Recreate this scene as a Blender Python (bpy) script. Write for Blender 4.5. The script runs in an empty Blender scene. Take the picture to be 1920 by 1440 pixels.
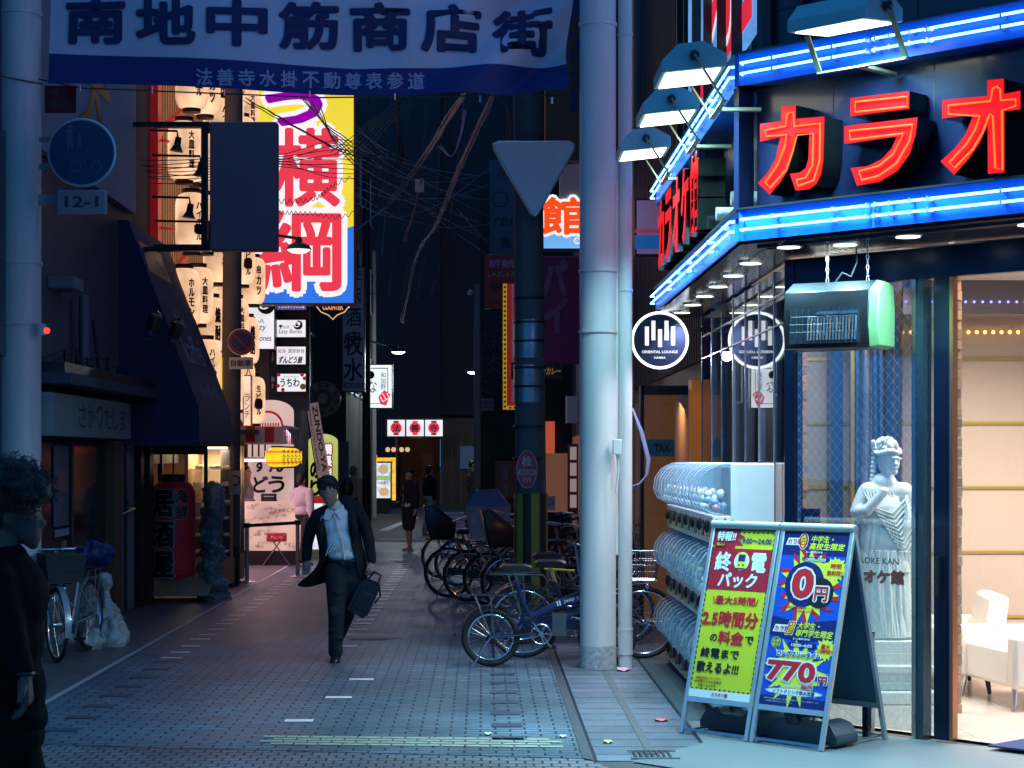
import bpy, bmesh, math, random
from mathutils import Vector, Matrix
R = math.radians
random.seed(7)
S = bpy.context.scene
COL = S.collection
# ---------------------------------------------------------------- camera, sky, exposure
F, EYE, VX, VY = 3500.0, 1.85, 905.0, 855.0     # focal length and vanishing point of the photograph
cd = bpy.data.cameras.new('camera'); cam = bpy.data.objects.new('camera', cd); COL.objects.link(cam)
cam.location = (0, 0, EYE); cam.rotation_euler = (R(90), 0, 0)
cd.sensor_width = 36.0; cd.lens = F / 1920 * 36
cd.shift_x = (960 - VX) / 1920; cd.shift_y = -(720 - VY) / 1920
cd.clip_start = 0.1; cd.clip_end = 600
S.camera = cam
wd = bpy.data.worlds.new('World'); S.world = wd; wd.use_nodes = True
bg = wd.node_tree.nodes['Background']; bg.inputs['Color'].default_value = (0.013, 0.088, 0.245, 1); bg.inputs['Strength'].default_value = 2.3
S.view_settings.view_transform = 'Standard'; S.view_settings.look = 'None'; S.view_settings.exposure = 0.0; S.view_settings.gamma = 1.0
S.cycles.use_denoising = True; S.cycles.sample_clamp_indirect = 4; S.cycles.max_bounces = 7; S.cycles.transparent_max_bounces = 24
S.cycles.caustics_reflective = False; S.cycles.caustics_refractive = False

# ---------------------------------------------------------------- helpers
def at(px, py, Y):
    return Vector(((px - VX) / F * Y, Y, EYE - (py - VY) / F * Y))
def gX(px, Y): return (px - VX) / F * Y
def gZ(py, Y): return EYE - (py - VY) / F * Y
def gY(py): return F * EYE / (py - VY)
X_, Y_, Z_ = Vector((1, 0, 0)), Vector((0, 1, 0)), Vector((0, 0, 1))
class Fr:                                       # a plane: origin, u, v and its normal
    def __init__(s, o, u=X_, v=Z_):
        s.o, s.u, s.v = Vector(o), Vector(u).normalized(), Vector(v).normalized(); s.n = s.u.cross(s.v)
    def p(s, a, b, c=0.0): return s.o + s.u * a + s.v * b + s.n * c
    def off(s, a=0, b=0, c=0): return Fr(s.p(a, b, c), s.u, s.v)

MATS = {}
def mat(name, col=(.5, .5, .5), rough=.6, metal=0.0, emit=0.0, ecol=None, var=.12, scale=6.0, bump=0.0, coat=0.0, alpha=1.0, sub=0.0, trans=0.0, streak=False, spec=.5):
    if name in MATS: return MATS[name]
    m = bpy.data.materials.new(name); MATS[name] = m; m.use_nodes = True
    nt = m.node_tree; b = nt.nodes['Principled BSDF']
    c4 = (*col, 1); b.inputs['Specular IOR Level'].default_value = spec
    b.inputs['Base Color'].default_value = c4
    b.inputs['Roughness'].default_value = rough; b.inputs['Metallic'].default_value = metal
    b.inputs['Coat Weight'].default_value = coat; b.inputs['Alpha'].default_value = alpha
    b.inputs['Transmission Weight'].default_value = trans
    if sub: b.inputs['Subsurface Weight'].default_value = sub; b.inputs['Subsurface Radius'].default_value = (.02, .01, .006)
    if emit:
        b.inputs['Emission Color'].default_value = (*(ecol or col), 1); b.inputs['Emission Strength'].default_value = emit
    if var or bump:
        tc = nt.nodes.new('ShaderNodeTexCoord'); mp = nt.nodes.new('ShaderNodeMapping'); nz = nt.nodes.new('ShaderNodeTexNoise')
        nt.links.new(tc.outputs['Object'], mp.inputs['Vector']); nt.links.new(mp.outputs['Vector'], nz.inputs['Vector'])
        nz.inputs['Scale'].default_value = scale; nz.inputs['Detail'].default_value = 6; nz.inputs['Roughness'].default_value = .65
        if streak: mp.inputs['Scale'].default_value = (1, 1, .12)
        if var:
            mx = nt.nodes.new('ShaderNodeMix'); mx.data_type = 'RGBA'
            mx.inputs['A'].default_value = (*[max(0, c * (1 - var * 1.6)) for c in col], 1); mx.inputs['B'].default_value = (*[min(1, c * (1 + var * 1.6)) for c in col], 1)
            nt.links.new(nz.outputs['Fac'], mx.inputs['Factor']); nt.links.new(mx.outputs['Result'], b.inputs['Base Color'])
            mr = nt.nodes.new('ShaderNodeMapRange'); mr.inputs['To Min'].default_value = max(.02, rough * .75); mr.inputs['To Max'].default_value = min(1, rough * 1.25)
            nt.links.new(nz.outputs['Fac'], mr.inputs['Value']); nt.links.new(mr.outputs['Result'], b.inputs['Roughness'])
        if bump:
            bp = nt.nodes.new('ShaderNodeBump'); bp.inputs['Strength'].default_value = bump; bp.inputs['Distance'].default_value = .01
            nt.links.new(nz.outputs['Fac'], bp.inputs['Height']); nt.links.new(bp.outputs['Normal'], b.inputs['Normal'])
    return m
def glow(name, col, s=1.0, uneven=0.0, scale=3.0):          # a lit face: emits, barely reflects
    if name in MATS: return MATS[name]
    m = mat(name, tuple(c * .12 for c in col), .45, emit=s, ecol=col, var=0, spec=.08)
    if uneven:
        nt = m.node_tree; b = nt.nodes['Principled BSDF']
        tc = nt.nodes.new('ShaderNodeTexCoord'); nz = nt.nodes.new('ShaderNodeTexNoise'); mr = nt.nodes.new('ShaderNodeMapRange')
        nt.links.new(tc.outputs['Object'], nz.inputs['Vector']); nz.inputs['Scale'].default_value = scale; nz.inputs['Detail'].default_value = 1
        mr.inputs['From Min'].default_value = .3; mr.inputs['From Max'].default_value = .7
        mr.inputs['To Min'].default_value = s * (1 - uneven); mr.inputs['To Max'].default_value = s * (1 + uneven)
        nt.links.new(nz.outputs['Fac'], mr.inputs['Value']); nt.links.new(mr.outputs['Result'], b.inputs['Emission Strength'])
    return m
def glass(name, tint=(.85, .93, 1), ior=1.5, film=0.0, filmcol=(.8, .85, .9)):
    if name in MATS: return MATS[name]
    m = bpy.data.materials.new(name); MATS[name] = m; m.use_nodes = True; nt = m.node_tree; nt.nodes.clear()
    out = nt.nodes.new('ShaderNodeOutputMaterial'); tr = nt.nodes.new('ShaderNodeBsdfTransparent'); gl = nt.nodes.new('ShaderNodeBsdfGlossy')
    fr = nt.nodes.new('ShaderNodeLayerWeight'); pw = nt.nodes.new('ShaderNodeMath'); ma = nt.nodes.new('ShaderNodeMath'); mx = nt.nodes.new('ShaderNodeMixShader')
    tr.inputs['Color'].default_value = (*tint, 1); gl.inputs['Roughness'].default_value = .0; f0 = ((ior - 1) / (ior + 1)) ** 2; pw.operation = 'POWER'; pw.inputs[1].default_value = 4.0; ma.operation = 'MULTIPLY_ADD'; ma.inputs[1].default_value = 1 - f0; ma.inputs[2].default_value = f0; fr.inputs['Blend'].default_value = .5
    nt.links.new(fr.outputs['Facing'], pw.inputs[0]); nt.links.new(pw.outputs[0], ma.inputs[0])
    nt.links.new(ma.outputs[0], mx.inputs[0]); nt.links.new(tr.outputs[0], mx.inputs[1]); nt.links.new(gl.outputs[0], mx.inputs[2])
    last = mx
    if film:
        df = nt.nodes.new('ShaderNodeBsdfDiffuse'); df.inputs['Color'].default_value = (*filmcol, 1); m2 = nt.nodes.new('ShaderNodeMixShader'); m2.inputs[0].default_value = film
        nt.links.new(mx.outputs[0], m2.inputs[1]); nt.links.new(df.outputs[0], m2.inputs[2]); last = m2
    nt.links.new(last.outputs[0], out.inputs['Surface'])
    return m

GC = {}
def glyphs(s, bold=0.0, ext=0.0, res=3):
    k = (s, round(bold, 4), round(ext, 4), res)
    if k not in GC:
        c = bpy.data.curves.new('glyph', 'FONT'); c.body = s; c.offset = bold; c.extrude = ext; c.resolution_u = res; c.fill_mode = 'BOTH'
        o = bpy.data.objects.new('glyph', c); m = o.to_mesh()
        GC[k] = ([tuple(v.co) for v in m.vertices], [tuple(p.vertices) for p in m.polygons])
        o.to_mesh_clear(); bpy.data.objects.remove(o); bpy.data.curves.remove(c)
    return GC[k]

WL = {}                                                     # world place of every object built, for parenting
class MB:
    def __init__(s): s.v, s.f, s.mi, s.mats = [], [], [], []
    def _m(s, m):
        if m not in s.mats: s.mats.append(m)
        return s.mats.index(m)
    def raw(s, vs, fs, m):
        k = len(s.v); i = s._m(m)
        s.v += [tuple(v) for v in vs]
        for f in fs: s.f.append(tuple(k + j for j in f)); s.mi.append(i)
        return s
    def face(s, pts, m): return s.raw(pts, [range(len(pts))], m)
    def box(s, x0, x1, y0, y1, z0, z1, m):
        return s.obox(Vector(((x0 + x1) / 2, (y0 + y1) / 2, (z0 + z1) / 2)), (x1 - x0) / 2 * X_, (y1 - y0) / 2 * Y_, (z1 - z0) / 2 * Z_, m)
    def obox(s, c, a, b, d, m):
        c = Vector(c); P = [c + a * i + b * j + d * k for i in (-1, 1) for j in (-1, 1) for k in (-1, 1)]
        if a.cross(b).dot(d) < 0: P = [c + a * -i + b * j + d * k for i in (-1, 1) for j in (-1, 1) for k in (-1, 1)]
        return s.raw(P, [(0, 1, 3, 2), (4, 6, 7, 5), (0, 4, 5, 1), (2, 3, 7, 6), (0, 2, 6, 4), (1, 5, 7, 3)], m)
    def fbox(s, fr, a0, a1, b0, b1, c0, c1, m):             # box in a plane's own axes
        return s.obox(fr.p((a0 + a1) / 2, (b0 + b1) / 2, (c0 + c1) / 2), fr.u * ((a1 - a0) / 2), fr.v * ((b1 - b0) / 2), fr.n * ((c1 - c0) / 2), m)
    def bar(s, p, q, w, h, m):
        p, q = Vector(p), Vector(q); d = (q - p); L = d.length; d = d / L
        up = Z_ if abs(d.z) < .95 else Y_
        a = d.cross(up).normalized(); b = a.cross(d)
        return s.obox((p + q) / 2, d * L / 2, a * w / 2, b * h / 2, m)
    def tube(s, pts, r, m, n=8, closed=False, caps=True):
        pts = [Vector(p) for p in pts]; N = len(pts); rr = r if isinstance(r, (list, tuple)) else [r] * N
        vs, fs = [], []; prev = None
        for i, p in enumerate(pts):
            if closed: d = pts[(i + 1) % N] - pts[i - 1]
            else: d = pts[min(i + 1, N - 1)] - pts[max(i - 1, 0)]
            if d.length < 1e-9: d = Z_.copy()
            d.normalize()
            if prev is None:
                a = d.cross(Z_ if abs(d.z) < .9 else X_).normalized()
            else:
                a = (prev - d * prev.dot(d))
                a = a.normalized() if a.length > 1e-6 else d.cross(Z_ if abs(d.z) < .9 else X_).normalized()
            prev = a; b = d.cross(a)
            for k in range(n):
                t = 2 * math.pi * k / n; vs.append(p + (a * math.cos(t) + b * math.sin(t)) * rr[i])
        for i in range(N if closed else N - 1):
            j = (i + 1) % N
            for k in range(n): fs.append((i * n + k, i * n + (k + 1) % n, j * n + (k + 1) % n, j * n + k))
        if caps and not closed:
            fs.append(tuple(range(n - 1, -1, -1))); fs.append(tuple((N - 1) * n + k for k in range(n)))
        return s.raw(vs, fs, m)
    def lathe(s, prof, c, m, n=20, axis=Z_, sx=1.0, sy=1.0):
        c = Vector(c); ax = Vector(axis).normalized(); a = ax.cross(Y_ if abs(ax.y) < .9 else X_).normalized(); b = ax.cross(a)
        vs, fs = [], []
        for r, z in prof:
            for k in range(n):
                t = 2 * math.pi * k / n; vs.append(c + a * math.cos(t) * r * sx + b * math.sin(t) * r * sy + ax * z)
        for i in range(len(prof) - 1):
            for k in range(n): fs.append((i * n + k, i * n + (k + 1) % n, (i + 1) * n + (k + 1) % n, (i + 1) * n + k))
        if prof[0][0] > 1e-6: fs.append(tuple(range(n - 1, -1, -1)))
        if prof[-1][0] > 1e-6: fs.append(tuple((len(prof) - 1) * n + k for k in range(n)))
        return s.raw(vs, fs, m)
    def ball(s, c, r, m, n=14, k=9, sx=1, sy=1, sz=1):
        vs, fs = [], []; c = Vector(c)
        for i in range(k + 1):
            a = math.pi * i / k - math.pi / 2
            for j in range(n):
                t = 2 * math.pi * j / n
                vs.append(c + Vector((math.cos(a) * math.cos(t) * sx, math.cos(a) * math.sin(t) * sy, math.sin(a) * sz)) * r)
        for i in range(k):
            for j in range(n): fs.append((i * n + j, i * n + (j + 1) % n, (i + 1) * n + (j + 1) % n, (i + 1) * n + j))
        return s.raw(vs, fs, m)
    def prism(s, poly, fr, c0, c1, m, m2=None):             # 2-D outline in a plane, given thickness
        n = len(poly); A = sum(poly[i][0] * poly[(i + 1) % n][1] - poly[(i + 1) % n][0] * poly[i][1] for i in range(n))
        if A < 0: poly = poly[::-1]
        s.raw([fr.p(a, b, c1) for a, b in poly], [range(n)], m)
        vs = [fr.p(a, b, c0) for a, b in poly] + [fr.p(a, b, c1) for a, b in poly]
        return s.raw(vs, [(i, (i + 1) % n, n + (i + 1) % n, n + i) for i in range(n)] + [tuple(range(n - 1, -1, -1))], m2 or m)
    def flat(s, poly, fr, c, m):
        n = len(poly); A = sum(poly[i][0] * poly[(i + 1) % n][1] - poly[(i + 1) % n][0] * poly[i][1] for i in range(n))
        if A < 0: poly = poly[::-1]
        return s.raw([fr.p(a, b, c) for a, b in poly], [range(n)], m)
    def rect(s, fr, a0, a1, b0, b1, c, m): return s.flat([(a0, b0), (a1, b0), (a1, b1), (a0, b1)], fr, c, m)
    def disc(s, fr, a, b, r, c, m, n=28, ry=None):
        return s.flat([(a + r * math.cos(2 * math.pi * k / n), b + (ry or r) * math.sin(2 * math.pi * k / n)) for k in range(n)], fr, c, m)
    def ring(s, fr, a, b, r0, r1, c, m, n=32):
        P = [(a + r * math.cos(2 * math.pi * k / n), b + r * math.sin(2 * math.pi * k / n)) for r in (r0, r1) for k in range(n)]
        return s.raw([fr.p(x, y, c) for x, y in P], [(k, n + k, n + (k + 1) % n, (k + 1) % n) for k in range(n)], m)
    def star(s, fr, a, b, r0, r1, c, m, k=12, sx=1.0, rot=0.0):
        return s.flat([(a + sx * (r1 if i % 2 else r0 * (1 + .12 * math.sin(i * 5.1))) * math.cos(math.pi * i / k + rot), b + (r1 if i % 2 else r0 * (1 + .12 * math.cos(i * 3.7))) * math.sin(math.pi * i / k + rot)) for i in range(2 * k)], fr, c, m)
    def text(s, st, fr, a, b, h, m, w=None, bold=.0, c=.003, outline=0.0, om=None, shear=0.0, tall=False, gap=1.1, ext=0.0, rot=0.0):
        """writing centred at (a, b) of a plane: h high (each character's cell when it runs down), w wide"""
        if tall:
            n = len(st); step = h * gap
            for i, ch in enumerate(st):
                if ch != ' ': s.text(ch, fr, a, b + ((n - 1) / 2 - i) * step, h, m, w=w or h, bold=bold, c=c, outline=outline, om=om, shear=shear, ext=ext)
            return s
        cjk = bold >= .015 and not ext and max(map(ord, st)) > 0x2E80
        vs, fs = glyphs(st, 0 if cjk else bold, ext)
        if not vs: return s
        x0, x1 = min(v[0] for v in vs), max(v[0] for v in vs); y0, y1 = min(v[1] for v in vs), max(v[1] for v in vs)
        sy = h / (y1 - y0); sx = w / (x1 - x0) if w else sy
        cr, sr = math.cos(rot), math.sin(rot)
        def place(dx, dy, dc):
            o = []
            for v in vs:
                y = (v[1] - (y0 + y1) / 2) * sy; x = (v[0] - (x0 + x1) / 2) * sx + y * shear
                o.append(fr.p(a + x * cr - y * sr + dx, b + x * sr + y * cr + dy, dc + v[2]))
            return o
        br = bold * sy * 1.1 if cjk else 0
        if outline:
            for k in range(12):
                t = 2 * math.pi * k / 12; s.raw(place((outline + br) * math.cos(t), (outline + br) * math.sin(t), c + .00012 * k), fs, om)
            s.raw(place(0, 0, c + .0015), fs, om)
            c += .0025
        if cjk:
            nk = 4 if h < .05 else 8
            for k in range(nk):
                t = 2 * math.pi * (k + .5) / nk; s.raw(place(br * math.cos(t), br * math.sin(t), c + .0001 * k), fs, m)
            c += .0001 * nk
        s.raw(place(0, 0, c), fs, m)
        return s
    def build(s, name, parent=None, label=None, sharp=38, bevel=0.0, flatshade=False):
        if not s.v: return None
        base = WL[parent] if parent else Vector((0, 0, 0))
        own = base
        me = bpy.data.meshes.new(name)
        if parent is None:
            xs = [v[0] for v in s.v]; ys = [v[1] for v in s.v]; zs = [v[2] for v in s.v]
            own = Vector(((min(xs) + max(xs)) / 2, (min(ys) + max(ys)) / 2, min(zs)))
        me.from_pydata([(x - own.x, y - own.y, z - own.z) for x, y, z in s.v], [], s.f)
        for m in s.mats: me.materials.append(m)
        me.polygons.foreach_set('material_index', s.mi)
        if not flatshade:
            me.polygons.foreach_set('use_smooth', [True] * len(me.polygons)); me.set_sharp_from_angle(angle=R(sharp))
        me.update()
        o = bpy.data.objects.new(name, me); COL.objects.link(o)
        if parent: o.parent = parent
        else: o.location = own
        WL[o] = own
        if label: o['label'] = label
        if bevel:
            bv = o.modifiers.new('bevel', 'BEVEL'); bv.width = bevel; bv.segments = 2; bv.limit_method = 'ANGLE'
        return o
def tag(o, label, cat, group=None, kind=None):
    o['label'] = label; o['category'] = cat
    if group: o['group'] = group
    if kind: o['kind'] = kind
    return o
def thing(name, label, cat, loc, group=None):
    o = bpy.data.objects.new(name, None); COL.objects.link(o); o.location = loc; o.empty_display_size = .2
    WL[o] = Vector(loc); return tag(o, label, cat, group)
def structure(o): o['kind'] = 'structure'; return o
KIDS = {}
def kids(o): return [c for c in COL.objects if c.parent == o]
def dup(o, loc=None, rz=None, label=None, parent=None, lvl=0):
    c = o.copy(); COL.objects.link(c)
    if parent: c.parent = parent
    if loc is not None: c.location = loc; WL[c] = Vector(loc)
    if rz is not None: c.rotation_euler = (0, 0, rz)
    if label: c['label'] = label
    for ch in kids(o): dup(ch, parent=c)
    return c
def lamp(name, kind, loc, energy, col, parent=None, aim=None, size=.1, size_y=None, angle=None, spread=None):
    l = bpy.data.lights.new(name, kind); l.energy = energy; l.color = col
    if kind == 'AREA':
        l.size = size
        if size_y: l.shape = 'RECTANGLE'; l.size_y = size_y
        if spread: l.spread = spread
    else: l.shadow_soft_size = size
    if kind == 'SPOT' and angle: l.spot_size = angle; l.spot_blend = .6
    o = bpy.data.objects.new(name, l); COL.objects.link(o)
    base = WL[parent] if parent else Vector((0, 0, 0))
    o.location = Vector(loc) - base
    if parent: o.parent = parent
    if aim is not None: o.rotation_euler = Vector(aim).to_track_quat('-Z', 'Y').to_euler()
    return o
def blob(name, prims, m, parent, voxel=.014, smooth=4, label=None, crumple=0.0):
    """one continuous surface grown round tapered limbs (p, q, r0, r1) and ellipsoids (c, rx, ry, rz)"""
    b = MB()
    for q in prims:
        if len(q) == 4 and isinstance(q[1], (int, float)):
            b.ball(q[0], 1, m, n=16, k=12, sx=q[1], sy=q[2], sz=q[3])
        else:
            p0, p1, r0, r1 = q; p0, p1 = Vector(p0), Vector(p1); L = (p1 - p0).length; d = (p1 - p0) / max(L, 1e-6)
            pts, rr = [], []
            for i in range(5):
                a = math.pi / 2 * i / 4; pts.append(p0 - d * r0 * math.cos(a) * .98); rr.append(max(.0008, r0 * math.sin(a)))
            for i in range(5):
                a = math.pi / 2 * i / 4; pts.append(p1 + d * r1 * math.sin(a) * .98); rr.append(max(.0008, r1 * math.cos(a)))
            b.tube(pts, rr, m, n=14)
    o = b.build(name, parent, label)
    rm = o.modifiers.new('remesh', 'REMESH'); rm.mode = 'VOXEL'; rm.voxel_size = voxel; rm.use_smooth_shade = True
    if smooth:
        sm = o.modifiers.new('smooth', 'SMOOTH'); sm.factor = .5; sm.iterations = smooth
    if crumple:
        for sc_, st_ in ((.16, crumple), (.06, crumple * .5)):
            tx = bpy.data.textures.new('crumple', 'VORONOI'); tx.noise_scale = sc_; tx.distance_metric = 'DISTANCE'
            dp = o.modifiers.new('crumple', 'DISPLACE'); dp.texture = tx; dp.strength = st_; dp.mid_level = .4
    return o
def chain(pts, rr): return [(pts[i], pts[i + 1], rr[i], rr[i + 1]) for i in range(len(pts) - 1)]
def ordinal(i): return ['first', 'second', 'third', 'fourth', 'fifth', 'sixth', 'seventh', 'eighth', 'ninth', 'tenth', 'eleventh', 'twelfth'][i]

# ---------------------------------------------------------------- materials
BLACK = mat('black_paint', (.012, .012, .014), .45)
DARK = mat('dark_metal', (.03, .034, .04), .42, .4)
NAVYWALL = mat('navy_cladding', (.045, .055, .075), .5, var=.25, bump=.2)
DIMWALL = mat('grimy_wall', (.045, .055, .085), .8, var=.3, scale=2.5, bump=.3, streak=True)
GREYWALL = mat('grey_render', (.22, .22, .23), .85, var=.2, scale=3, bump=.3, streak=True)
BEIGEWALL = mat('beige_render', (.38, .32, .28), .8, var=.15, scale=3)
WOOD = mat('brown_wood', (.16, .08, .04), .55, var=.3, scale=9, streak=True)
PALEWOOD = mat('pale_wood', (.42, .27, .15), .55, var=.2, scale=9)
CONC = mat('concrete', (.26, .25, .25), .9, var=.2, scale=10, bump=.4)
POLEP = mat('pale_pole_paint', (.60, .57, .555), .42, var=.15, scale=5, bump=.05, streak=True)
STEEL = mat('brushed_steel', (.55, .56, .58), .28, 1.0, var=.08)
CHROME = mat('chrome', (.75, .76, .78), .14, 1.0, var=0)
ALU = mat('aluminium', (.62, .66, .66), .35, .7, var=.06)
WHITE = mat('white_paint', (.78, .78, .78), .45, var=.05)
CREAM = mat('cream_paint', (.70, .63, .52), .6, var=.05)
RUBBER = mat('tyre_rubber', (.018, .018, .02), .75, bump=.2, scale=40)
PLASTIC = mat('black_plastic', (.02, .02, .022), .38)
CABLE = mat('cable_sheath', (.028, .028, .03), .55)
CABLEP = mat('pale_cable_sheath', (.26, .28, .44), .6)
def spoked_brick(name, c1, c2, mort, bw, bh, off, rough=.55, rows_y=True, msize=.006, var=.35, spots=False):
    if name in MATS: return MATS[name]
    m = bpy.data.materials.new(name); MATS[name] = m; m.use_nodes = True; nt = m.node_tree; b = nt.nodes['Principled BSDF']; b.inputs['Specular IOR Level'].default_value = .28
    N = nt.nodes.new; L = nt.links.new
    tc = N('ShaderNodeTexCoord'); br = N('ShaderNodeTexBrick'); nz = N('ShaderNodeTexNoise'); n2 = N('ShaderNodeTexNoise'); mx = N('ShaderNodeMix'); mx.data_type = 'RGBA'; mx.blend_type = 'MULTIPLY'
    br.inputs['Color1'].default_value = (*c1, 1); br.inputs['Color2'].default_value = (*c2, 1); br.inputs['Mortar'].default_value = (*mort, 1)
    br.inputs['Scale'].default_value = 1; br.inputs['Mortar Size'].default_value = msize; br.inputs['Mortar Smooth'].default_value = .2; br.inputs['Bias'].default_value = 0
    br.inputs['Brick Width'].default_value = bw; br.inputs['Row Height'].default_value = bh; br.offset = off
    L(tc.outputs['Object'], br.inputs['Vector']); L(tc.outputs['Object'], nz.inputs['Vector']); nz.inputs['Scale'].default_value = 1.1; nz.inputs['Detail'].default_value = 8; nz.inputs['Roughness'].default_value = .7
    mr = N('ShaderNodeMapRange'); mr.inputs['From Min'].default_value = .25; mr.inputs['From Max'].default_value = .75; mr.inputs['To Min'].default_value = 1 - var; mr.inputs['To Max'].default_value = 1 + var
    L(nz.outputs['Fac'], mr.inputs['Value']); mx.inputs['Factor'].default_value = 1
    L(br.outputs['Color'], mx.inputs['A']); L(mr.outputs['Result'], mx.inputs['B'])
    if spots:                                               # chewing gum and oil spots trodden into the stone
        vo = N('ShaderNodeTexVoronoi'); vo.inputs['Scale'].default_value = 5.5; vo.inputs['Randomness'].default_value = 1; L(tc.outputs['Object'], vo.inputs['Vector'])
        cp = N('ShaderNodeMath'); cp.operation = 'LESS_THAN'; cp.inputs[1].default_value = .10; L(vo.outputs['Distance'], cp.inputs[0])
        sx = N('ShaderNodeSeparateColor'); L(vo.outputs['Color'], sx.inputs[0]); gt = N('ShaderNodeMath'); gt.operation = 'GREATER_THAN'; gt.inputs[1].default_value = .55; L(sx.outputs[0], gt.inputs[0])
        mu = N('ShaderNodeMath'); mu.operation = 'MULTIPLY'; L(cp.outputs[0], mu.inputs[0]); L(gt.outputs[0], mu.inputs[1])
        ns = N('ShaderNodeTexNoise'); ns.inputs['Scale'].default_value = .45; ns.inputs['Detail'].default_value = 3; L(tc.outputs['Object'], ns.inputs['Vector'])
        st = N('ShaderNodeMapRange'); st.inputs['From Min'].default_value = .42; st.inputs['From Max'].default_value = .60; st.inputs['To Min'].default_value = .62; st.inputs['To Max'].default_value = 1; L(ns.outputs['Fac'], st.inputs['Value'])
        dk = N('ShaderNodeMath'); dk.operation = 'MULTIPLY_ADD'; dk.inputs[1].default_value = -.45; L(mu.outputs[0], dk.inputs[0]); L(st.outputs['Result'], dk.inputs[2])
        m3 = N('ShaderNodeMix'); m3.data_type = 'RGBA'; m3.blend_type = 'MULTIPLY'; m3.inputs['Factor'].default_value = 1; L(mx.outputs['Result'], m3.inputs['A']); L(dk.outputs[0], m3.inputs['B']); mx = m3
    L(mx.outputs['Result'], b.inputs['Base Color'])
    L(tc.outputs['Object'], n2.inputs['Vector']); n2.inputs['Scale'].default_value = 60; n2.inputs['Detail'].default_value = 4
    ad = N('ShaderNodeMath'); ad.operation = 'MULTIPLY_ADD'; ad.inputs[1].default_value = -.8
    L(br.outputs['Fac'], ad.inputs[0]); L(n2.outputs['Fac'], ad.inputs[2])
    bp = N('ShaderNodeBump'); bp.inputs['Strength'].default_value = .5; bp.inputs['Distance'].default_value = .006
    L(ad.outputs[0], bp.inputs['Height']); L(bp.outputs['Normal'], b.inputs['Normal'])
    r2 = N('ShaderNodeMapRange'); r2.inputs['To Min'].default_value = rough - .18; r2.inputs['To Max'].default_value = rough + .15
    L(nz.outputs['Fac'], r2.inputs['Value']); L(r2.outputs['Result'], b.inputs['Roughness'])
    return m
PAVER = spoked_brick('clay_pavers', (.155, .215, .265), (.115, .165, .205), (.022, .034, .045), .2, .1, .5, msize=.0085, rough=.5, spots=True)
LEFTPAVE = spoked_brick('left_pavement_tiles', (.15, .145, .15), (.12, .115, .12), (.05, .05, .055), .4, .1, .5, rough=.45)
TILES = spoked_brick('pavement_slabs', (.17, .19, .235), (.14, .16, .20), (.015, .022, .035), .36, .3, .0, msize=.013, rough=.42, spots=True)
GRANITE = mat('granite_threshold', (.135, .15, .165), .5, var=.25, scale=60, bump=.08)
ASPH = mat('asphalt', (.055, .055, .06), .7, var=.3, scale=30, bump=.4)
FLOORT = spoked_brick('polished_floor_tiles', (.50, .44, .40), (.47, .41, .37), (.28, .25, .22), .6, .6, 0.0, rough=.2, msize=.004, var=.1)

# ---------------------------------------------------------------- ground
def sheet(name, pts, z, m):
    return structure(MB().face([(x, y, z) for x, y in pts], m).build(name))
sheet('ground', [(-160, -12), (160, -12), (160, 320), (-160, 320)], 0, ASPH)
sheet('street_paving', [(-3.24, 12.02), (.61, 11.40), (.61, 40), (-3.24, 40)], .004, PAVER)
sheet('left_pavement', [(-4.6, 11.95), (-3.29, 11.95), (-3.29, 40), (-4.6, 40)], .0045, LEFTPAVE)
sheet('kerb_edge', [(-3.29, 11.95), (-3.24, 11.95), (-3.24, 40), (-3.29, 40)], .009, mat('pale_kerb_stone', (.42, .40, .40), .6, var=.15))
sheet('right_pavement', [(.67, 11.30), (1.42, 11.30), (1.42, 40), (.67, 40)], .0045, TILES)
sheet('drain_channel', [(.61, 11.38), (.67, 11.30), (.67, 40), (.61, 40)], .009, mat('dark_channel_stone', (.06, .065, .075), .5, var=.2))
sheet('drain_slot', [(1.02, 11.55), (1.075, 11.55), (1.075, 16), (1.02, 16)], .009, mat('slot_stone', (.09, .095, .105), .45, var=.2))
# setts across the near edge
sheet('fan_sett_road', [(-9, 6), (.52, 6), (.9, 10.6), (.67, 11.28), (.61, 11.38), (-3.24, 12.0), (-9, 12.0)], .0035, spoked_brick('sett_paving', (.26, .25, .27), (.20, .195, .21), (.035, .04, .05), .105, .105, .5, msize=.008, spots=True))
sheet('near_road', [(.9, 10.6), (.52, 6), (9, 6), (9, 10.2)], .004, GRANITE)
sheet('entrance_threshold', [(1.42, 12.0), (.9, 11.25), (1.75, 10.4), (7, 7.6), (7, 11), (3.1, 11.86), (1.98, 12.98), (1.42, 12.98)], .0085, GRANITE)
sheet('shop_front_pavement', [(1.42, 12.98), (2.14, 12.98), (2.14, 40), (1.42, 40)], .0075, mat('dark_slabs', (.07, .08, .09), .4, var=.2))
# markings: pale and dark marker pavers, tactile strip
mk = MB(); PALE = mat('pale_marker_paver', (.85, .78, .80), .4, var=.06); DKP = mat('dark_marker_paver', (.055, .07, .10), .45, var=.15)
y = 17.0; i = 0
while y < 38:
    w = .1
    mk.face([(-2.84 - w + .01 * (i % 3), y, .008), (-2.84 + w, y, .008), (-2.84 + w, y + .1, .008), (-2.84 - w + .01 * (i % 3), y + .1, .008)], PALE)
    if y > 17.8: mk.face([(-1.32 - w, y, .008), (-1.32 + w, y, .008), (-1.32 + w, y + .1, .008), (-1.32 - w, y + .1, .008)], PALE)
    y += .58 + .1 * ((i * 7) % 3 - 1); i += 1
for yy, xx in ((12.95, -1.28), (14.2, -1.1), (15.35, -1.0)):
    mk.face([(xx - .1, yy, .008), (xx + .1, yy, .008), (xx + .1, yy + .12, .008), (xx - .1, yy + .12, .008)], PALE)
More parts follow.
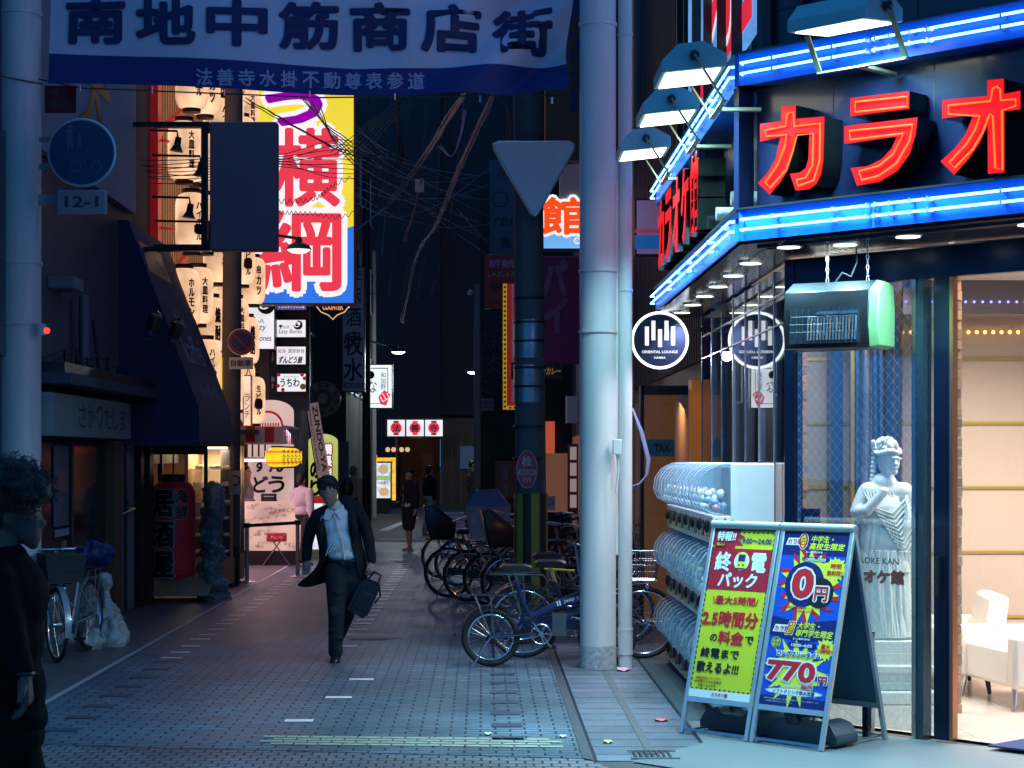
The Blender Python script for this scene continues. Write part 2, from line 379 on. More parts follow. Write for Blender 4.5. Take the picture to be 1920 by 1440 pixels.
for k in range(12):
    yy = 12.1 + k * .6
    mk.face([(.06, yy, .008), (.27, yy, .008), (.27, yy + .16, .008), (.06, yy + .16, .008)], DKP)
    if k < 8: mk.face([(-2.84 - .1, yy - .1 + .5, .008), (-2.84 + .12, yy + .4, .008), (-2.84 + .12, yy + .54, .008), (-2.84 - .1, yy + .54, .008)], DKP)
structure(mk.build('paving_markings'))
tc_ = MB(); TACT = mat('tactile_yellow', (.36, .37, .27), .6, var=.35, scale=9)
for r in range(4):
    for c in range(13):
        x0 = -1.44 + c * .157 + (.078 if r % 2 else 0)
        if x0 + .15 > .58: continue
        yy = 12.24 - r * .1 - (x0 + 1.44) * .07
        tc_.face([(x0, yy, .008), (x0 + .145, yy - .010, .008), (x0 + .145, yy + .060, .008), (x0, yy + .070, .008)], TACT)
structure(tc_.build('tactile_paving_strip'))
sheet('crossing_line', [(-2.6, 46), (-2.35, 46), (-1.9, 56), (-2.1, 56)], .006, mat('road_paint', (.5, .5, .5), .6))
sheet('stop_line', [(-2.3, 41.2), (.6, 41.2), (.6, 41.6), (-2.3, 41.6)], .006, MATS['road_paint'])
def litter(name, label, px, py, w, d, m):
    Yg = gY(py); X = gX(px, Yg)
    b = MB(); pts = [(X + w * (.5 - .12 * math.sin(k * 2.1)) * math.cos(k * .785), Yg + d * .5 * math.sin(k * .785), .012 + .012 * (k % 2)) for k in range(8)]
    b.face(pts, m); b.face([(x, y_, z - .003) for x, y_, z in pts][::-1], m); return tag(b.build(name), label, 'litter')
litter('paper_scrap', 'pink paper scrap lying at the foot of the slim drainpipe', 1168, 1258, .13, .22, mat('pink_paper', (.8, .42, .48), .7))
litter('paper_scrap', 'red torn wrapper on the dark pavement slabs left of the yellow poster', 1240, 1354, .11, .06, mat('red_paper', (.7, .12, .14), .7))
litter('paper_scrap', 'small yellow paper scrap on the pavement slabs beside the brick paving', 1140, 1395, .07, .07, mat('yellow_paper', (.62, .58, .2), .7))
litter('paper_scrap', 'white paper scrap on the brick paving near the tactile strip', 915, 1380, .06, .05, mat('white_paper', (.7, .7, .68), .7))
litter('paper_scrap', 'white paper scrap on the brick paving at its right edge', 1056, 1385, .06, .05, MATS['white_paper'])
g = MB()
for k in range(7):
    g.box(.93 + k * .035, .945 + k * .035, 11.36, 11.62, .010, .016, DARK)
g.box(.90, 1.2, 11.34, 11.36, .010, .017, STEEL); g.box(.90, 1.2, 11.62, 11.64, .010, .017, STEEL)
tag(g.build('drain_grating'), 'small steel drain grating let into the pavement slabs', 'drain')
mh = MB().lathe([(.02, .002), (.30, .004), (.31, 0)], (-1.15, 19.0, .006), mat('cast_iron', (.10, .10, .11), .5, .5, bump=.5, scale=60), n=28)
tag(mh.build('manhole_cover'), 'round iron manhole cover in the brick street', 'manhole')

# ---------------------------------------------------------------- the karaoke building on the right
GX, GS = 2.14, 15.0            # glass line along the street, and x+y of the corner glass
FX, FS = 1.65, 13.70           # the fascia in front of it
Q = math.sqrt(.5)
FC = Vector((FX, FS - FX, 0)); GC_ = Vector((GX, GS - GX, 0))
CH = Fr(FC, (Q, -Q, 0), Z_)    # corner fascia plane, facing the street corner
ST = Fr(FC, (0, -1, 0), Z_)    # street fascia plane (a runs towards the camera: negative = down the street)
def ch(px, py, c=0.0):         # photograph -> corner fascia plane (offset c in front of it)
    o = CH.p(0, 0, c); k = (px - VX) / F
    t = (k * o.y - o.x) / (Q * (1 + k)); Yd = o.y - t * Q
    return t, gZ(py, Yd)
kb = thing('karaoke_building', 'karaoke shop with blue neon bands, red letters and a glass corner', 'building', (3.2, 15.5, 0))
GLOSS = mat('glossy_dark_panel', (.012, .018, .06), .22, coat=.15, var=.1)
NEONBACK = mat('blue_neon_tray', (.012, .17, .85), .35, var=.05)
LEN = 6.2; FAR = -5.75
f = MB(); GLOSSC = GLOSS
f.fbox(CH.off(c=-.16), .03, LEN, 3.2, 4.42, -.1, 0, GLOSS)
for a in (.62, 1.34, 2.06, 2.8): f.fbox(CH.off(c=-.16), a, a + .006, 3.4, 4.2, 0, .002, DARK)
f.build('sign_panel', kb)
tl = spoked_brick('dark_green_tiles', (.03, .05, .05), (.022, .04, .042), (.11, .13, .13), .2, .2, 0, rough=.12, msize=.006)
f = MB(); f.fbox(ST.off(c=-.2), FAR, -.03, 3.2, 4.42, -.1, 0, tl); f.build('tiled_side_panel', kb)
f = MB(); f.obox(CH.p(.0, 3.8, -.06), CH.u * .02, Z_ * .42, CH.n * .08, GLOSS); f.build('corner_post', kb)
NB = MB(); NT = MB(); NBR = MB()
TUBE = glow('blue_white_neon', (.16, .52, 1.0), 6.0)
for z0, z1 in ((3.235, 3.435), (4.235, 4.44)):
    NB.fbox(CH, -.03, LEN, z0, z1, -.30, .0, NEONBACK); NB.fbox(ST, FAR, .03, z0, z1, -.30, .0, NEONBACK)
    NB.fbox(CH, 0, LEN, z1, z1 + .012, -.32, .03, DARK); NB.fbox(ST, FAR, 0, z1, z1 + .012, -.32, .03, DARK)
    for q in (.33, .66):
        z = z0 + (z1 - z0) * q
        segs = [0.03, 1.02, 1.42, 3.2, 4.9, LEN]
        for i_ in range(len(segs) - 1):
            a, b = segs[i_] + .015, segs[i_ + 1] - .015
            NT.tube([CH.p(a, z - .0, .012), CH.p(a + .01, z, .05), CH.p(b - .01, z, .05), CH.p(b, z, .012)], .0085, TUBE, n=8); NT.build('neon_tube', kb); NT = MB()
        segs = [FAR, -4.2, -2.6, -1.2, -.03]
        for i_ in range(len(segs) - 1):
            a, b = segs[i_] + .02, segs[i_ + 1] - .02
            NT.tube([ST.p(a, z, .012), ST.p(a + .01, z, .05), ST.p(b - .01, z, .05), ST.p(b, z, .012)], .0085, TUBE, n=8); NT.build('neon_tube', kb); NT = MB()
        for a in (.3, .75, 1.0, 1.06, 1.16, 1.3, 1.42, 1.9, 2.5):
            NBR.fbox(CH, a, a + .012, z - .016, z + .016, 0, .06, ALU); NBR.build('tube_clip', kb); NBR = MB()
        for a in (-.4, -1.0, -1.22, -2.0, -2.62, -3.4):
            NBR.fbox(ST, a, a + .012, z - .016, z + .016, 0, .06, ALU); NBR.build('tube_clip', kb); NBR = MB()
NB.build('neon_tray', kb); 
REDF = glow('red_letter_face', (1.0, .012, .018), .95, .12, 5)
ORT = glow('orange_neon', (1.0, .24, .04), 1.05)
CHRS = mat('polished_letter_side', (.035, .04, .04), .12, .8, var=.1)
def poly(pts): return [(1280 + x / 3, y / 3) for x, y in pts]
KA = [(555, 600), (637, 592), (636, 668), (797, 655), (792, 900), (778, 985), (752, 1035), (712, 1064), (635, 1072), (603, 978), (658, 970), (692, 945), (708, 890), (712, 745), (634, 752), (622, 860), (592, 955), (547, 1028), (490, 1095), (423, 1030), (480, 970), (522, 890), (548, 772), (435, 797), (435, 697), (553, 680)]
RA1 = [(943, 552), (1275, 512), (1275, 612), (943, 655)]
RA2 = [(910, 710), (1322, 660), (1310, 760), (1278, 865), (1210, 960), (1110, 1022), (980, 1045), (945, 945), (1040, 935), (1120, 895), (1175, 835), (1205, 768), (910, 810)]
OO = [(1713, 452), (1807, 442), (1808, 528), (1900, 510), (1900, 615), (1810, 625), (1810, 970), (1717, 978), (1715, 705), (1672, 800), (1612, 890), (1527, 983), (1450, 908), (1530, 835), (1590, 755), (1636, 645), (1460, 667), (1460, 562), (1713, 540)]
TK = [(470, 735), (585, 712), (595, 640), (630, 630), (635, 712), (780, 696), (778, 900), (745, 1015), (655, 1048), (648, 1015), (700, 1000), (738, 930), (742, 752), (650, 762), (625, 860), (590, 955), (500, 1058), (472, 1028), (540, 930), (580, 830), (592, 760), (478, 768)]
TR1 = [(978, 575), (1270, 545), (1270, 600), (978, 632)]
TR2 = [(1300, 702), (945, 738), (950, 788), (1250, 752), (1190, 870), (1110, 935), (998, 965), (1015, 1015), (1110, 990), (1210, 920), (1285, 790)]
TO = [(1500, 595), (1738, 570), (1750, 500), (1775, 488), (1793, 505), (1796, 566), (1880, 560), (1880, 598), (1803, 622), (1806, 955), (1765, 945), (1752, 655), (1735, 640), (1695, 745), (1640, 840), (1537, 945), (1507, 915), (1605, 810), (1655, 725), (1678, 655), (1502, 643)]
OFFC = .05
SH = {'カ': ([KA], [TK]), 'ラ': ([RA1, RA2], [TR1, TR2]), 'オ': ([OO], [TO])}
for nm, (outs, tubes) in SH.items():
    b = MB()
    for o_ in outs: b.prism([ch(x, y, OFFC) for x, y in poly(o_)], CH, -.15, OFFC, REDF, CHRS)
    lt = b.build('channel_letter', kb)
    b = MB()
    for o_ in tubes: b.tube([CH.p(*ch(x, y, OFFC), OFFC + .014) for x, y in poly(o_)], .0055, ORT, n=6, closed=True)
    b.build('letter_neon', lt)
b = MB(); b.text('ケ', CH, 2.75, 3.83, .56, REDF, w=.55, bold=.03, c=OFFC, ext=.12); b.build('channel_letter', kb)
for i_, c_ in enumerate('カラオケ館'):
    b = MB(); b.text(c_, ST, -4.35 + i_ * .64, 3.80, .60, CHRS, w=.52, bold=.03, c=-.02, ext=.10); b.text(c_, ST, -4.35 + i_ * .64, 3.80, .60, REDF, w=.52, bold=.0299, c=.085, ext=.001); b.build('channel_letter', kb)
for a in (-.5, -1.3, -2.2):
    b = MB(); b.tube([ST.p(a, 3.58, -.2), ST.p(a, 3.58, -.02)], .05, ALU, n=14); b.build('pipe_stub', kb)
# soffit with round downlights
SOF = mat('soffit_panel', (.035, .04, .055), .16, .3, var=.1)
b = MB(); zs = 3.215
P1 = [CH.p(0, 0, -.02), CH.p(LEN, 0, -.02)]; g0 = Fr(GC_, (Q, -Q, 0), Z_)
pts = [(P1[0].x, P1[0].y), (P1[1].x, P1[1].y), (g0.p(LEN, 0).x, g0.p(LEN, 0).y), (GC_.x, GC_.y), (GX, 18.4), (FX + .02, 18.4)]
b.face([(x, y_, zs) for x, y_ in pts][::-1], SOF); b.face([(x, y_, zs + .02) for x, y_ in pts], SOF); b.build('soffit', kb)
LENS = glow('downlight_lens', (.93, 1.0, .86), 3.2)
DL = [(1465, 466), (1690, 449), (1870, 430), (1960, 425)]
spots = [(1.98, 12.08), (2.62, 11.50), (2.32, 11.95), (3.2, 10.9), (3.9, 10.2), (1.88, 13.1), (1.88, 14.0), (1.88, 14.9), (1.88, 15.8), (1.88, 16.7), (1.88, 17.6)]
for x, y_ in spots:
    d = MB().lathe([(.098, .0), (.086, -.012), (.07, -.014)], (x, y_, zs - .001), STEEL, n=24).build('downlight', kb)
    MB().disc(Fr((x, y_, zs - .018), X_, -Y_), 0, 0, .075, 0, LENS, n=24).build('lens', d)
    lamp('downlight_lamp', 'SPOT', (x, y_, zs - .03), 150 if y_ < 13 else 115, (.38, .82, 1.0) if y_ < 13 else (.90, .84, 1.0), d, (-.30, .06, -1) if y_ < 13 else (-.10, 0, -1), .06, angle=R(156 if y_ < 13 else 104))
# upper walls
UPW = mat('upper_wall_panel', (.05, .055, .075), .4, .2, var=.2, bump=.05)
b = MB(); b.fbox(CH.off(c=-.28), -.06, LEN, 4.45, 13, -.3, 0, UPW)
for a in (.55, 1.15, 1.75, 2.35, 2.95): b.fbox(CH.off(c=-.28), a, a + .012, 4.45, 13, 0, .004, BLACK)
for z in (4.75, 5.3): b.fbox(CH.off(c=-.28), 0, LEN, z, z + .012, 0, .005, BLACK)
b.fbox(CH.off(c=-.28), .02, .09, 4.45, 13, 0, .05, DARK); b.fbox(CH.off(c=-.28), .30, .36, 4.45, 13, 0, .08, DARK)
b.build('corner_wall', kb)
b = MB(); b.fbox(ST.off(c=-.28), FAR - .4, -.1, 4.45, 13, -.3, 0, UPW)
for i_ in range(10): b.fbox(ST.off(c=-.28), -.4 - i_ * .62, -.33 - i_ * .62, 4.45, 13, 0, .06, DARK)
b.build('street_wall', kb)
# lit sign board high on the street wall
lb = MB(); sf = ST.off(c=-.2); LBL = glow('pale_blue_sign_face', (.16, .42, .95), .75, .2); LRD = glow('red_sign_stroke', (.9, .03, .06), .8); LWH = glow('white_sign_stroke', (.9, .92, 1), .85)
lb.fbox(sf, -4.3, -.32, 4.7, 9.5, 0, .05, LBL)
lb.build('lit_sign_board', kb)
b = MB()
for k, (ch_, z) in enumerate((('カ', 8.3), ('ラ', 6.9), ('オ', 5.55))):
    b.text(ch_, sf, -1.9, z, 1.15, LRD, w=1.9, bold=.03, c=.056, outline=.07, om=LWH)
b.rect(sf, -4.2, -.4, 4.78, 4.98, .054, LRD); b.build('lettering', kb)
b = MB()
for a in (-.95, -1.75, -2.6, -3.4): b.fbox(sf, a, a + .06, 4.6, 9.5, .05, .12, BLACK)
b.build('mullion', kb)
# glass walls: street side and corner
GLS = glass('shop_glass', (.78, .87, .95), 2.3); GFILM = glass('frosted_film_glass', (.8, .86, .88), 1.6, .16, (.75, .8, .8))
sg = Fr((GX, 18.2, 0), -Y_, Z_); sL = 18.2 - GC_.y
cuts = [0, .75, 1.5, 2.25, 3.0, 3.75, 4.5, sL]
for i_ in range(len(cuts) - 1):
    MB().fbox(sg, cuts[i_] + .03, cuts[i_ + 1] - .03, .12, 3.19, -.01, 0, GLS).build('glass_pane', kb)
for i_, c_ in enumerate(cuts):
    b = MB(); b.fbox(sg, c_ - .022, c_ + .022, .0, 3.2, -.05, .006, mat('bright_mullion', (.60, .62, .66), .2, .9, var=0) if i_ % 2 else mat('blue_grey_mullion', (.14, .17, .24), .25, .7, var=0)); b.build('mullion', kb)
b = MB(); b.fbox(sg, 0, sL, .0, .12, -.06, .035, DARK); b.fbox(sg, 0, sL, 3.0, 3.016, -.04, .009, MATS['bright_mullion']); b.fbox(sg, 0, sL, 2.79, 2.80, -.04, .010, MATS['bright_mullion']); b.build('transom', kb)
cg = Fr(GC_, (Q, -Q, 0), Z_)
b = MB(); b.fbox(cg, .02, .955, .05, 1.22, -.008, 0, GFILM); b.build('frosted_glass', kb)
b = MB(); b.fbox(cg, .02, .955, 1.225, 3.0, -.008, 0, GLS); b.build('glass_pane', kb)
b = MB(); DKB = mat('dark_blue_frame', (.012, .02, .05), .22, .5)
b.fbox(cg, -.045, .035, 0, 3.2, -.06, .04, DKB); b.fbox(cg, .955, .985, 0, 3.2, -.05, .03, STEEL); b.fbox(cg, 0, 2.6, 3.0, 3.2, -.05, .035, DKB); b.build('glass_frame', kb)
b = MB(); WIRE = mat('glass_wire', (.75, .78, .8), .5, var=0)
for i_ in range(-40, 62):
    for sgn in (1, -1):
        a0, b0 = .02, .05 + i_ * .078 if sgn == 1 else .05 + i_ * .078
        pts = []
        for t in (0, 1):
            a = .02 + t * .935; z = b0 + (t if sgn == 1 else 1 - t) * .935 * 1.15
            pts.append((a, z))
        (xa, za), (xb, zb) = pts
        lo, hi = .06, 1.21 if sgn == 1 else 1.21
        if max(za, zb) < lo or min(za, zb) > 2.98: continue
        def cl(z, hi_):
            return max(lo, min(hi_, z))
        k = (zb - za) / (xb - xa); hi_ = 2.98 if sgn == -1 else 2.98
        z0c, z1c = cl(za, hi_), cl(zb, hi_)
        x0c, x1c = xa + (z0c - za) / k, xa + (z1c - za) / k
        if abs(x1c - x0c) < .03: continue
        b.bar(cg.p(x0c, z0c, -.004), cg.p(x1c, z1c, -.004), .0006, .0006, WIRE)
b.build('wire_mesh', kb)
b = MB(); GOLDT = mat('dark_lettering', (.06, .05, .05), .4); REDT = mat('red_brown_lettering', (.30, .07, .05), .4)
b.text('KARAOKE KAN', cg, .63, 1.155, .042, GOLDT, w=.42, bold=.01, c=.003); b.text('カラオケ館', cg, .62, 1.05, .085, REDT, w=.52, bold=.02, c=.003, outline=.004, om=GOLDT); b.build('lettering', kb)
# sliding door: frame and leaf edge-on stack
b = MB()
b.fbox(cg, .985, 1.03, 0, 3.0, -.09, .01, mat('teal_grey_frame', (.06, .10, .12), .25, .6)); b.fbox(cg, 1.09, 1.21, 0.02, 3.0, -.06, -.02, DKB); b.fbox(cg, 1.21, 1.235, .02, 3.0, -.07, -.01, mat('copper_trim', (.55, .22, .12), .3, .8))
d = b.build('door_frame', kb)
b = MB(); b.fbox(cg, 1.12, 1.15, .95, 1.2, -.02, .02, BLACK); b.build('handle', d)
MB().fbox(cg, 1.03, 1.09, .05, 2.95, -.05, -.04, GLS).build('door_glass', d)
# inside
BEI = mat('beige_wall_panel', (.44, .36, .30), .55, var=.04, scale=20); GLD = mat('gold_strip', (.75, .52, .10), .3, .8, var=0)
b = MB(); YB = 15.9
b.box(2.66, 9.5, YB, YB + .1, 0, 3.4, BEI)
for x in (3.75, 5.05): b.box(x, x + .006, YB - .003, YB, 0, 3.4, mat('seam', (.3, .24, .19), .6))
b.build('inner_wall', kb)
b = MB()
for k in range(5): b.box(2.74, 9.5, YB - .012, YB - .002, .47 + k * .548, .495 + k * .548, GLD)
b.build('gold_line', kb)
b = MB(); b.box(2.2, 9.5, 13.0, YB, 3.3, 3.34, mat('ceiling_panel', (.55, .48, .44), .6)); b.box(4.0, 9.5, 10.5, 13.0, 3.3, 3.34, MATS['ceiling_panel']); b.box(2.9, 9.5, YB - .5, YB - .05, 3.02, 3.3, mat('cornice_dark', (.16, .14, .15), .4)); b.build('ceiling', kb)
b = MB()
for k in range(46): b.ball((3.0 + k * .07, YB - .52, 3.12), .011, glow('violet_bulb', (.3, .25, 1.0), 3), n=6, k=4)
b.build('violet_light_string', kb)
b = MB()
for k in range(46): b.ball((3.0 + k * .07, YB - .07, 2.90), .017, glow('amber_bulb', (1.0, .48, .08), 3.2), n=6, k=4)
b.build('amber_light_string', kb)
STN = spoked_brick('stacked_stone', (.55, .36, .22), (.34, .24, .17), (.10, .08, .06), .25, .06, .5, rough=.8, msize=.008)
b = MB(); STA = mat('stone_a', (.46, .30, .19), .8, var=.3); STB = mat('stone_b', (.30, .22, .17), .8, var=.3)
for k in range(46):
    random.seed(k); dx = random.uniform(0, .035)
    b.box(2.58, 2.74, YB - .12 - dx, YB + .1, .02 + k * .07, .085 + k * .07, STA if k % 3 else STB)
    b.box(3.36, 3.41, 13.3 - dx, 13.45, .02 + k * .07, .085 + k * .07, STA if (k + 1) % 3 else STB)
b.build('stone_pillar', kb)
BLU = mat('blue_panel', (.045, .13, .30), .2, .3, var=.2, streak=True)
b = MB(); b.box(2.93, 3.03, YB - .2, YB, 0, 3.3, BLU); b.box(3.08, 3.42, 15.5, 15.6, 0, 3.3, BLU); b.box(2.3, 2.6, 17.4, 17.5, 0, 3.2, BLU); b.box(3.045, 3.075, 15.44, 15.5, 0, 3.3, GLD)
for k in range(7): b.tube([(3.10 + k * .05, 15.46, 0), (3.10 + k * .05, 15.46, 3.3)], .018, BLU, n=8)
b.build('blue_panelling', kb)
b = MB(); COPC = mat('copper_mirror', (.62, .42, .30), .12, 1.0, var=.3, scale=4, streak=True)
b.tube([(3.27, 14.9, 0), (3.27, 14.9, 3.3)], .085, COPC, n=20); b.tube([(3.08, 15.0, 0), (3.08, 15.0, 3.3)], .05, STEEL, n=16); b.build('mirror_column', kb)
b = MB(); b.face([(2.2, 13.05, .02), (GS - 11.0 - .0, 11.04, .02), (9.5, 11.0, .02), (9.5, 18.2, .02), (2.2, 18.2, .02)], FLOORT); b.build('shop_floor', kb)
b = MB(); b.box(2.2, 2.9, 17.6, 17.7, 0, 3.3, BEI); b.box(9.4, 9.5, 11, 16, 0, 3.4, BEI); b.box(2.16, 2.9, 18.2, 18.3, 0, 12, DIMWALL); b.build('back_wall', kb)
b = MB()
for x, y_ in ((3.9, 14.6), (4.4, 13.9), (4.9, 13.1), (3.4, 14.9), (5.6, 14.5)): b.disc(Fr((x, y_, 3.297), X_, -Y_), 0, 0, .09, 0, glow('warm_downlight', (1, .9, .75), 3), n=20)
b.build('ceiling_light', kb)
lamp('inside_lamp', 'AREA', (4.4, 13.6, 3.25), 190, (1, .84, .72), kb, (0, .05, -1), 1.8, 1.4, spread=R(140))
lamp('inside_lamp', 'AREA', (6.2, 12.6, 3.2), 130, (1, .84, .74), kb, (-.1, .2, -1), 1.4, 1.2, spread=R(120))
lamp('inside_lamp', 'AREA', (3.1, 15.1, 3.25), 38, (1, .86, .72), kb, (-.1, .15, -1), .5, .5)  # extra lamp added to brighten the beige wall behind the corner glass
lamp('window_lamp', 'AREA', (2.75, 13.75, 3.22), 75, (.92, 1.0, .90), kb, (.1, -.1, -1), .5, .5)
mt = MB(); MATT = mat('blue_mat', (.012, .025, .10), .9, bump=.6, scale=90)
mt.prism([(3.16, 11.68), (4.6, 10.3), (5.6, 11.2), (3.75, 12.2)], Fr((0, 0, 0), X_, Y_), .03, .042, MATT)
tag(mt.build('door_mat'), 'dark blue ribbed mat on the floor inside the open doorway', 'mat')

# ---------------------------------------------------------------- floodlights over the neon bands
FLB = mat('floodlight_housing', (.22, .46, .48), .5, .1); FLL = glow('floodlight_lens', (1.0, .98, .78), 4.0); BRK = mat('floodlight_bracket', (.30, .34, .22), .45, .5)
def floodlight(c, wall, yaw, label):
    c = Vector(c); r = thing('floodlight', label, 'floodlight', c, 'floodlights above the karaoke sign')
    ux = Vector((math.cos(yaw), math.sin(yaw), 0)); wd_ = (Vector(wall) - c); wd_.z = 0; wd_.normalize()   # towards the wall
    fr = Fr(c, ux, Z_); n = fr.n if fr.n.dot(wd_) < 0 else -fr.n
    side = [(-.20, .02), (.20, -.02), (.20, .05), (.10, .155), (-.06, .175), (-.20, .10)]                       # profile: along -wall, up
    b = MB(); sf_ = Fr(c - ux * .27, -wd_, Z_)
    P = []
    vs = [c + ux * s_ * .27 - wd_ * a + Z_ * z for s_ in (-1, 1) for a, z in side]
    k = len(side); fs = [tuple(range(k)), tuple(range(2 * k - 1, k - 1, -1))] + [(i, k + i, k + (i + 1) % k, (i + 1) % k) for i in range(k)]
    b.raw(vs, fs, FLB); b.build('housing', r, bevel=.006)
    b = MB(); vs = [c + ux * s_ * .235 - wd_ * a + Z_ * z for s_, a, z in ((-1, -.17, .012), (1, -.17, .012), (1, .17, -.024), (-1, .17, -.024))]
    b.face(vs, FLL); b.face([v + Z_ * .004 for v in vs][::-1], FLL); b.build('lens', r)
    b = MB(); piv = c + Z_ * .08
    for s_ in (-1, 1):
        b.tube([piv + ux * s_ * .275, piv + ux * s_ * .31], .03, DARK, n=12)
        b.bar(piv + ux * s_ * .30, piv + ux * s_ * .30 + wd_ * .18 - Z_ * .28, .035, .010, BRK)
    b.bar(piv + ux * -.31 + wd_ * .18 - Z_ * .28, piv + ux * .31 + wd_ * .18 - Z_ * .28, .035, .010, BRK)
    e = piv + wd_ * .18 - Z_ * .28; L = (Vector((wall[0], wall[1], e.z)) - e).dot(wd_)
    b.bar(e, e + wd_ * max(.06, L), .05, .02, BRK); b.build('bracket', r)
    lamp('floodlight_lamp', 'AREA', c - Z_ * .035, 54, (.38, .84, .95), r, wd_ * .30 - Z_, .42, .28, spread=R(115))
    return r
x = 2.12; floodlight((2.13, 10.98, 4.37), (2.5, 11.35, 0), R(-45) , 'large floodlight hanging in front of the corner wall above the red letters')
floodlight((1.30, 11.75, 4.23), (1.75, 11.75, 0), R(90), 'floodlight over the street side band, next to the corner of the neon')
floodlight((1.30, 13.15, 4.23), (1.75, 13.15, 0), R(90), 'floodlight over the street side band, second from the corner')
floodlight((1.30, 15.15, 4.30), (1.75, 15.15, 0), R(90), 'floodlight farthest down the street, with a pale green glow')

# ---------------------------------------------------------------- patio heater
hc = Vector((2.33, 12.10, 2.74)); r = thing('hanging_heater', 'black hanging heater with a pale green end plate, in front of the glass corner', 'heater', hc)
hu = Vector((math.cos(R(-30)), math.sin(R(-30)), 0)); hf = Fr(hc, hu, Z_)
prof = [(-.16, -.20), (.17, -.20), (.20, -.05), (.17, .17), (.02, .24), (-.14, .22), (-.17, .05)]
sd = lambda a: [hc + hu * a + hf.n * p + Z_ * q for p, q in prof]
b = MB(); k = len(prof); vs = sd(-.33) + sd(.24)
b.raw(vs, [tuple(range(k)), tuple(range(2 * k - 1, k - 1, -1))] + [(i, k + i, k + (i + 1) % k, (i + 1) % k) for i in range(k)], PLASTIC); b.build('casing', r, bevel=.008)
b = MB(); vs = sd(.241) + [v + (hc + hu * .27 - v) * .06 + hu * .05 for v in sd(.25)]
b.raw(vs, [tuple(range(2 * k - 1, k - 1, -1))] + [(i, k + i, k + (i + 1) % k, (i + 1) % k) for i in range(k)], mat('pale_green_plate', (.22, .40, .16), .4)); b.build('end_plate', r, bevel=.006)
b = MB()
gf = Fr(hc + hf.n * .195, hu, (Z_ - hf.n * .12).normalized())
b.fbox(gf, -.28, .19, -.17, .06, -.012, .004, mat('heater_mouth', (.02, .022, .03), .2)); b.build('mouth', r)
b = MB(); random.seed(3)
for i_ in range(16): b.fbox(gf, -.16 + i_ * .021, -.16 + i_ * .021 + .012, -.15, .0, .005, .009, mat(f'ceramic_{i_ % 3}', ((.16, .17, .20), (.24, .13, .10), (.08, .13, .22))[i_ % 3], .5))
b.fbox(gf, -.1, .17, .015, .035, .005, .012, STEEL); b.build('burner_plate', r)
b = MB()
for i_ in range(12): b.tube([gf.p(-.27 + i_ * .041, -.165, .012), gf.p(-.27 + i_ * .041, .055, .03)], .002, DARK, n=5)
for z in (-.1, -.05, 0): b.tube([gf.p(-.27, z, .028), gf.p(.18, z, .028)], .002, DARK, n=5)
b.build('guard_wire', r)
for a in (-.1, .17):
    b = MB()
    for j in range(9): 
        z = .22 + j * .034; p = hc + hu * a + Z_ * z
        q = X_ if j % 2 else Y_
        b.tube([p + q * .009 * math.cos(t * 1.047) + Z_ * .021 * math.sin(t * 1.047) for t in range(6)], .0028, STEEL, n=5, closed=True)
    b.build('chain', r)
b = MB(); b.tube([hc + hu * -.05 + Z_ * .23, hc + hu * 0 + Z_ * .30, hc + hu * .06 + Z_ * .27, hc + hu * .1 + Z_ * .36, hc + hu * .09 + Z_ * .51], .006, PLASTIC, n=6); b.build('gas_hose', r)

# ---------------------------------------------------------------- statue on its plinth
MARB = mat('white_marble', (.66, .70, .66), .5, var=.06, scale=14)
sp = Vector((3.02, 14.0, .02)); k_ = 14.0 / F
def SX(px): return (px - VX) * k_
def SZ(py): return EYE - (py - VY) * k_
st = thing('statue', 'white marble statue of a draped woman with one arm bent across the chest', 'statue', (sp.x, sp.y, SZ(1197)))
pl = thing('plinth', 'white moulded plinth under the statue behind the glass', 'plinth', (sp.x, sp.y, .02))
b = MB(); cx = SX(1665)
b.box(cx - .30, cx + .30, 13.7, 14.3, .02, .12, MARB); b.box(cx - .25, cx + .25, 13.75, 14.25, .12, SZ(1255), MARB); b.box(cx - .28, cx + .28, 13.72, 14.28, SZ(1255), SZ(1240), MARB); b.build('base', pl, bevel=.012)
b = MB(); b.box(cx - .22, cx + .22, 13.79, 14.21, SZ(1240), SZ(1197), MARB); b.build('block', pl, bevel=.008)
b = MB(); fr_ = Fr((cx, 13.75, .02), X_, Z_)
for a0, a1, z0, z1 in ((-.2, .2, .15, .165), (-.2, .2, .36, .375), (-.2, -.185, .165, .36), (.185, .2, .165, .36)): b.fbox(fr_, a0, a1, z0, z1, 0, .014, MARB)
b.build('moulding', pl)
def sv(px, py, dy=0): return Vector((SX(px), 14.0 + dy, SZ(py)))
P_ = [(sv(1663, 860), .075, .088, .118), (sv(1672, 866, -.05), .05, .05, .075),
      (sv(1664, 890, .01), sv(1660, 925, .02), .05, .055),
      (sv(1628, 922, 0), sv(1694, 922, 0), .075, .075), (sv(1652, 905, .0), sv(1664, 905, .0), .07, .07), (sv(1660, 960, 0), .18, .12, .17), (sv(1660, 1010, 0), .185, .12, .16), (sv(1660, 1060, 0), .175, .125, .2),
      (sv(1664, 1100, 0), sv(1668, 1192, 0), .135, .15), (sv(1648, 1060, -.05), sv(1646, 1190, -.05), .07, .075), (sv(1684, 1060, -.05), sv(1692, 1190, -.03), .07, .08)]
P_ += chain([sv(1622, 925, 0), sv(1604, 960, -.03), sv(1618, 957, -.13), sv(1645, 925, -.16)], [.062, .05, .043, .034]) + [(sv(1648, 920, -.165), .038, .03, .03)]
P_ += chain([sv(1699, 925, 0), sv(1713, 970, 0), sv(1714, 1010, -.04)], [.062, .052, .05])
b_ = blob('figure', P_, MARB, st, .010, 2)
b = MB()                                                     # folds of the dress, wreath, curls, face
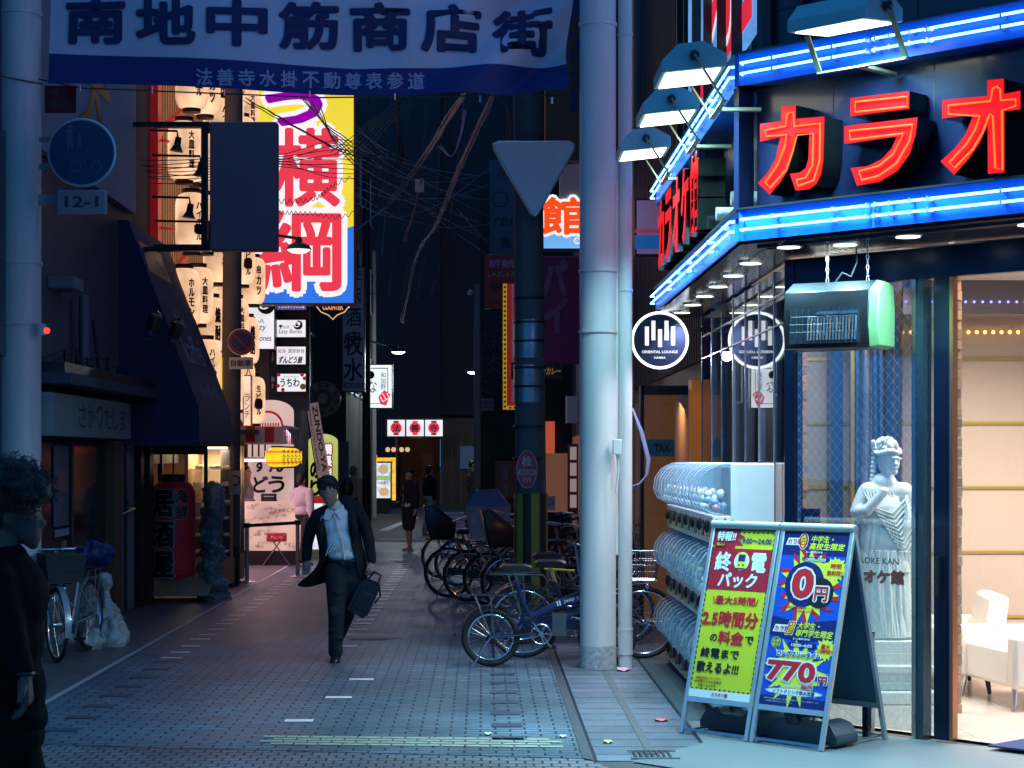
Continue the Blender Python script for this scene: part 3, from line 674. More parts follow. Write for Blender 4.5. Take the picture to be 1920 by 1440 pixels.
for i_ in range(21):
    a = -1.3 + i_ * .13; rx = .180
    x0, y0 = SX(1663) + rx * .9 * math.sin(a), 14.0 - .125 * math.cos(a)
    b.tube([Vector((x0 + .01 * math.sin(i_ * 2), y0 + .0, SZ(1030))), Vector((SX(1664) + .145 * math.sin(a) + .022 * math.sin(i_ * 1.7), 14 - .138 * math.cos(a), SZ(1105 + 8 * (i_ % 3)))), Vector((SX(1669) + .172 * math.sin(a), 14 - .165 * math.cos(a), SZ(1192)))], [.008, .013 + .006 * (i_ % 3 == 0), .019], MARB, n=8)
for i_ in range(10):
    t = i_ / 6
    b.tube([sv(1615 + 6 * i_, 922, -.075), sv(1630 + 5 * i_, 950 + 8 * i_, -.125), sv(1665 + 3 * i_, 962 + 8 * i_, -.13), sv(1698 + i_ * 2, 930 + 7 * i_, -.09)], .0075, MARB, n=7)
b.tube([sv(1690 + 6 * math.sin(k * .9), 930 + k * 18, -.09 + .02 * math.cos(k)) for k in range(9)], .03, MARB, n=8)
b.build('drapery_fold', st)
b = MB()
random.seed(11)
for i_ in range(26):
    t = 2 * math.pi * i_ / 26
    b.ball(sv(1663, 845) + Vector((.090 * math.cos(t), .10 * math.sin(t), .012 * math.sin(3 * t) + .012 * math.sin(t))), .022, MARB, n=8, k=6, sx=1.1, sy=1.1, sz=.75)
for i_ in range(40):
    t, u = random.uniform(0, 6.28), random.uniform(.05, 1.45); b.ball(sv(1661, 843) + Vector((.080 * math.cos(t) * math.cos(u), .088 * math.sin(t) * math.cos(u), .082 * math.sin(u))), .021, MARB, n=8, k=5)
for i_ in range(7): b.ball(sv(1640 - .6 * i_, 852 + i_ * 8, .02), .022, MARB, n=8, k=5); b.ball(sv(1636, 838 - i_ * 1.5, -.02), .018, MARB, n=8, k=5)
b.build('hair_wreath', st)
b = MB(); fc = sv(1673, 868, -.098)
b.tube([fc + Vector((0, .004, .035)), fc + Vector((.004, -.020, -.008)), fc + Vector((.002, .0, -.02))], [.008, .014, .012], MARB, n=8); b.tube([fc + Vector((-.045, .012, .030)), fc + Vector((-.02, -.008, .040)), fc + Vector((.02, -.008, .040)), fc + Vector((.045, .012, .030))], .009, MARB, n=7); b.tube([fc + Vector((-.02, .0, -.038)), fc + Vector((0, -.010, -.034)), fc + Vector((.02, 0, -.038))], .007, MARB, n=6); b.ball(fc + Vector((0, .012, -.068)), .022, MARB, n=8, k=6)
for s_ in (-1, 1): b.ball(fc + Vector((s_ * .028, .006, .02)), .013, MARB, n=8, k=5, sz=.6)
b.ball(fc + Vector((0, .004, -.035)), .018, MARB, n=8, k=5, sz=.4); b.build('face', st)

# ---------------------------------------------------------------- armchairs inside
LEA = mat('cream_leather', (.66, .60, .54), .42, var=.05, scale=25, bump=.08)
def armchair(c, rz, label):
    r = thing('armchair', label, 'armchair', c, 'cream armchairs inside the shop'); c = Vector(c)
    b = MB(); b.box(c.x - .36, c.x + .36, c.y - .30, c.y + .30, c.z + .16, c.z + .44, LEA); b.build('seat', r, bevel=.03)
    b = MB(); b.raw([c + Vector(p) for p in ((-.36, .22, .16), (.36, .22, .16), (.36, .40, .16), (-.36, .40, .16), (-.36, .33, .75), (.36, .33, .75), (.36, .47, .75), (-.36, .47, .75))], [(3, 2, 1, 0), (4, 5, 6, 7), (0, 1, 5, 4), (1, 2, 6, 5), (2, 3, 7, 6), (3, 0, 4, 7)], LEA); b.build('backrest', r, bevel=.035)
    for s_ in (-1, 1):
        b = MB(); b.box(c.x + s_ * .43 - .07, c.x + s_ * .43 + .07, c.y - .32, c.y + .40, c.z + .16, c.z + .54, LEA); b.build('arm', r, bevel=.03)
    for sx in (-1, 1):
        for sy in (-1, 1):
            b = MB(); p = c + Vector((sx * .42, sy * .28, .16)); b.tube([p, p + Vector((sx * .02, sy * .02, -.155))], [.024, .014], STEEL if sy < 0 else DARK, n=8); b.build('leg', r)
    r.rotation_euler = (0, 0, rz); return r
armchair((3.62, 14.75, .02), R(-95), 'cream leather armchair nearest the statue, facing away from it')
armchair((4.02, 13.85, .02), R(-80), 'cream leather armchair inside the doorway, cut by the edge of the opening')
armchair((4.9, 14.7, .02), R(150), 'cream leather armchair by the beige wall, mostly beyond the doorway')

# ---------------------------------------------------------------- capsule toy machines
GW = mat('machine_white', (.74, .68, .69), .35, var=.04); CLR = mat('clear_plastic', (.40, .52, .66), .10, trans=.0, alpha=.17, coat=.5, var=0); CLR.surface_render_method = 'BLENDED' if hasattr(CLR, 'surface_render_method') else None
CAPM = [mat(f'capsule_{i}', c, .3, var=.0) for i, c in enumerate(((.6, .65, .7), (.25, .4, .65), (.65, .6, .4), (.5, .2, .25)))]
INKR_ = mat('ink_red', (.62, .02, .03), .35, var=0)
def capsule_machine(c, row):
    c = Vector(c); w = .235; h = .58
    r = thing('capsule_machine', '', 'vending machine', c, 'capsule toy machines along the shop glass')
    b = MB(); b.box(c.x + .17, c.x + .48, c.y - w, c.y + w, c.z, c.z + h - .006, GW); b.box(c.x + .04, c.x + .17, c.y - w, c.y + w, c.z, c.z + .2, GW); b.box(c.x + .160, c.x + .169, c.y - w + .02, c.y + w - .02, c.z + .21, c.z + h - .03, mat('machine_backing', (.10, .13, .19), .5, var=.2)); b.build('body', r, bevel=.008)
    b = MB(); prof = [(.17, .2), (.05, .215), (-.04, .26), (-.075, .34), (-.06, .44), (.0, .52), (.09, .565), (.17, .572)]
    n = len(prof); vs = [Vector((c.x + a, c.y + s_ * (w - .006) * (1 if 0 < i_ < n - 1 else 1), c.z + z)) for s_ in (-1, 1) for i_, (a, z) in enumerate(prof)]
    b.raw(vs, [(i_, n + i_, n + i_ + 1, i_ + 1) for i_ in range(n - 1)] + [tuple(range(n)), tuple(range(2 * n - 1, n - 1, -1))], CLR); b.build('clear_dome', r)
    for i_ in range(3): b = MB(); b.tube([Vector((c.x + a - .004, c.y - w + .012 + i_ * .223, c.z + z)) for a, z in prof], .0045, mat('clear_rib', (.34, .42, .52), .12, coat=.6), n=5); b.build('dome_rib', r)
    random.seed(int(c.y * 100) + row); b = MB()
    for i_ in range(15):
        b.ball(c + Vector((random.uniform(.0, .13), random.uniform(-.19, .19), .25 + .05 * (i_ // 6) + random.uniform(0, .03))), .032, CAPM[(i_ * 7 + row) % 4], n=10, k=6)
    b.build('capsules', r)
    b = MB(); b.lathe([(.045, 0), (.05, .02), (.02, .035), (.0, .036)], c + Vector((.04, 0, .12)), PLASTIC, n=16, axis=-X_); b.build('dial', r); b = MB(); b.box(c.x + .034, c.x + .040, c.y - .03, c.y + .17, c.z + .03, c.z + .085, mat('price_card', (.7, .62, .2), .5)); b.text('300', Fr((c.x + .033, c.y + .07, c.z + .057), -Y_, Z_), 0, 0, .035, INKR_, bold=.02, c=.002); b.build('price_card', r)
    b = MB(); b.box(c.x + .032, c.x + .042, c.y - .2, c.y - .08, c.z + .04, c.z + .16, PLASTIC); b.build('chute', r)
    return r
proto = None
for j in range(7):
    for row in range(3):
        c = (1.60, 13.55 + j * .475, .05 + row * .585)
        lab = 'clear fronted capsule toy machine in the %s column from the near end, %s row' % (ordinal(j), ('bottom', 'middle', 'top')[row])
        if proto is None: proto = capsule_machine(c, row); proto['label'] = lab
        else: dup(proto, c, label=lab)
b = MB(); b.box(1.66, 2.08, 13.31, 16.7, .008, .05, DARK)
tag(b.build('machine_plinth', bevel=.01), 'low dark base under the stacked capsule machines', 'base')
b = MB(); b.box(1.66, 2.10, 12.98, 13.30, .01, .95, WHITE)
b.box(1.64, 2.11, 12.96, 13.30, .95, .98, WHITE); r = tag(b.build('white_cabinet', bevel=.01), 'white cabinet beside the near end of the capsule machines', 'cabinet')
b = MB()
for i_ in range(5):
    for j in range(3): b.box(1.86 + i_ * .03, 1.872 + i_ * .03, 12.953, 12.96, .82 + j * .025, .832 + j * .025, BLACK)
b.build('vent', r)

# ---------------------------------------------------------------- two A-frame signs
AF = ALU; BACKP = mat('teal_board_back', (.04, .13, .17), .5, var=.08)
P0 = Vector((1.31, 12.42, .010)); du = Vector((Q, -Q, 0)); dn = Vector((-Q, -Q, 0))
BW_, HT, SPR = .565, 1.375, .36
def aframe(i_, label):
    o = P0 + du * (i_ * (BW_ + .012)); r = thing('a_frame_sign', label, 'a-frame sign', o + du * BW_ / 2 - dn * SPR, 'a-frame signs outside the karaoke shop')
    up = (Vector((0, 0, HT)) - dn * SPR).normalized(); L = math.hypot(HT, SPR); fr = Fr(o, du, up)
    upb = (Vector((0, 0, HT)) + dn * SPR).normalized(); fb = Fr(o - dn * SPR * 2 + du * BW_, -du, upb)
    for nm, q in (('front_leg', fr), ('rear_leg', fb)):
        for a in (0, BW_ - .03):
            b = MB(); b.fbox(q, a, a + .03, 0, L - .0, -.014, .014, AF); b.build(nm, r, bevel=.004)
        b = MB(); b.fbox(q, .03, BW_ - .03, .215, .25, -.012, .012, AF); b.fbox(q, .03, BW_ - .03, .02, .038, -.01, .006, STEEL); b.build('rail', r)
    b = MB(); b.fbox(fb, .03, BW_ - .03, .25, L - .03, -.004, .006, BACKP); b.build('back_panel', r)
    b = MB(); b.tube([o - dn * SPR + Z_ * HT, o - dn * SPR + Z_ * HT + du * BW_], .028, AF, n=16); b.build('top_rail', r)
    b = MB()
    for a in (.05, BW_ - .05): b.bar(o + du * a + Z_ * .02, o + du * a - dn * SPR * 2 + Z_ * .02, .018, .012, STEEL)
    b.build('spreader', r)
    return r, Fr(fr.p(.03, .25, .004), du, up), BW_ - .06, L - .25 - .035
PY = mat('poster_yellow', (.66, .62, .03), .35, var=.03); PR = mat('poster_red', (.46, .018, .035), .35, var=.03); PB = mat('poster_blue', (.015, .075, .50), .35, var=.03); PN = mat('poster_navy', (.012, .02, .13), .35, var=.03)
INKR = mat('ink_red', (.62, .02, .03), .35, var=0); INKK = mat('ink_black', (.015, .015, .02), .35, var=0); INKW = mat('ink_white', (.8, .8, .8), .35, var=0); INKY = mat('ink_yellow', (.75, .72, .05), .35, var=0); INKN = mat('ink_navy', (.02, .03, .18), .35, var=0); INKG = mat('ink_grey', (.45, .46, .48), .35, var=0)
r, fr, W_, H_ = aframe(0, 'a-frame sign with a yellow and red last train offer poster')
def U(u): return u * W_
def V(v): return (1 - v) * H_
b = MB(); b.fbox(fr, 0, W_, 0, H_, -.004, 0, PY); b.rect(fr, 0, W_, 0, V(.955), .0015, INKW); b.rect(fr, U(.0), U(1), V(.36), V(.11), .0012, PR); b.build('poster', r)
t = MB()
t.star(fr, U(.2), V(.04), .14, .095, .002, PR, 14, 1.15); t.text('特報!!', fr, U(.22), V(.038), .062, INKW, w=U(.30), bold=.03, c=.0035, outline=.004, om=PR, shear=.1)
t.text('安心!', fr, U(.14), V(.088), .022, INKY, w=U(.13), bold=.02, c=.0045, outline=.003, om=INKK)
t.text('19:00～24:00', fr, U(.70), V(.062), .034, INKN, w=U(.50), bold=.03, c=.003)
t.text('終', fr, U(.22), V(.19), .125, INKW, w=U(.25), bold=.03, c=.003); t.text('電', fr, U(.80), V(.19), .125, INKW, w=U(.23), bold=.03, c=.003)
t.disc(fr, U(.52), V(.185), .062, .0025, INKW); t.fbox(fr, U(.45), U(.59), V(.225), V(.135), .003, .004, INKY); t.fbox(fr, U(.465), U(.575), V(.185), V(.145), .0042, .005, INKN)
t.disc(fr, U(.485), V(.208), .007, .0046, INKK); t.disc(fr, U(.555), V(.208), .007, .0046, INKK); t.rect(fr, U(.45), U(.59), V(.233), V(.227), .0046, INKK)
t.text('パック', fr, U(.50), V(.30), .095, INKW, w=U(.62), bold=.035, c=.003)
t.text('\\最大5時間/', fr, U(.52), V(.42), .055, INKR, w=U(.74), bold=.03, c=.003); t.text('2.5時間分', fr, U(.48), V(.53), .10, INKR, w=U(.90), bold=.035, c=.003)
t.text('の', fr, U(.26), V(.645), .045, INKK, w=U(.11), bold=.03, c=.003); t.text('料金', fr, U(.54), V(.64), .085, INKR, w=U(.40), bold=.035, c=.003); t.text('で', fr, U(.84), V(.645), .05, INKK, w=U(.13), bold=.03, c=.003)
t.text('終電まで', fr, U(.40), V(.735), .062, INKK, w=U(.62), bold=.03, c=.003); t.text('歌えるよ!!!', fr, U(.40), V(.82), .07, INKK, w=U(.68), bold=.035, c=.003)
for k, s_ in enumerate(('※組数限定となります。', '※2名様以上のお客様が', '対象となります。')): t.text(s_, fr, U(.28), V(.885 + k * .022), .017, INKR if k == 0 else INKK, w=U((.42, .44, .3)[k]), bold=.02, c=.003)
t.text('カラオケ館', fr, U(.5), V(.977), .026, INKR, w=U(.26), bold=.03, c=.0035)
for k in range(30):
    for a in (0.012, .988):
        if k % 1 == 0: t.rect(fr, U(a - .01), U(a + .01), V(.012 + (k + .5) * .0313), V(.012 + k * .0313), .0022, INKK)
for k in range(13):
    for vv in (.008, .945): t.rect(fr, U(.02 + k * .076), U(.055 + k * .076), V(vv + .008), V(vv), .0022, INKK)
t.build('lettering', r)
r, fr, W_, H_ = aframe(1, 'a-frame sign with a blue student offer poster and red price numerals')
b = MB(); b.fbox(fr, 0, W_, 0, H_, -.004, 0, PB); b.rect(fr, 0, W_, V(.13), V(0), .0012, PN); b.flat([(0, V(.49)), (U(.5), V(.52)), (W_, V(.49)), (W_, V(.60)), (U(.5), V(.63)), (0, V(.60))], fr, .0012, PN); b.rect(fr, 0, W_, 0, V(.945), .0012, PN); b.build('poster', r)
t = MB()
def plate(v, s2):
    t.flat([(U(.04), V(v + .025)), (U(.30), V(v + .025)), (U(.33), V(v - .018)), (U(.07), V(v - .018))], fr, .002, INKW); t.text('カラ館', fr, U(.18), V(v + .004), .035, INKR, w=U(.22), bold=.03, c=.003)
    if s2 == 'ゼロ': t.disc(fr, U(.31), V(v), .037, .003, INKW, ry=.056); t.disc(fr, U(.31), V(v), .033, .0034, INKR, ry=.052); t.disc(fr, U(.31), V(v), .02, .0038, INKY, ry=.042)
    else:
        t.flat([(U(.23), V(v + .04)), (U(.35), V(v + .04)), (U(.40), V(v - .042)), (U(.28), V(v - .042))], fr, .003, INKW); t.flat([(U(.24), V(v + .037)), (U(.345), V(v + .037)), (U(.39), V(v - .039)), (U(.285), V(v - .039))], fr, .0034, INKR); t.flat([(U(.26), V(v + .03)), (U(.33), V(v + .03)), (U(.37), V(v - .032)), (U(.30), V(v - .032))], fr, .0038, INKY)
    t.text(s2, fr, U(.31), V(v), .026, INKR, w=U(.06), bold=.03, c=.0045, tall=True, gap=1.0)
plate(.05, 'ゼロ'); t.text('中学生・', fr, U(.60), V(.035), .042, INKY, w=U(.33), bold=.03, c=.003, shear=.2); t.text('高校生限定', fr, U(.68), V(.078), .045, INKY, w=U(.53), bold=.03, c=.003, shear=.2); t.text('お1人様税込料金', fr, U(.5), V(.112), .014, INKW, w=U(.26), bold=.02)
def pill(u0, u1, v, h, s_): 
    P = [(U(u0) + h / 2 - h / 2 * math.sin(k * math.pi / 8), V(v) + h / 2 * math.cos(k * math.pi / 8)) for k in range(9)] + [(U(u1) - h / 2 + h / 2 * math.sin(k * math.pi / 8), V(v) - h / 2 * math.cos(k * math.pi / 8)) for k in range(9)]
    t.flat(P, fr, .002, PN); t.text(s_, fr, U((u0 + u1) / 2), V(v), h * .62, INKW, w=U((u1 - u0) * .72), bold=.02, c=.003)
pill(.32, .75, .155, .034, 'OPEN~22:00')
t.star(fr, U(.5), V(.30), .27, .17, .0016, INKR, 16, .95); t.star(fr, U(.5), V(.30), .235, .16, .002, INKY, 16, .95, .1)
t.disc(fr, U(.42), V(.30), .15, .0024, PN); t.disc(fr, U(.68), V(.345), .10, .0025, INKK)
t.text('0', fr, U(.40), V(.295), .20, INKR, w=U(.34), bold=.05, c=.004, outline=.013, om=INKW); t.text('円', fr, U(.70), V(.35), .09, INKR, w=U(.19), bold=.03, c=.004, outline=.008, om=INKW)
t.star(fr, U(.86), V(.205), .085, .062, .0028, INKY, 14, 1.0); t.text('時間', fr, U(.86), V(.188), .034, INKR, w=U(.16), bold=.03, c=.004); t.text('無制限!!', fr, U(.86), V(.228), .034, INKR, w=U(.24), bold=.03, c=.004)
t.text('※ドリンク飲み放題別途660円・ソフトドリンク飲み放題込', fr, U(.5), V(.435), .016, INKR, w=U(.84), bold=.02, c=.003); t.text('ご利用いただけます。', fr, U(.5), V(.455), .015, INKR, w=U(.3), bold=.02)
plate(.555, 'ロング'); t.text('大学生・', fr, U(.58), V(.535), .042, INKY, w=U(.33), bold=.03, c=.003, shear=.2); t.text('専門学生限定', fr, U(.68), V(.578), .045, INKY, w=U(.56), bold=.03, c=.003, shear=.2); t.text('お1人様税込料金', fr, U(.5), V(.612), .014, INKW, w=U(.26), bold=.02)
pill(.30, .74, .648, .034, '18:00~6:00')
t.disc(fr, U(.12), V(.64), .036, .002, INKY); t.disc(fr, U(.12), V(.64), .032, .0024, INKN); t.text('店舗', fr, U(.12), V(.63), .022, INKY, w=U(.10), bold=.02, c=.003); t.text('限定', fr, U(.12), V(.652), .022, INKY, w=U(.10), bold=.02, c=.003)
t.star(fr, U(.88), V(.66), .078, .055, .0028, INKY, 13); t.text('最大', fr, U(.88), V(.645), .03, INKR, w=U(.13), bold=.03, c=.004); t.text('12時間!!', fr, U(.88), V(.672), .028, INKR, w=U(.22), bold=.03, c=.004)
t.text('ロングフリータイム', fr, U(.50), V(.70), .034, INKN, w=U(.66), bold=.035, c=.0045, outline=.005, om=INKW)
t.star(fr, U(.48), V(.80), .22, .12, .002, INKY, 15, 1.15)
t.text('770', fr, U(.42), V(.80), .135, INKR, w=U(.74), bold=.045, c=.004, outline=.011, om=INKW, shear=.0); t.text('円', fr, U(.91), V(.835), .05, INKR, w=U(.13), bold=.03, c=.004, outline=.006, om=INKW)
t.text('金・土・祝前日はプラス', fr, U(.40), V(.882), .018, INKW, w=U(.36), bold=.02, c=.003); t.text('880円', fr, U(.69), V(.88), .026, INKR, w=U(.17), bold=.03, c=.003, outline=.003, om=INKW)
t.disc(fr, U(.5), V(.915), U(.44), .002, INKG, ry=.024); t.disc(fr, U(.5), V(.915), U(.40), .0023, INKW, ry=.02); t.text('ソフトドリンク飲み放題', fr, U(.5), V(.915), .027, INKN, w=U(.64), bold=.03, c=.003)
t.text('※本券をお持ちの方に限ります。他の割引との併用はできません。詳しくは店頭スタッフまで', fr, U(.48), V(.96), .011, INKG, w=U(.84), bold=.01); t.text('お問い合わせください。', fr, U(.3), V(.975), .011, INKG, w=U(.4), bold=.01)
t.build('lettering', r)
WB = mat('weight_plastic', (.03, .055, .075), .45, var=.1)
def weight(c, label):
    c = Vector(c); r = thing('sign_weight', label, 'base weight', c, 'water filled sign weights')
    prof = [(-.27, .0), (.27, .0), (.275, .05), (.22, .13), (.12, .155), (.10, .11), (-.10, .11), (-.12, .155), (-.22, .13), (-.275, .05)]
    b = MB(); b.prism([(a, z) for a, z in prof], Fr(c, du, Z_), -.13, .13, WB); o = b.build('body', r, bevel=.03)
    b = MB(); b.tube([c + du * -.12 + Z_ * .145, c + du * -.05 + Z_ * .165, c + du * .05 + Z_ * .165, c + du * .12 + Z_ * .145], .017, WB, n=8); b.build('handle', r)
weight(P0 + du * .28 - dn * .34 + Z_ * .014, 'dark rounded weight under the yellow a-frame sign'); weight(P0 + du * .88 - dn * .26 + Z_ * .014, 'dark rounded weight under the blue a-frame sign')
ps = thing('poster_stand', 'slim steel stand with a small dark panel beside the glass door', 'stand', (2.52, 12.22, .01))
b = MB(); b.fbox(Fr((2.50, 12.24, .01), du, Z_), 0, .035, 0, .68, -.02, .02, DKB); b.fbox(Fr((2.50, 12.24, .01), du, Z_), .045, .07, 0, .68, -.02, .02, STEEL); b.build('post', ps); b = MB(); b.fbox(Fr((2.50, 12.24, .01), du, Z_), -.18, .07, .66, .69, -.02, .03, BLACK); b.build('top_bar', ps)
b = MB(); wn = Fr((2.3, 13.0, 1.25), du, Z_); b.fbox(cg, .06, .21, 1.225, 1.49, -.02, -.012, PN); r = tag(b.build('door_notice'), 'small navy notice with white writing stuck behind the corner glass', 'notice')
t = MB(); t.text('ご来店前に', cg, .185, 1.38, .02, INKG, w=.018, tall=True, c=-.011); t.text('オンライン', cg, .14, 1.38, .024, INKY, w=.024, tall=True, c=-.011); t.text('予約を', cg, .10, 1.40, .024, INKY, w=.022, tall=True, c=-.011); t.build('lettering', r)

# ---------------------------------------------------------------- round lounge sign
lf = Fr((1.68, 17.7, gZ(638, 17.7)), X_, Z_); r = thing('round_sign', 'round navy lounge sign with five white bars and a glowing rim', 'sign', (1.68, 17.7, lf.o.z))
SGN = mat('navy_sign_face', (.012, .02, .05), .3, var=0); RIM = glow('white_rim', (.86, .93, 1), 2.0); LIT = glow('lit_white', (.92, .95, 1), 1.15)
b = MB(); b.lathe([(.26, 0), (.265, .05), (.265, .10), (.26, .15)], lf.p(0, 0, -.15), SGN, n=40, axis=lf.n); b.build('sign_box', r)
b = MB(); b.ring(lf, 0, 0, .248, .275, .003, RIM, 44); b.build('rim', r)
b = MB()
for i_, (z0, z1) in enumerate(((-.05, .13), (0, .185), (-.065, .105), (0, .185), (-.05, .13))): b.rect(lf, -.142 + i_ * .062, -.104 + i_ * .062, z0, z1, .003, LIT)
b.text('ORIENTAL LOUNGE', lf, 0, -.11, .026, LIT, w=.34, bold=.02); b.text('NAMBA', lf, 0, -.165, .022, LIT, w=.11, bold=.015); b.build('emblem', r)
b = MB(); b.bar((1.68, 17.78, lf.o.z + .1), (2.2, 17.78, lf.o.z + .1), .04, .04, DARK); b.build('bracket', r)

# ---------------------------------------------------------------- gate poles, pipe, banner
def gate_pole(x, y_, r_, label, rings):
    r = thing('gate_pole', label, 'pole', (x, y_, 0), 'shopping street gate poles')
    b = MB(); b.lathe([(r_ * 1.02, 0), (r_, .15), (r_, 7.2)], (x, y_, .0), POLEP, n=40); b.build('shaft', r)
    for z, th in rings: b = MB(); b.lathe([(r_ + .001, -th), (r_ + .012, -th), (r_ + .012, th), (r_ + .001, th)], (x, y_, z), POLEP, n=40); b.build('band', r)
    return r
YP = 16.25
rp = gate_pole(gX(1121, YP), YP, .158, 'thick pale grey pole right of the parked bicycles', [(gZ(505, 16.1), .012), (gZ(620, 16.1), .012), (gZ(40, 16.1), .014)])
b = MB(); b.lathe([(.164, 0), (.162, .10), (.159, .2)], (gX(1121, YP), YP, .006), mat('scuffed_paint', (.34, .36, .36), .8, var=.6, scale=26, bump=.4), n=40); b.build('scuffed_foot', rp)
lp = gate_pole(gX(34, 16.9), 16.9, .205, 'thick pale grey pole behind the dark passer-by', [(gZ(18, 16.7), .014), (gZ(605, 16.7), .012), (gZ(490, 16.7), .012)])
r = thing('drainpipe', 'slim pale pipe strapped beside the thick pole by the capsule machines', 'pipe', (gX(1172, YP), YP, 0))
b = MB(); b.lathe([(.062, 0), (.062, 7.2)], (gX(1172, YP), YP, 0), POLEP, n=28); b.build('pipe', r)
for py in (1225, 1180, 65, 545): b = MB(); b.lathe([(.063, -.008), (.069, -.008), (.069, .008), (.063, .008)], (gX(1172, YP), YP, gZ(py, YP)), POLEP, n=28); b.build('band', r)
b = MB(); b.lathe([(.064, 0), (.067, .0), (.067, .22), (.064, .22)], (gX(1172, YP), YP, gZ(1225, YP)), POLEP, n=28); b.build('collar', r)
b = MB(); b.bar((gX(1121, YP), YP, gZ(548, YP)), (gX(1185, YP), YP, gZ(548, YP)), .012, .02, POLEP); b.box(gX(1152, YP), gX(1159, YP), YP - .03, YP, gZ(1040, YP), gZ(300, YP), POLEP); b.build('strap', r)
r = thing('junction_box', 'small pale junction box on the pole beside the coiled cable', 'box', (gX(1157, 16.05), 16.05, gZ(850, 16.05)))
b = MB(); b.box(gX(1149, 16.05), gX(1165, 16.05), 16.02, 16.10, gZ(852, 16.05), gZ(824, 16.05), POLEP); b.build('case', r, bevel=.006); b = MB(); b.tube([(gX(1157, 16.05), 16.06, gZ(852, 16.05)), (gX(1160, 16.05), 16.06, gZ(880, 16.05)), (gX(1155, 16.05), 16.07, gZ(925, 16.05))], .009, POLEP, n=8); b.build('conduit', r)
b = MB()
for k in range(4):
    d = k * .012
    b.tube([(gX(1184 + k, 17), 17 + d, gZ(765, 17)), (gX(1200 + k * 2, 17), 17 + d, gZ(810, 17)), (gX(1213 + k * 2, 17), 17 + d, gZ(860, 17)), (gX(1212 + k, 17), 17 + d, gZ(890, 17)), (gX(1198, 17), 17 + d, gZ(908 + k, 17)), (gX(1180, 17), 17 + d, gZ(912 + k * 2, 17))], .007, CABLEP, n=6)
tag(b.build('cable_loop'), 'loop of grey cables hanging beside the slim pipe', 'cable')

BN = 16.85
r = thing('street_banner', 'white and blue shopping street banner with big navy characters across the street', 'banner', (-1.6, BN, 5.1))
WHC = mat('banner_white', (.58, .55, .66), .7, var=.06, scale=3); BLC = mat('banner_blue', (.008, .022, .16), .7, var=.1, scale=3); NVC = mat('banner_navy_ink', (.012, .018, .10), .7, var=0); LBC = mat('banner_pale_ink', (.34, .36, .55), .7, var=0)
bx0, bx1 = gX(93, BN), gX(1063, BN); btop = gZ(-210, BN)
def bwave(x, z):
    t = (x - bx0) / (bx1 - bx0); s_ = (z - 5.1)
    w = .035 * math.sin(x * 3.1 + z * 2.2) + .03 * math.sin(x * 1.3 - z * 3.0)
    fold = max(0, t - .55) / .45
    return BN + w + .12 * fold * math.sin((x * .75 - z * .9) * 9.5) * (.4 + fold) - .0
def bbot(x):
    t = (x - bx0) / (bx1 - bx0); return gZ(158 + 26 * t - 4 * math.sin(t * 9) - 10 * max(0, t - .88) / .12, BN)
def bmid(x):
    t = (x - bx0) / (bx1 - bx0); return gZ(101 + 24 * min(1, t * 1.7) - 4 * max(0, t - .7) / .3 - 2 * math.sin(t * 7), BN)
def bshape(name, z0f, z1f, m, nz):
    b = MB(); nx = 150; vs = []
    for j in range(nz + 1):
        for i_ in range(nx + 1):
            x = bx0 + (bx1 - bx0) * i_ / nx; z = z0f(x) + (z1f(x) - z0f(x)) * j / nz
            dx = -.0; 
            if i_ == nx: dx = -.02 * math.sin(z * 6) + .08 * (z - 5.1) * .5
            vs.append((x + dx, bwave(x, z), z))
    fs = [(j * (nx + 1) + i_, j * (nx + 1) + i_ + 1, (j + 1) * (nx + 1) + i_ + 1, (j + 1) * (nx + 1) + i_) for j in range(nz) for i_ in range(nx)]
    b.raw(vs, fs, m); return b
bshape('c', bmid, lambda x: btop, WHC, 46).build('white_cloth', r, sharp=180)
bshape('c', bbot, bmid, BLC, 12).build('blue_cloth', r, sharp=180)
def wavy(mb):                                               # lay flat lettering on the rippled cloth
    mb.v = [(x, bwave(x, z) + (y_ - BN) , z) for x, y_, z in mb.v]
def subdiv(vs, fs, maxl): return vs, fs
def banner_text(st, px0, px1, pyc, hpx, m, bold, outline=0, om=None):
    n = len(st); t = MB(); f0 = Fr((0, BN, 0), X_, Z_)
    for i_, c_ in enumerate(st):
        px = px0 + (px1 - px0) * (i_ + .5) / n; py = pyc(px)
        w_ = (px1 - px0) / n * .80 / F * BN; h_ = hpx / F * BN
        o_ = outline
        t.text(c_, f0, gX(px, BN), gZ(py, BN), h_, m, w=w_ if hpx > 60 else h_, bold=bold, c=.012, outline=o_, om=om or m)
    wavy(t); return t
banner_text('南地中筋商店街', 112, 1046, lambda px: 37 + (px - 120) * .024, 82, NVC, .03, .004).build('big_lettering', r)
banner_text('法善寺水掛不動尊表参道', 364, 800, lambda px: 146 + (px - 364) * .012, 30, LBC, .02).build('small_lettering', r)
b = MB(); b.tube([(gX(-20, BN), BN, gZ(128, BN)), (gX(150, BN), BN, gZ(165, BN)), (gX(600, BN), BN, gZ(183, BN)), (gX(1040, BN), BN, gZ(178, BN)), (gX(1085, BN), BN - .1, gZ(190, BN)), (gX(1185, BN), BN, gZ(232, BN))], .007, CABLE, n=6)
for px in (150, 285, 420, 580, 740, 900, 1035): b.tube([(gX(px, BN), BN, gZ(158 + (px - 93) * .026, BN)), (gX(px, BN), BN, gZ(158 + (px - 93) * .026 + 12, BN))], .01, STEEL, n=6)
b.build('hem_rope', r)

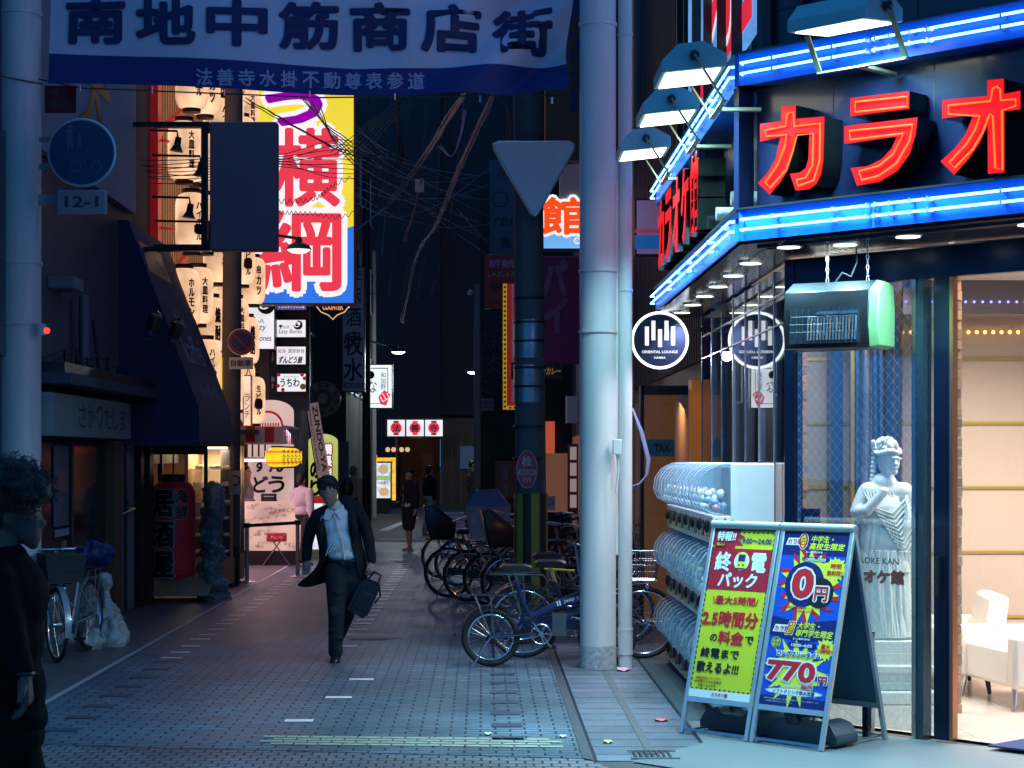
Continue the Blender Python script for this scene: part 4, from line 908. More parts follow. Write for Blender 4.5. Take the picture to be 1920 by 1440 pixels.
# ---------------------------------------------------------------- signs on the left gate pole
def disc_sign(r, fr, rad, face, rim):
    b = MB(); b.lathe([(rad * .97, 0), (rad, .004), (rad, .012), (rad * .97, .016)], fr.p(0, 0, -.016), ALU, n=40, axis=fr.n); b.build('plate', r)
    b = MB(); b.disc(fr, 0, 0, rad * .965, .002, rim, 40); b.disc(fr, 0, 0, rad * .93, .0035, face, 40); return b
RBL = mat('road_sign_blue', (.004, .012, .085), .35, var=.05); RWH = mat('road_sign_white', (.30, .32, .40), .4, var=.05); RDIM = mat('road_sign_symbol', (.05, .07, .14), .4, var=0); RRD = mat('road_sign_red', (.16, .016, .035), .4, var=.05)
f0 = Fr(at(153, 286, 16.45), X_, Z_); r = thing('road_sign', 'round blue sign with a walking pair above a bicycle, on the pale gate pole', 'road sign', f0.o)
b = disc_sign(r, f0, .305, RBL, RWH); b.build('face', r)
b = MB()
for a, z, s_ in ((-.10, .145, 1.0), (-.02, .11, .6)):
    b.disc(f0, a, z + .085 * s_, .018 * s_, .005, RDIM, 12); b.flat([(a - .03 * s_, z + .06 * s_), (a + .03 * s_, z + .06 * s_), (a + .022 * s_, z - .04 * s_), (a + .028 * s_, z - .12 * s_), (a + .006 * s_, z - .12 * s_), (a, z - .05 * s_), (a - .012 * s_, z - .12 * s_), (a - .03 * s_, z - .12 * s_), (a - .022 * s_, z - .03 * s_)], f0, .005, RDIM)
for a in (-.05, .13): b.ring(f0, a, -.12, .042, .052, .005, RDIM, 20)
for p, q in (((-.05, -.12), (-.02, -.04)), ((-.02, -.04), (.09, -.05)), ((.04, -.12), (.09, -.05)), ((-.05, -.12), (.04, -.12)), ((.13, -.12), (.085, -.03)), ((.04, -.12), (.012, -.03))):
    b.bar(f0.p(p[0], p[1], .006), f0.p(q[0], q[1], .006), .008, .002, RDIM)
b.build('symbol', r)
b = MB()
for py in (262, 312): b.bar(at(75, py, 16.7), at(120, py, 16.47), .03, .05, ALU)
b.build('bracket', r)
f0 = Fr(at(153, 378, 16.5), X_, Z_); r = thing('number_plate_sign', 'small framed block number plate reading 12-1 below the round blue sign', 'sign', f0.o)
b = MB(); b.fbox(f0, -.215, .22, -.11, .105, -.03, -.004, RWH); b.build('frame', r, bevel=.005); b = MB(); b.fbox(f0, -.20, .205, -.095, .09, -.004, .001, mat('plate_tan', (.25, .21, .20), .5, var=.2)); b.build('plate', r)
b = MB(); b.text('12-1', f0, 0, 0, .10, INKK, w=.30, bold=.03, c=.003); b.build('lettering', r); b = MB(); b.bar(at(74, 375, 16.75), at(112, 375, 16.53), .03, .1, ALU); b.build('bracket', r)
f0 = Fr(at(113, 186, 17.3), X_, Z_); r = thing('hydrant_sign', 'small dull red square sign just under the end of the street banner', 'sign', f0.o)
b = MB(); b.fbox(f0, -.145, .145, -.125, .125, -.02, 0, mat('dull_red_plate', (.16, .012, .02), .5, var=.1)); b.build('plate', r); b = MB(); b.text('横つ', f0, -.02, .06, .05, RDIM, w=.16, bold=.02); b.text('送水口', f0, 0, -.05, .045, RDIM, w=.22, bold=.02); b.text('(消防隊専用)', f0, 0, .01, .02, RDIM, w=.18); b.build('lettering', r)
r = thing('signal_lamp', 'small red lamp glowing on the side of the gate pole with the blue sign', 'lamp', at(84, 620, 16.75)); b = MB(); b.ball(at(88, 620, 16.72), .028, glow('red_lamp', (1, .03, .02), 3)); b.build('bulb', r); b = MB(); b.obox(at(79, 618, 16.75), X_ * .03, Y_ * .03, Z_ * .05, ALU); b.build('housing', r)

# ---------------------------------------------------------------- left buildings
LX = -4.28
COR = mat('corrugated_dark', (.05, .055, .065), .4, .3, var=.2)
lb1 = thing('weathered_shop_building', 'dark corrugated building with a weathered shop board behind the pole with the round blue sign', 'building', (-7, 19.5, 0))
b = MB(); b.box(-10, LX - .03, 14.5, 22.72, 0, 11, DIMWALL); b.build('wall', lb1)
b = MB(); b.box(LX - .03, LX, 14.5, 22.7, 2.75, 4.75, COR)
for i_ in range(130):
    yy = 16.6 + i_ * .047; b.tube([(LX, yy, 2.75), (LX, yy, 4.75)], .016, COR, n=6, caps=False)
b.build('corrugated_cladding', lb1)
b = MB(); wf = Fr((LX + .02, 17.0, 0), Y_, Z_)
b.fbox(wf, .0, 5.6, 4.78, 7.0, -.03, .06, mat('pale_blank_board', (.30, .36, .46), .6, var=.06)); b.build('blank_board', lb1)
b = MB(); b.text('犬', wf, 3.2, 5.75, .9, INKK, w=1.6, bold=.02, c=.065); b.text('内', wf, 2.2, 6.7, .4, INKK, w=.7, bold=.02, c=.065); b.build('lettering', lb1)
b = MB(); b.box(LX, -3.8, 17.2, 21.9, 2.52, 2.62, DIMWALL); b.box(LX, -3.85, 17.2, 21.9, 2.62, 2.72, DARK); b.build('ledge', lb1)
sb = mat('weathered_teal_board', (.20, .30, .31), .6, var=.25, scale=3); sf2 = Fr((-3.98, 17.2, 0), Y_, Z_)
b = MB(); b.fbox(sf2, 0, 3.9, 2.04, 2.44, -.26, 0, sb); q_ = b.build('sign_board', lb1)
b = MB()
for i_, c_ in enumerate('さかつたしま'): b.text(c_, sf2, 1.35 + i_ * .42, 2.25, .24, mat('faded_ink', (.05, .07, .09), .6), w=.34, bold=.01)
b.build('lettering', q_)
b = MB(); b.box(LX, LX + .05, 17.4, 20.9, .55, 1.98, mat('dark_window', (.012, .018, .03), .08, var=0)); b.box(LX, LX + .08, 17.3, 21.1, 0, .55, GREYWALL); b.box(LX, LX + .10, 17.3, 17.42, .55, 2.0, DARK); b.box(LX, LX + .10, 19.0, 19.1, .55, 2.0, DARK); w_ = b.build('shop_window', lb1)
pf = Fr((LX + .06, 18.1, 0), Y_, Z_); b = MB(); b.fbox(pf, .25, 1.0, 1.15, 1.95, 0, .006, mat('dim_poster', (.10, .13, .19), .5, var=.3)); b.fbox(pf, .4, .85, 1.5, 1.7, .006, .012, mat('poster_skin', (.30, .17, .14), .6)); b.fbox(pf, .3, .9, 1.05, 1.12, 0, .01, mat('sticker', (.3, .33, .36), .5)); b.fbox(pf, .6, .8, .62, 1.0, 0, .01, MATS['poster_skin']); b.build('poster', w_)
b = MB(); b.box(LX, LX + .16, 20.9, 21.32, 0, 2.0, mat('brown_pillar', (.12, .075, .045), .6, var=.2)); b.build('brown_pillar', lb1)
DRM = mat('blue_grey_door', (.17, .25, .36), .45, var=.12, streak=True)
b = MB(); b.box(LX, LX + .06, 21.36, 22.6, 0.02, 2.02, DRM); b.box(LX, LX + .09, 21.95, 22.0, 0.02, 2.02, DARK); d_ = b.build('door', lb1)
b = MB(); b.tube([(LX + .07, 21.5, 1.18), (LX + .14, 21.5, 1.18), (LX + .14, 22.2, 1.22), (LX + .07, 22.2, 1.22)], .018, STEEL, n=8); b.box(LX + .06, LX + .1, 22.05, 22.2, 1.15, 1.35, STEEL); b.build('handle', d_)
b = MB(); b.tube([(-4.1, 19.2, 3.5), (-4.1, 19.2, 2.75), (-4.15, 19.6, 2.66)], .055, mat('dull_pipe', (.17, .15, .18), .5), n=10); b.box(-4.26, -4.02, 18.3, 18.8, 3.5, 3.62, GREYWALL); b.tube([(-4.15, 19.9, 3.3), (-4.12, 20.1, 2.66)], .02, CABLE, n=6); b.build('wall_pipe', lb1)
b = MB(); random.seed(4)
for k in range(8):
    y0 = 17 + k * .5; b.tube([(-4.1, y0, 2.7), (-3.9, y0 + .4, 2.9 - .2 * random.random()), (-4.0, y0 + .9, 2.68)], .012, CABLE, n=5)
b.build('wall_cable', lb1)
# izakaya building
lb2 = thing('izakaya_building', 'dark izakaya building with a lit open front behind the red lantern', 'building', (-6, 24.5, 0))
b = MB(); b.box(-10, LX - .05, 22.75, 24.3, 2.05, 12, DIMWALL); b.box(-10, -9, 22.75, 29.0, 0, 2.05, DIMWALL); b.build('wall', lb2)
b = MB(); b.box(LX - .05, LX + .12, 22.75, 22.95, 0, 2.9, BLACK); b.box(LX - .05, LX + .08, 23.02, 23.15, 0, 2.9, DARK); b.box(LX - .05, LX + .14, 23.22, 23.5, 0, 2.9, BLACK); b.build('shutter_rail', lb2)
b = MB(); b.box(-9, LX - .2, 23.5, 29, .0, .02, mat('inner_floor', (.2, .12, .08), .5)); b.box(-6.8, -6.7, 23.5, 29, 0, 2.3, PALEWOOD); b.box(-7, LX, 28.9, 29, 0, 2.3, mat('warm_inner_wall', (.50, .36, .24), .6, var=.2)); b.box(-5.2, -5.1, 25.5, 28.9, 0, 2.1, WOOD); b.build('interior', lb2)
b = MB(); b.box(LX - .04, LX + .02, 23.5, 26.2, 1.75, 2.0, BLACK); b.box(LX - .02, LX + .04, 24.7, 24.76, 0, 2.0, DARK); b.build('door_header', lb2)
lamp('inside_lamp', 'AREA', (-5.0, 27.6, 2.2), 26, (1, .62, .34), lb2, (0, -.3, -1), .7)
# navy canvas awning
AW = mat('navy_canvas', (.022, .03, .085), .8, var=.15, scale=5, bump=.1); AWI = mat('awning_lettering', (.30, .33, .48), .7, var=0)
ay0, ay1, axo, axi = 21.9, 24.65, -3.32, -4.16; zt, zm, zb = 4.62, 2.42, 1.97
r = thing('canvas_awning', 'tall steep navy canvas awning with thin pale lettering', 'awning', ((axo + axi) / 2, (ay0 + ay1) / 2, zb))
b = MB()
pr = [(LX, zb), (axo, zb), (axo - .01, zm), (axi, zt), (LX, zt)]
vs = [(x, y_, z) for y_ in (ay0, ay1) for x, z in pr]; k = 5
b.raw(vs, [tuple(range(k)), tuple(range(2 * k - 1, k - 1, -1))] + [(i_, k + i_, k + (i_ + 1) % k, (i_ + 1) % k) for i_ in range(1, 4)], AW); b.build('canvas', r)
sl = Fr((axo - .01, ay0, zm), Y_, Vector((axi - axo + .01, 0, zt - zm))); b = MB()
b.text('dobbo', sl, 1.15, 1.20, .22, AWI, w=.75, bold=-.004); b.text('kaffei', sl, 1.35, .80, .40, AWI, w=1.5, bold=-.005); b.text('ハ・リ・ズ', sl, 1.4, .24, .22, AWI, w=1.3, bold=-.005); b.flat([(1.0, 1.75), (1.03, 1.75), (1.03, 2.0), (1.0, 2.0)], sl, .004, AWI); b.flat([(.2, 1.72), (1.7, 1.72), (1.7, 2.12), (.2, 2.12)], sl, .003, BLACK); b.build('lettering', r)
for k, (px, py) in enumerate(((283, 622), (325, 636))):
    c = at(px, py, 21.5 + .3 * k); r = thing('spot_bulb', 'unlit bulb spotlight at the awning end, %s the wall' % ('nearer' if k == 0 else 'farther from'), 'spotlight', c, 'bulb spotlights beside the awning')
    b = MB(); ax = Vector((.35, -.2, 1)).normalized(); b.lathe([(.055, .02), (.075, .10), (.07, .2), (.03, .22)], c, mat('bronze_can', (.13, .09, .06), .4, .6), n=18, axis=ax); b.build('can', r)
    b = MB(); b.ball(c - ax * .03, .075, glass('bulb_glass', (.7, .8, .95), 1.7), n=16, k=10); b.build('bulb', r)
    b = MB(); b.tube([c + ax * .2, c + ax * .26, Vector((-3.78 + .1 * k, 22.05, c.z + .2))], .012, DARK, n=6); b.build('arm', r)
# red lantern on a cart
rl = at(325, 997, 24.1); r = thing('red_lantern', 'big red paper izakaya lantern with black white edged characters', 'lantern', rl)
RLM = mat('red_lantern_paper', (.78, .03, .06), .6, var=.2); 
prof = []
hl = .655
for i_ in range(53):
    t = i_ / 52; z = -hl + 2 * hl * t; e = min(1, min(t, 1 - t) / .15); rr = .285 * (.50 + .50 * math.sqrt(max(0, 1 - (1 - e) ** 2))) + (.004 if i_ % 2 else -.004); prof.append((rr, z))
b = MB(); b.lathe(prof, rl, RLM, n=36); b.build('paper_body', r)
b = MB(); b.lathe([(.15, hl - .005), (.16, hl + .05), (.14, hl + .09), (.0, hl + .09)], rl, BLACK, n=24); b.build('cap', r); b = MB(); b.lathe([(.0, -hl - .06), (.16, -hl - .06), (.17, -hl + .01)], rl, BLACK, n=24); b.build('cap', r)
def wrap_text(st, c, R_, a0, z, h, w, m, om, ol=.018, tall=True):
    f0 = Fr((0, 0, 0), X_, Z_); t = MB(); n = len(st)
    for i_, ch_ in enumerate(st): t.text(ch_, f0, 0, z + ((n - 1) / 2 - i_) * h * 1.22, h, m, w=w, bold=.035, c=0, outline=ol, om=om)
    bm = bmesh.new(); vv = [bm.verts.new(v) for v in t.v]        # slice the flat glyphs finely so that they bend
    for f_, mi in zip(t.f, t.mi):
        try: bm.faces.new([vv[k] for k in f_]).material_index = mi
        except ValueError: pass
    x = -w * .5 - .03
    while x < w * .5 + .03: bmesh.ops.bisect_plane(bm, geom=bm.verts[:] + bm.edges[:] + bm.faces[:], plane_co=(x, 0, 0), plane_no=(1, 0, 0)); x += max(.012, R_ * .09)
    bm.verts.index_update(); t.v = [tuple(v.co) for v in bm.verts]; t.f = [tuple(v.index for v in f_.verts) for f_ in bm.faces]; t.mi = [f_.material_index for f_ in bm.faces]; bm.free()
    o = []
    for x, y_, zz in t.v:
        a = a0 + x / R_; rr = R_ + .008 - y_
        o.append((c[0] + rr * math.sin(a), c[1] - rr * math.cos(a), c[2] + zz))
    t.v = o; return t
wrap_text('居酒屋', rl, .285, -.32, -.02, .32, .27, INKK, RWH, .016).build('lettering', r)
wrap_text('海鮮', rl, .285, .52, .36, .17, .16, INKK, RWH, .012).build('side_lettering', r)
r = thing('lantern_cart', 'low dark wheeled cart with a frame holding the red lantern', 'cart', (rl.x, rl.y, 0))
b = MB(); b.box(rl.x - .38, rl.x + .42, rl.y - .3, rl.y + .3, .10, .15, DARK); b.build('deck', r); b = MB()
for sx in (-.38, .42): b.bar((rl.x + sx, rl.y, .12), (rl.x + sx, rl.y, 1.95), .045, .045, BLACK)
b.bar((rl.x - .40, rl.y, 1.95), (rl.x + .44, rl.y, 1.95), .05, .16, BLACK); b.tube([(rl.x, rl.y, 1.95), (rl.x, rl.y, rl.z + hl + .08)], .012, DARK, n=6); b.tube([(rl.x, rl.y, .14), (rl.x, rl.y, rl.z - hl - .05)], .03, DARK, n=8); b.build('frame', r)
for sx in (-.33, .37):
    for sy in (-.24, .24): b = MB(); b.tube([(rl.x + sx - .02, rl.y + sy, .055), (rl.x + sx + .02, rl.y + sy, .055)], .05, RUBBER, n=14); b.build('castor', r)
b = MB(); b.obox(Vector((rl.x + .05, rl.y - .4, .2)), X_ * .5, Vector((0, .3, .1)), Z_ * .008, mat('cardboard', (.35, .26, .17), .8, var=.1)); tag(b.build('cardboard_sheet'), 'flattened cardboard leaning on the lantern cart', 'cardboard')
# plastic wrapped bundle beside the lantern
c = at(395, 1030, 24.0); WRAP = mat('wrapping_film', (.10, .20, .24), .2, coat=.8, alpha=.8, var=.3, bump=.6, scale=14)
tag(blob('wrapped_bundle', [(c + Vector((0, 0, -.75)), c + Vector((.02, 0, .7)), .14, .10), (c + Vector((.04, -.05, -.5)), c + Vector((.12, -.05, -.7)), .16, .16)], WRAP, None, .02, 1, crumple=.14), 'dark bundle wrapped in clear film beside the red lantern', 'bundle')
# food display case
fx0, fx1, fy0, fy1 = -4.2, -3.52, 26.3, 27.6
r = thing('food_display_case', 'lit wooden showcase of plastic food samples beside the utility pole', 'display case', ((fx0 + fx1) / 2, (fy0 + fy1) / 2, 0))
b = MB(); b.box(fx0, fx1, fy0, fy1, .05, .42, PALEWOOD); b.box(fx0, fx1, fy0, fy1, 2.0, 2.08, WOOD); b.box(fx0, fx1, fy1 - .03, fy1, .42, 2.0, mat('case_back', (.75, .62, .46), .6, var=.1)); b.box(fx0, fx0 + .05, fy0, fy1, .42, 2.0, PALEWOOD)
for y_ in (fy0, fy1 - .04): b.box(fx1 - .04, fx1, y_, y_ + .04, .42, 2.0, PALEWOOD)
b.build('case', r)
b = MB(); SHG = mat('glass_shelf', (.8, .85, .85), .1, alpha=.35, var=0)
for k in range(6): b.box(fx0 + .05, fx1 - .04, fy0 + .05, fy1 - .03, .48 + k * .235, .488 + k * .235, SHG)
b.build('shelf', r)
PLT = mat('dish_glaze', (.7, .7, .68), .25, var=0); FOOD = [mat(f'food_{i_}', c_, .5, var=.3, scale=30) for i_, c_ in enumerate(((.5, .2, .06), (.55, .38, .12), (.16, .3, .07), (.5, .07, .05), (.62, .52, .35)))]; DPL = mat('dark_dish', (.05, .05, .06), .25)
random.seed(5)
for k in range(6):
    for i_ in range(3):
        for j in range(2):
            c = Vector((fx0 + .16 + i_ * .2 + .03 * (k % 2), fy0 + .2 + j * .5, .489 + k * .235))
            b = MB(); b.lathe([(.03, 0), (.05, .006), (.085, .035), (.09, .038), (.08, .03)], c, PLT if (i_ + k) % 3 else DPL, n=14)
            for q in range(4): b.ball(c + Vector((random.uniform(-.04, .04), random.uniform(-.04, .04), .04)), .032, FOOD[(k + i_ * 2 + q) % 5], n=7, k=4, sz=.7)
            d_ = tag(b.build('food_sample'), 'plastic food sample on the %s shelf up, %s dish from the street side, %s row' % (ordinal(k), ordinal(2 - i_), ('front', 'rear')[j]), 'food sample', 'food samples in the showcase')
            if j == 0:
                b = MB(); b.box(c.x - .05, c.x + .05, c.y - .13, c.y - .125, c.z + .003, c.z + .04, INKW); b.build('price_card', d_)
b = MB(); b.box(fx0 + .1, fx1 - .1, fy0 + .1, fy0 + .16, 1.95, 1.985, glow('warm_tube', (1, .82, .58), 4)); b.build('light_tube', r)
lamp('case_lamp', 'AREA', (-3.85, 26.8, 1.94), 20, (1, .76, .48), r, (0, 0, -1), .5, .9)

# ---------------------------------------------------------------- utility poles
def upole(x, y_, r0, h, label, m=CONC, lean=0):
    r = thing('utility_pole', label, 'utility pole', (x, y_, 0)); b = MB(); b.tube([(x, y_, 0), (x + lean, y_, h)], [r0, r0 * .82], m, n=24); b.build('shaft', r); return r
pl_ = upole(gX(430, 26.6), 26.6, .145, 11, 'grey concrete utility pole with a no parking sign beside the showcase', mat('shaded_concrete', (.10, .095, .10), .9, var=.3, bump=.4), .10)  # darker copy of the concrete, the pole's lack of light is painted in
f0 = Fr(at(452, 641, 26.4), X_, Z_); r = thing('no_parking_sign', 'round blue no parking sign with a red rim and slash', 'road sign', f0.o)
b = disc_sign(r, f0, .19, RRD, RRD); b.disc(f0, 0, 0, .135, .005, RBL, 36); b.flat([(-.103, .085), (-.085, .103), (.103, -.085), (.085, -.103)], f0, .0065, RRD); b.build('face', r)
f0 = Fr(at(452, 681, 26.4), X_, Z_); r = thing('supplementary_plate', 'small white plate reading car under the no parking sign', 'road sign', f0.o); b = MB(); b.fbox(f0, -.17, .17, -.085, .085, -.01, 0, mat('plate_white', (.42, .42, .46), .5)); b.build('plate', r, bevel=.003); b = MB(); b.text('自動車', f0, 0, 0, .09, INKK, w=.29, bold=.02); b.build('lettering', r)
b = MB(); b.lathe([(.15, 0), (.152, .01), (.152, .55), (.15, .56)], (gX(430, 26.6), 26.6, .0), BLACK, n=24); b.build('base_sleeve', pl_)
f0 = Fr(at(437, 905, 26.42), X_, Z_); b = MB(); b.fbox(f0, -.06, .11, -.17, .17, -.004, .002, mat('pole_sticker', (.3, .31, .33), .5)); b.ring(f0, .03, .03, .05, .08, .004, RRD, 24); b.fbox(f0, -.14, -.02, -.33, -.28, -.004, .002, mat('green_sticker', (.25, .4, .08), .5)); b.build('sticker', pl_)

# ---------------------------------------------------------------- paper lantern front
lb3 = thing('lantern_building', 'restaurant front lit warm behind rows of white paper lanterns', 'building', (-6, 28, 0))
WARMW = mat('warm_cream_wall', (.60, .42, .30), .6, var=.2, scale=3, emit=.16, ecol=(1, .52, .30))  # emission puts the lanterns' warm light into the wall itself
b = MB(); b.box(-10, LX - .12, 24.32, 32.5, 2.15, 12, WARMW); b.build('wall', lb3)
b = MB()
for i_ in range(40): b.box(LX - .12, LX - .10, 24.4 + i_ * .2, 24.43 + i_ * .2, 2.3, 12, PALEWOOD)
b.build('batten', lb3)
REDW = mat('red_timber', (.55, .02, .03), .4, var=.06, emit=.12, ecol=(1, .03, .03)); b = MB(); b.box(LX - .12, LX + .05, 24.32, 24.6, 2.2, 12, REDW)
for z in (3.2, 5.2, 7.3): b.bar((LX, 24.6, z - 1.2), (LX + .2, 30.5, z + .9), .07, .09, REDW)
for z in (3.7, 4.85, 6.0, 7.2): b.bar((LX, 24.5, z), (-3.86, 24.9, z), .03, .03, REDW)
b.build('red_beam', lb3)
b = MB(); b.box(LX - .1, -3.5, 29.0, 32.5, 2.20, 2.26, DARK); b.build('lower_canopy', lb3)
LTP = glow('lantern_paper', (1.0, .58, .34), .95, .45, 3.2); CAPM_ = mat('lantern_cap', (.03, .015, .012), .5)
def paper_lantern():
    r = thing('paper_lantern', '', 'lantern', (0, 0, 0), 'white paper lanterns on the restaurant front')
    prof = []
    for i_ in range(33):
        t = i_ / 32; e = min(1, min(t, 1 - t) / .22); prof.append((.215 * (.55 + .45 * math.sqrt(max(0, 1 - (1 - e) ** 2))) + (.002 if i_ % 2 else -.002), .78 * t))
    b = MB(); b.lathe(prof, (0, 0, 0), LTP, n=24); b.build('paper_body', r)
    b = MB(); b.lathe([(.10, .77), (.125, .79), (.125, .84), (.0, .845)], (0, 0, 0), CAPM_, n=20); b.build('cap', r); b = MB(); b.lathe([(.0, -.05), (.12, -.045), (.125, .0), (.11, .01)], (0, 0, 0), CAPM_, n=20); b.build('cap', r)
    return r
LT = ['串カツ', 'ホルモン', 'ハイボール', '大皿料理', '生ビール', '焼酎']; protos = {}
base_l = None
lz = [2.55, 3.55, 4.55, 5.5, 6.45, 7.4]
tx_cache = {}; made = []
for col_, yy in enumerate((24.75, 25.95, 27.2, 28.5, 29.9, 31.3)):
    for row, z in enumerate(lz):
        zz = z + .18 * math.sin(col_ * 2.3); xx = -3.86 - .10 * (row % 2)
        lab = 'white paper lantern, %s row from the bottom, %s from the near end' % (ordinal(row), ordinal(col_))
        if base_l is None: base_l = paper_lantern(); o = base_l; o.location = (xx, yy, zz); WL[o] = Vector((xx, yy, zz)); o['label'] = lab
        else: o = dup(base_l, (xx, yy, zz), label=lab)
        made.append((o, LT[(row + col_ * 2) % 6]))
for o, w_ in made:
    if w_ not in tx_cache:
        t = wrap_text(w_, (0, 0, .39), .217, .62, 0, .42 / len(w_), .075, CAPM_, CAPM_, 0.0); k = t.build('lettering', None); tx_cache[w_] = (k.data, tuple(k.location)); k.parent = o
    else:
        k = bpy.data.objects.new('lettering', tx_cache[w_][0]); COL.objects.link(k); k.parent = o; k.location = tx_cache[w_][1]
for k, (px, py, yy) in enumerate(((375, 322, 24.0), (355, 400, 24.0), (395, 445, 24.2), (332, 275, 23.9))):
    c = at(px, py, yy); r = thing('sign_spotlight', 'small black arm spotlight before the lanterns, %s' % ('just under the top bar of the empty frame', 'in the middle of the empty frame', 'by the lower corner of the empty frame', 'high beside the red post')[k], 'spotlight', c, 'spotlights on arms')
    ax = Vector((.15, 0, 1)); b = MB(); b.lathe([(.09, -.06), (.075, -.04), (.045, .02), (.04, .12), (.0, .13)], c, BLACK, n=16, axis=ax); b.build('can', r)
    b = MB(); b.tube([c + Vector((.01, 0, .12)), c + Vector((0, 0, .2)), Vector((LX + .02, yy + .05, c.z + .22))], .016, BLACK, n=6); b.build('arm', r)

# ---------------------------------------------------------------- projecting signs on the left
YF = 22.4
def px_box(b, x0, y0, x1, y1, Yd, d, m):                    # a panel facing the camera, given its edges in the photograph
    b.box(gX(x0, Yd), gX(x1, Yd), Yd, Yd + d, gZ(y1, Yd), gZ(y0, Yd), m)
r = thing('empty_sign_frame', 'dark empty steel sign frame projecting in front of the lanterns', 'sign frame', at(340, 470, YF))
b = MB(); px_box(b, 288, 228, 392, 238, YF, .12, DARK); px_box(b, 288, 458, 392, 470, YF, .12, DARK); px_box(b, 377, 238, 388, 458, YF, .12, DARK); b.build('frame', r)
b = MB(); b.box(LX, gX(289, YF), YF + .02, YF + .1, gZ(236, YF), gZ(228, YF), DARK); b.box(LX, gX(289, YF), YF + .02, YF + .1, gZ(470, YF), gZ(462, YF), DARK); b.build('bracket', r)
r = thing('blank_sign_panel', 'blank dull purple grey sign panel beside the empty frame', 'sign', at(457, 470, YF)); b = MB(); px_box(b, 393, 228, 520, 470, YF - .02, .2, mat('purple_grey_panel', (.32, .20, .25), .6, var=.08, scale=2)); b.build('panel', r, bevel=.02); b = MB(); px_box(b, 386, 240, 393, 248, YF, .1, DARK); px_box(b, 386, 450, 393, 458, YF, .1, DARK); b.build('bracket', r)
def lit_sign(name, label, x0, y0, x1, y1, Yd, d, face, frame=DARK, cat='sign', group=None, rim=.02):
    c = at((x0 + x1) / 2, y1, Yd); r = thing(name, label, cat, (c.x, Yd + d / 2, c.z), group)
    b = MB(); px_box(b, x0, y0, x1, y1, Yd, d, frame); b.build('sign_box', r)
    w, h = gX(x1, Yd) - gX(x0, Yd), gZ(y0, Yd) - gZ(y1, Yd); fr = Fr((gX(x0, Yd), Yd - .002, gZ(y1, Yd)), X_, Z_)
    b = MB(); b.fbox(fr, rim, w - rim, rim, h - rim, 0, .006, face); b.build('face', r)
    return r, Fr(fr.p(0, 0, .008), X_, Z_), w, h
GW_ = glow('lit_white_face', (.95, .93, 1.0), .92, .10, 2)
GY = glow('lit_yellow_face', (1.0, .80, .06), .88, .08, 1); GB = glow('lit_blue_face', (.03, .20, .85), .9, .12, 1); GR = glow('lit_red_ink', (.92, .05, .09), .9); GP = glow('lit_purple_ink', (.42, .0, .55), .7); GWB = glow('lit_white_ink', (1, .95, .97), .95); GK = mat('opaque_ink', (.01, .012, .02), .4, var=0); GRD = mat('opaque_red', (.5, .02, .05), .4, var=0, emit=.25, ecol=(1, .03, .08))
# the great yellow and blue sign
YS = 33.0; x0, x1 = gX(456, YS), gX(663, YS); zb_, zt_ = gZ(568, YS), gZ(20, YS); w, h = x1 - x0, zt_ - zb_
r = thing('giant_lit_sign', 'giant yellow and blue lit sign with red white edged characters', 'sign', ((x0 + x1) / 2, YS + .2, zb_))
b = MB(); b.box(x0 - .02, x1 + .03, YS, YS + .4, zb_ - .03, zt_, mat('dark_red_case', (.18, .02, .03), .5)); b.build('sign_box', r)
fr = Fr((x0, YS - .004, zb_), X_, Z_); PXM = F / YS
def bu(px): return (px - 456) / PXM
def bv_(py): return (568 - py) / PXM
b = MB()
b.flat([(0, bv_(480)), (bu(663), bv_(424)), (w, h), (0, h)], fr, 0, GY); b.flat([(0, 0), (w, 0), (w, bv_(424)), (0, bv_(480))], fr, 0, GB); b.build('face', r)
t = MB()
t.text('う', fr, bu(551), bv_(193), bv_(150) - bv_(230), GP, w=bu(604) - bu(503), bold=.04, c=.004, outline=.085, om=GWB)
t.text('横', fr, bu(576), bv_(314), bv_(245) - bv_(386), GR, w=bu(634) - bu(517), bold=.024, c=.006, outline=.10, om=GWB)
t.text('綱', fr, bu(562), bv_(470), bv_(398) - bv_(545), GR, w=bu(636) - bu(486), bold=.022, c=.008, outline=.10, om=GWB)
t.text('ど', fr, bu(560), bv_(110), .62, GP, w=.75, bold=.04, c=.004, outline=.085, om=GWB)
t.build('lettering', r)
b = MB(); b.box(LX - .5, x0, YS + .1, YS + .25, zb_ + .5, zb_ + .6, DARK); b.box(LX - .5, x0, YS + .1, YS + .25, zb_ + 3, zb_ + 3.1, DARK); b.build('bracket', r)
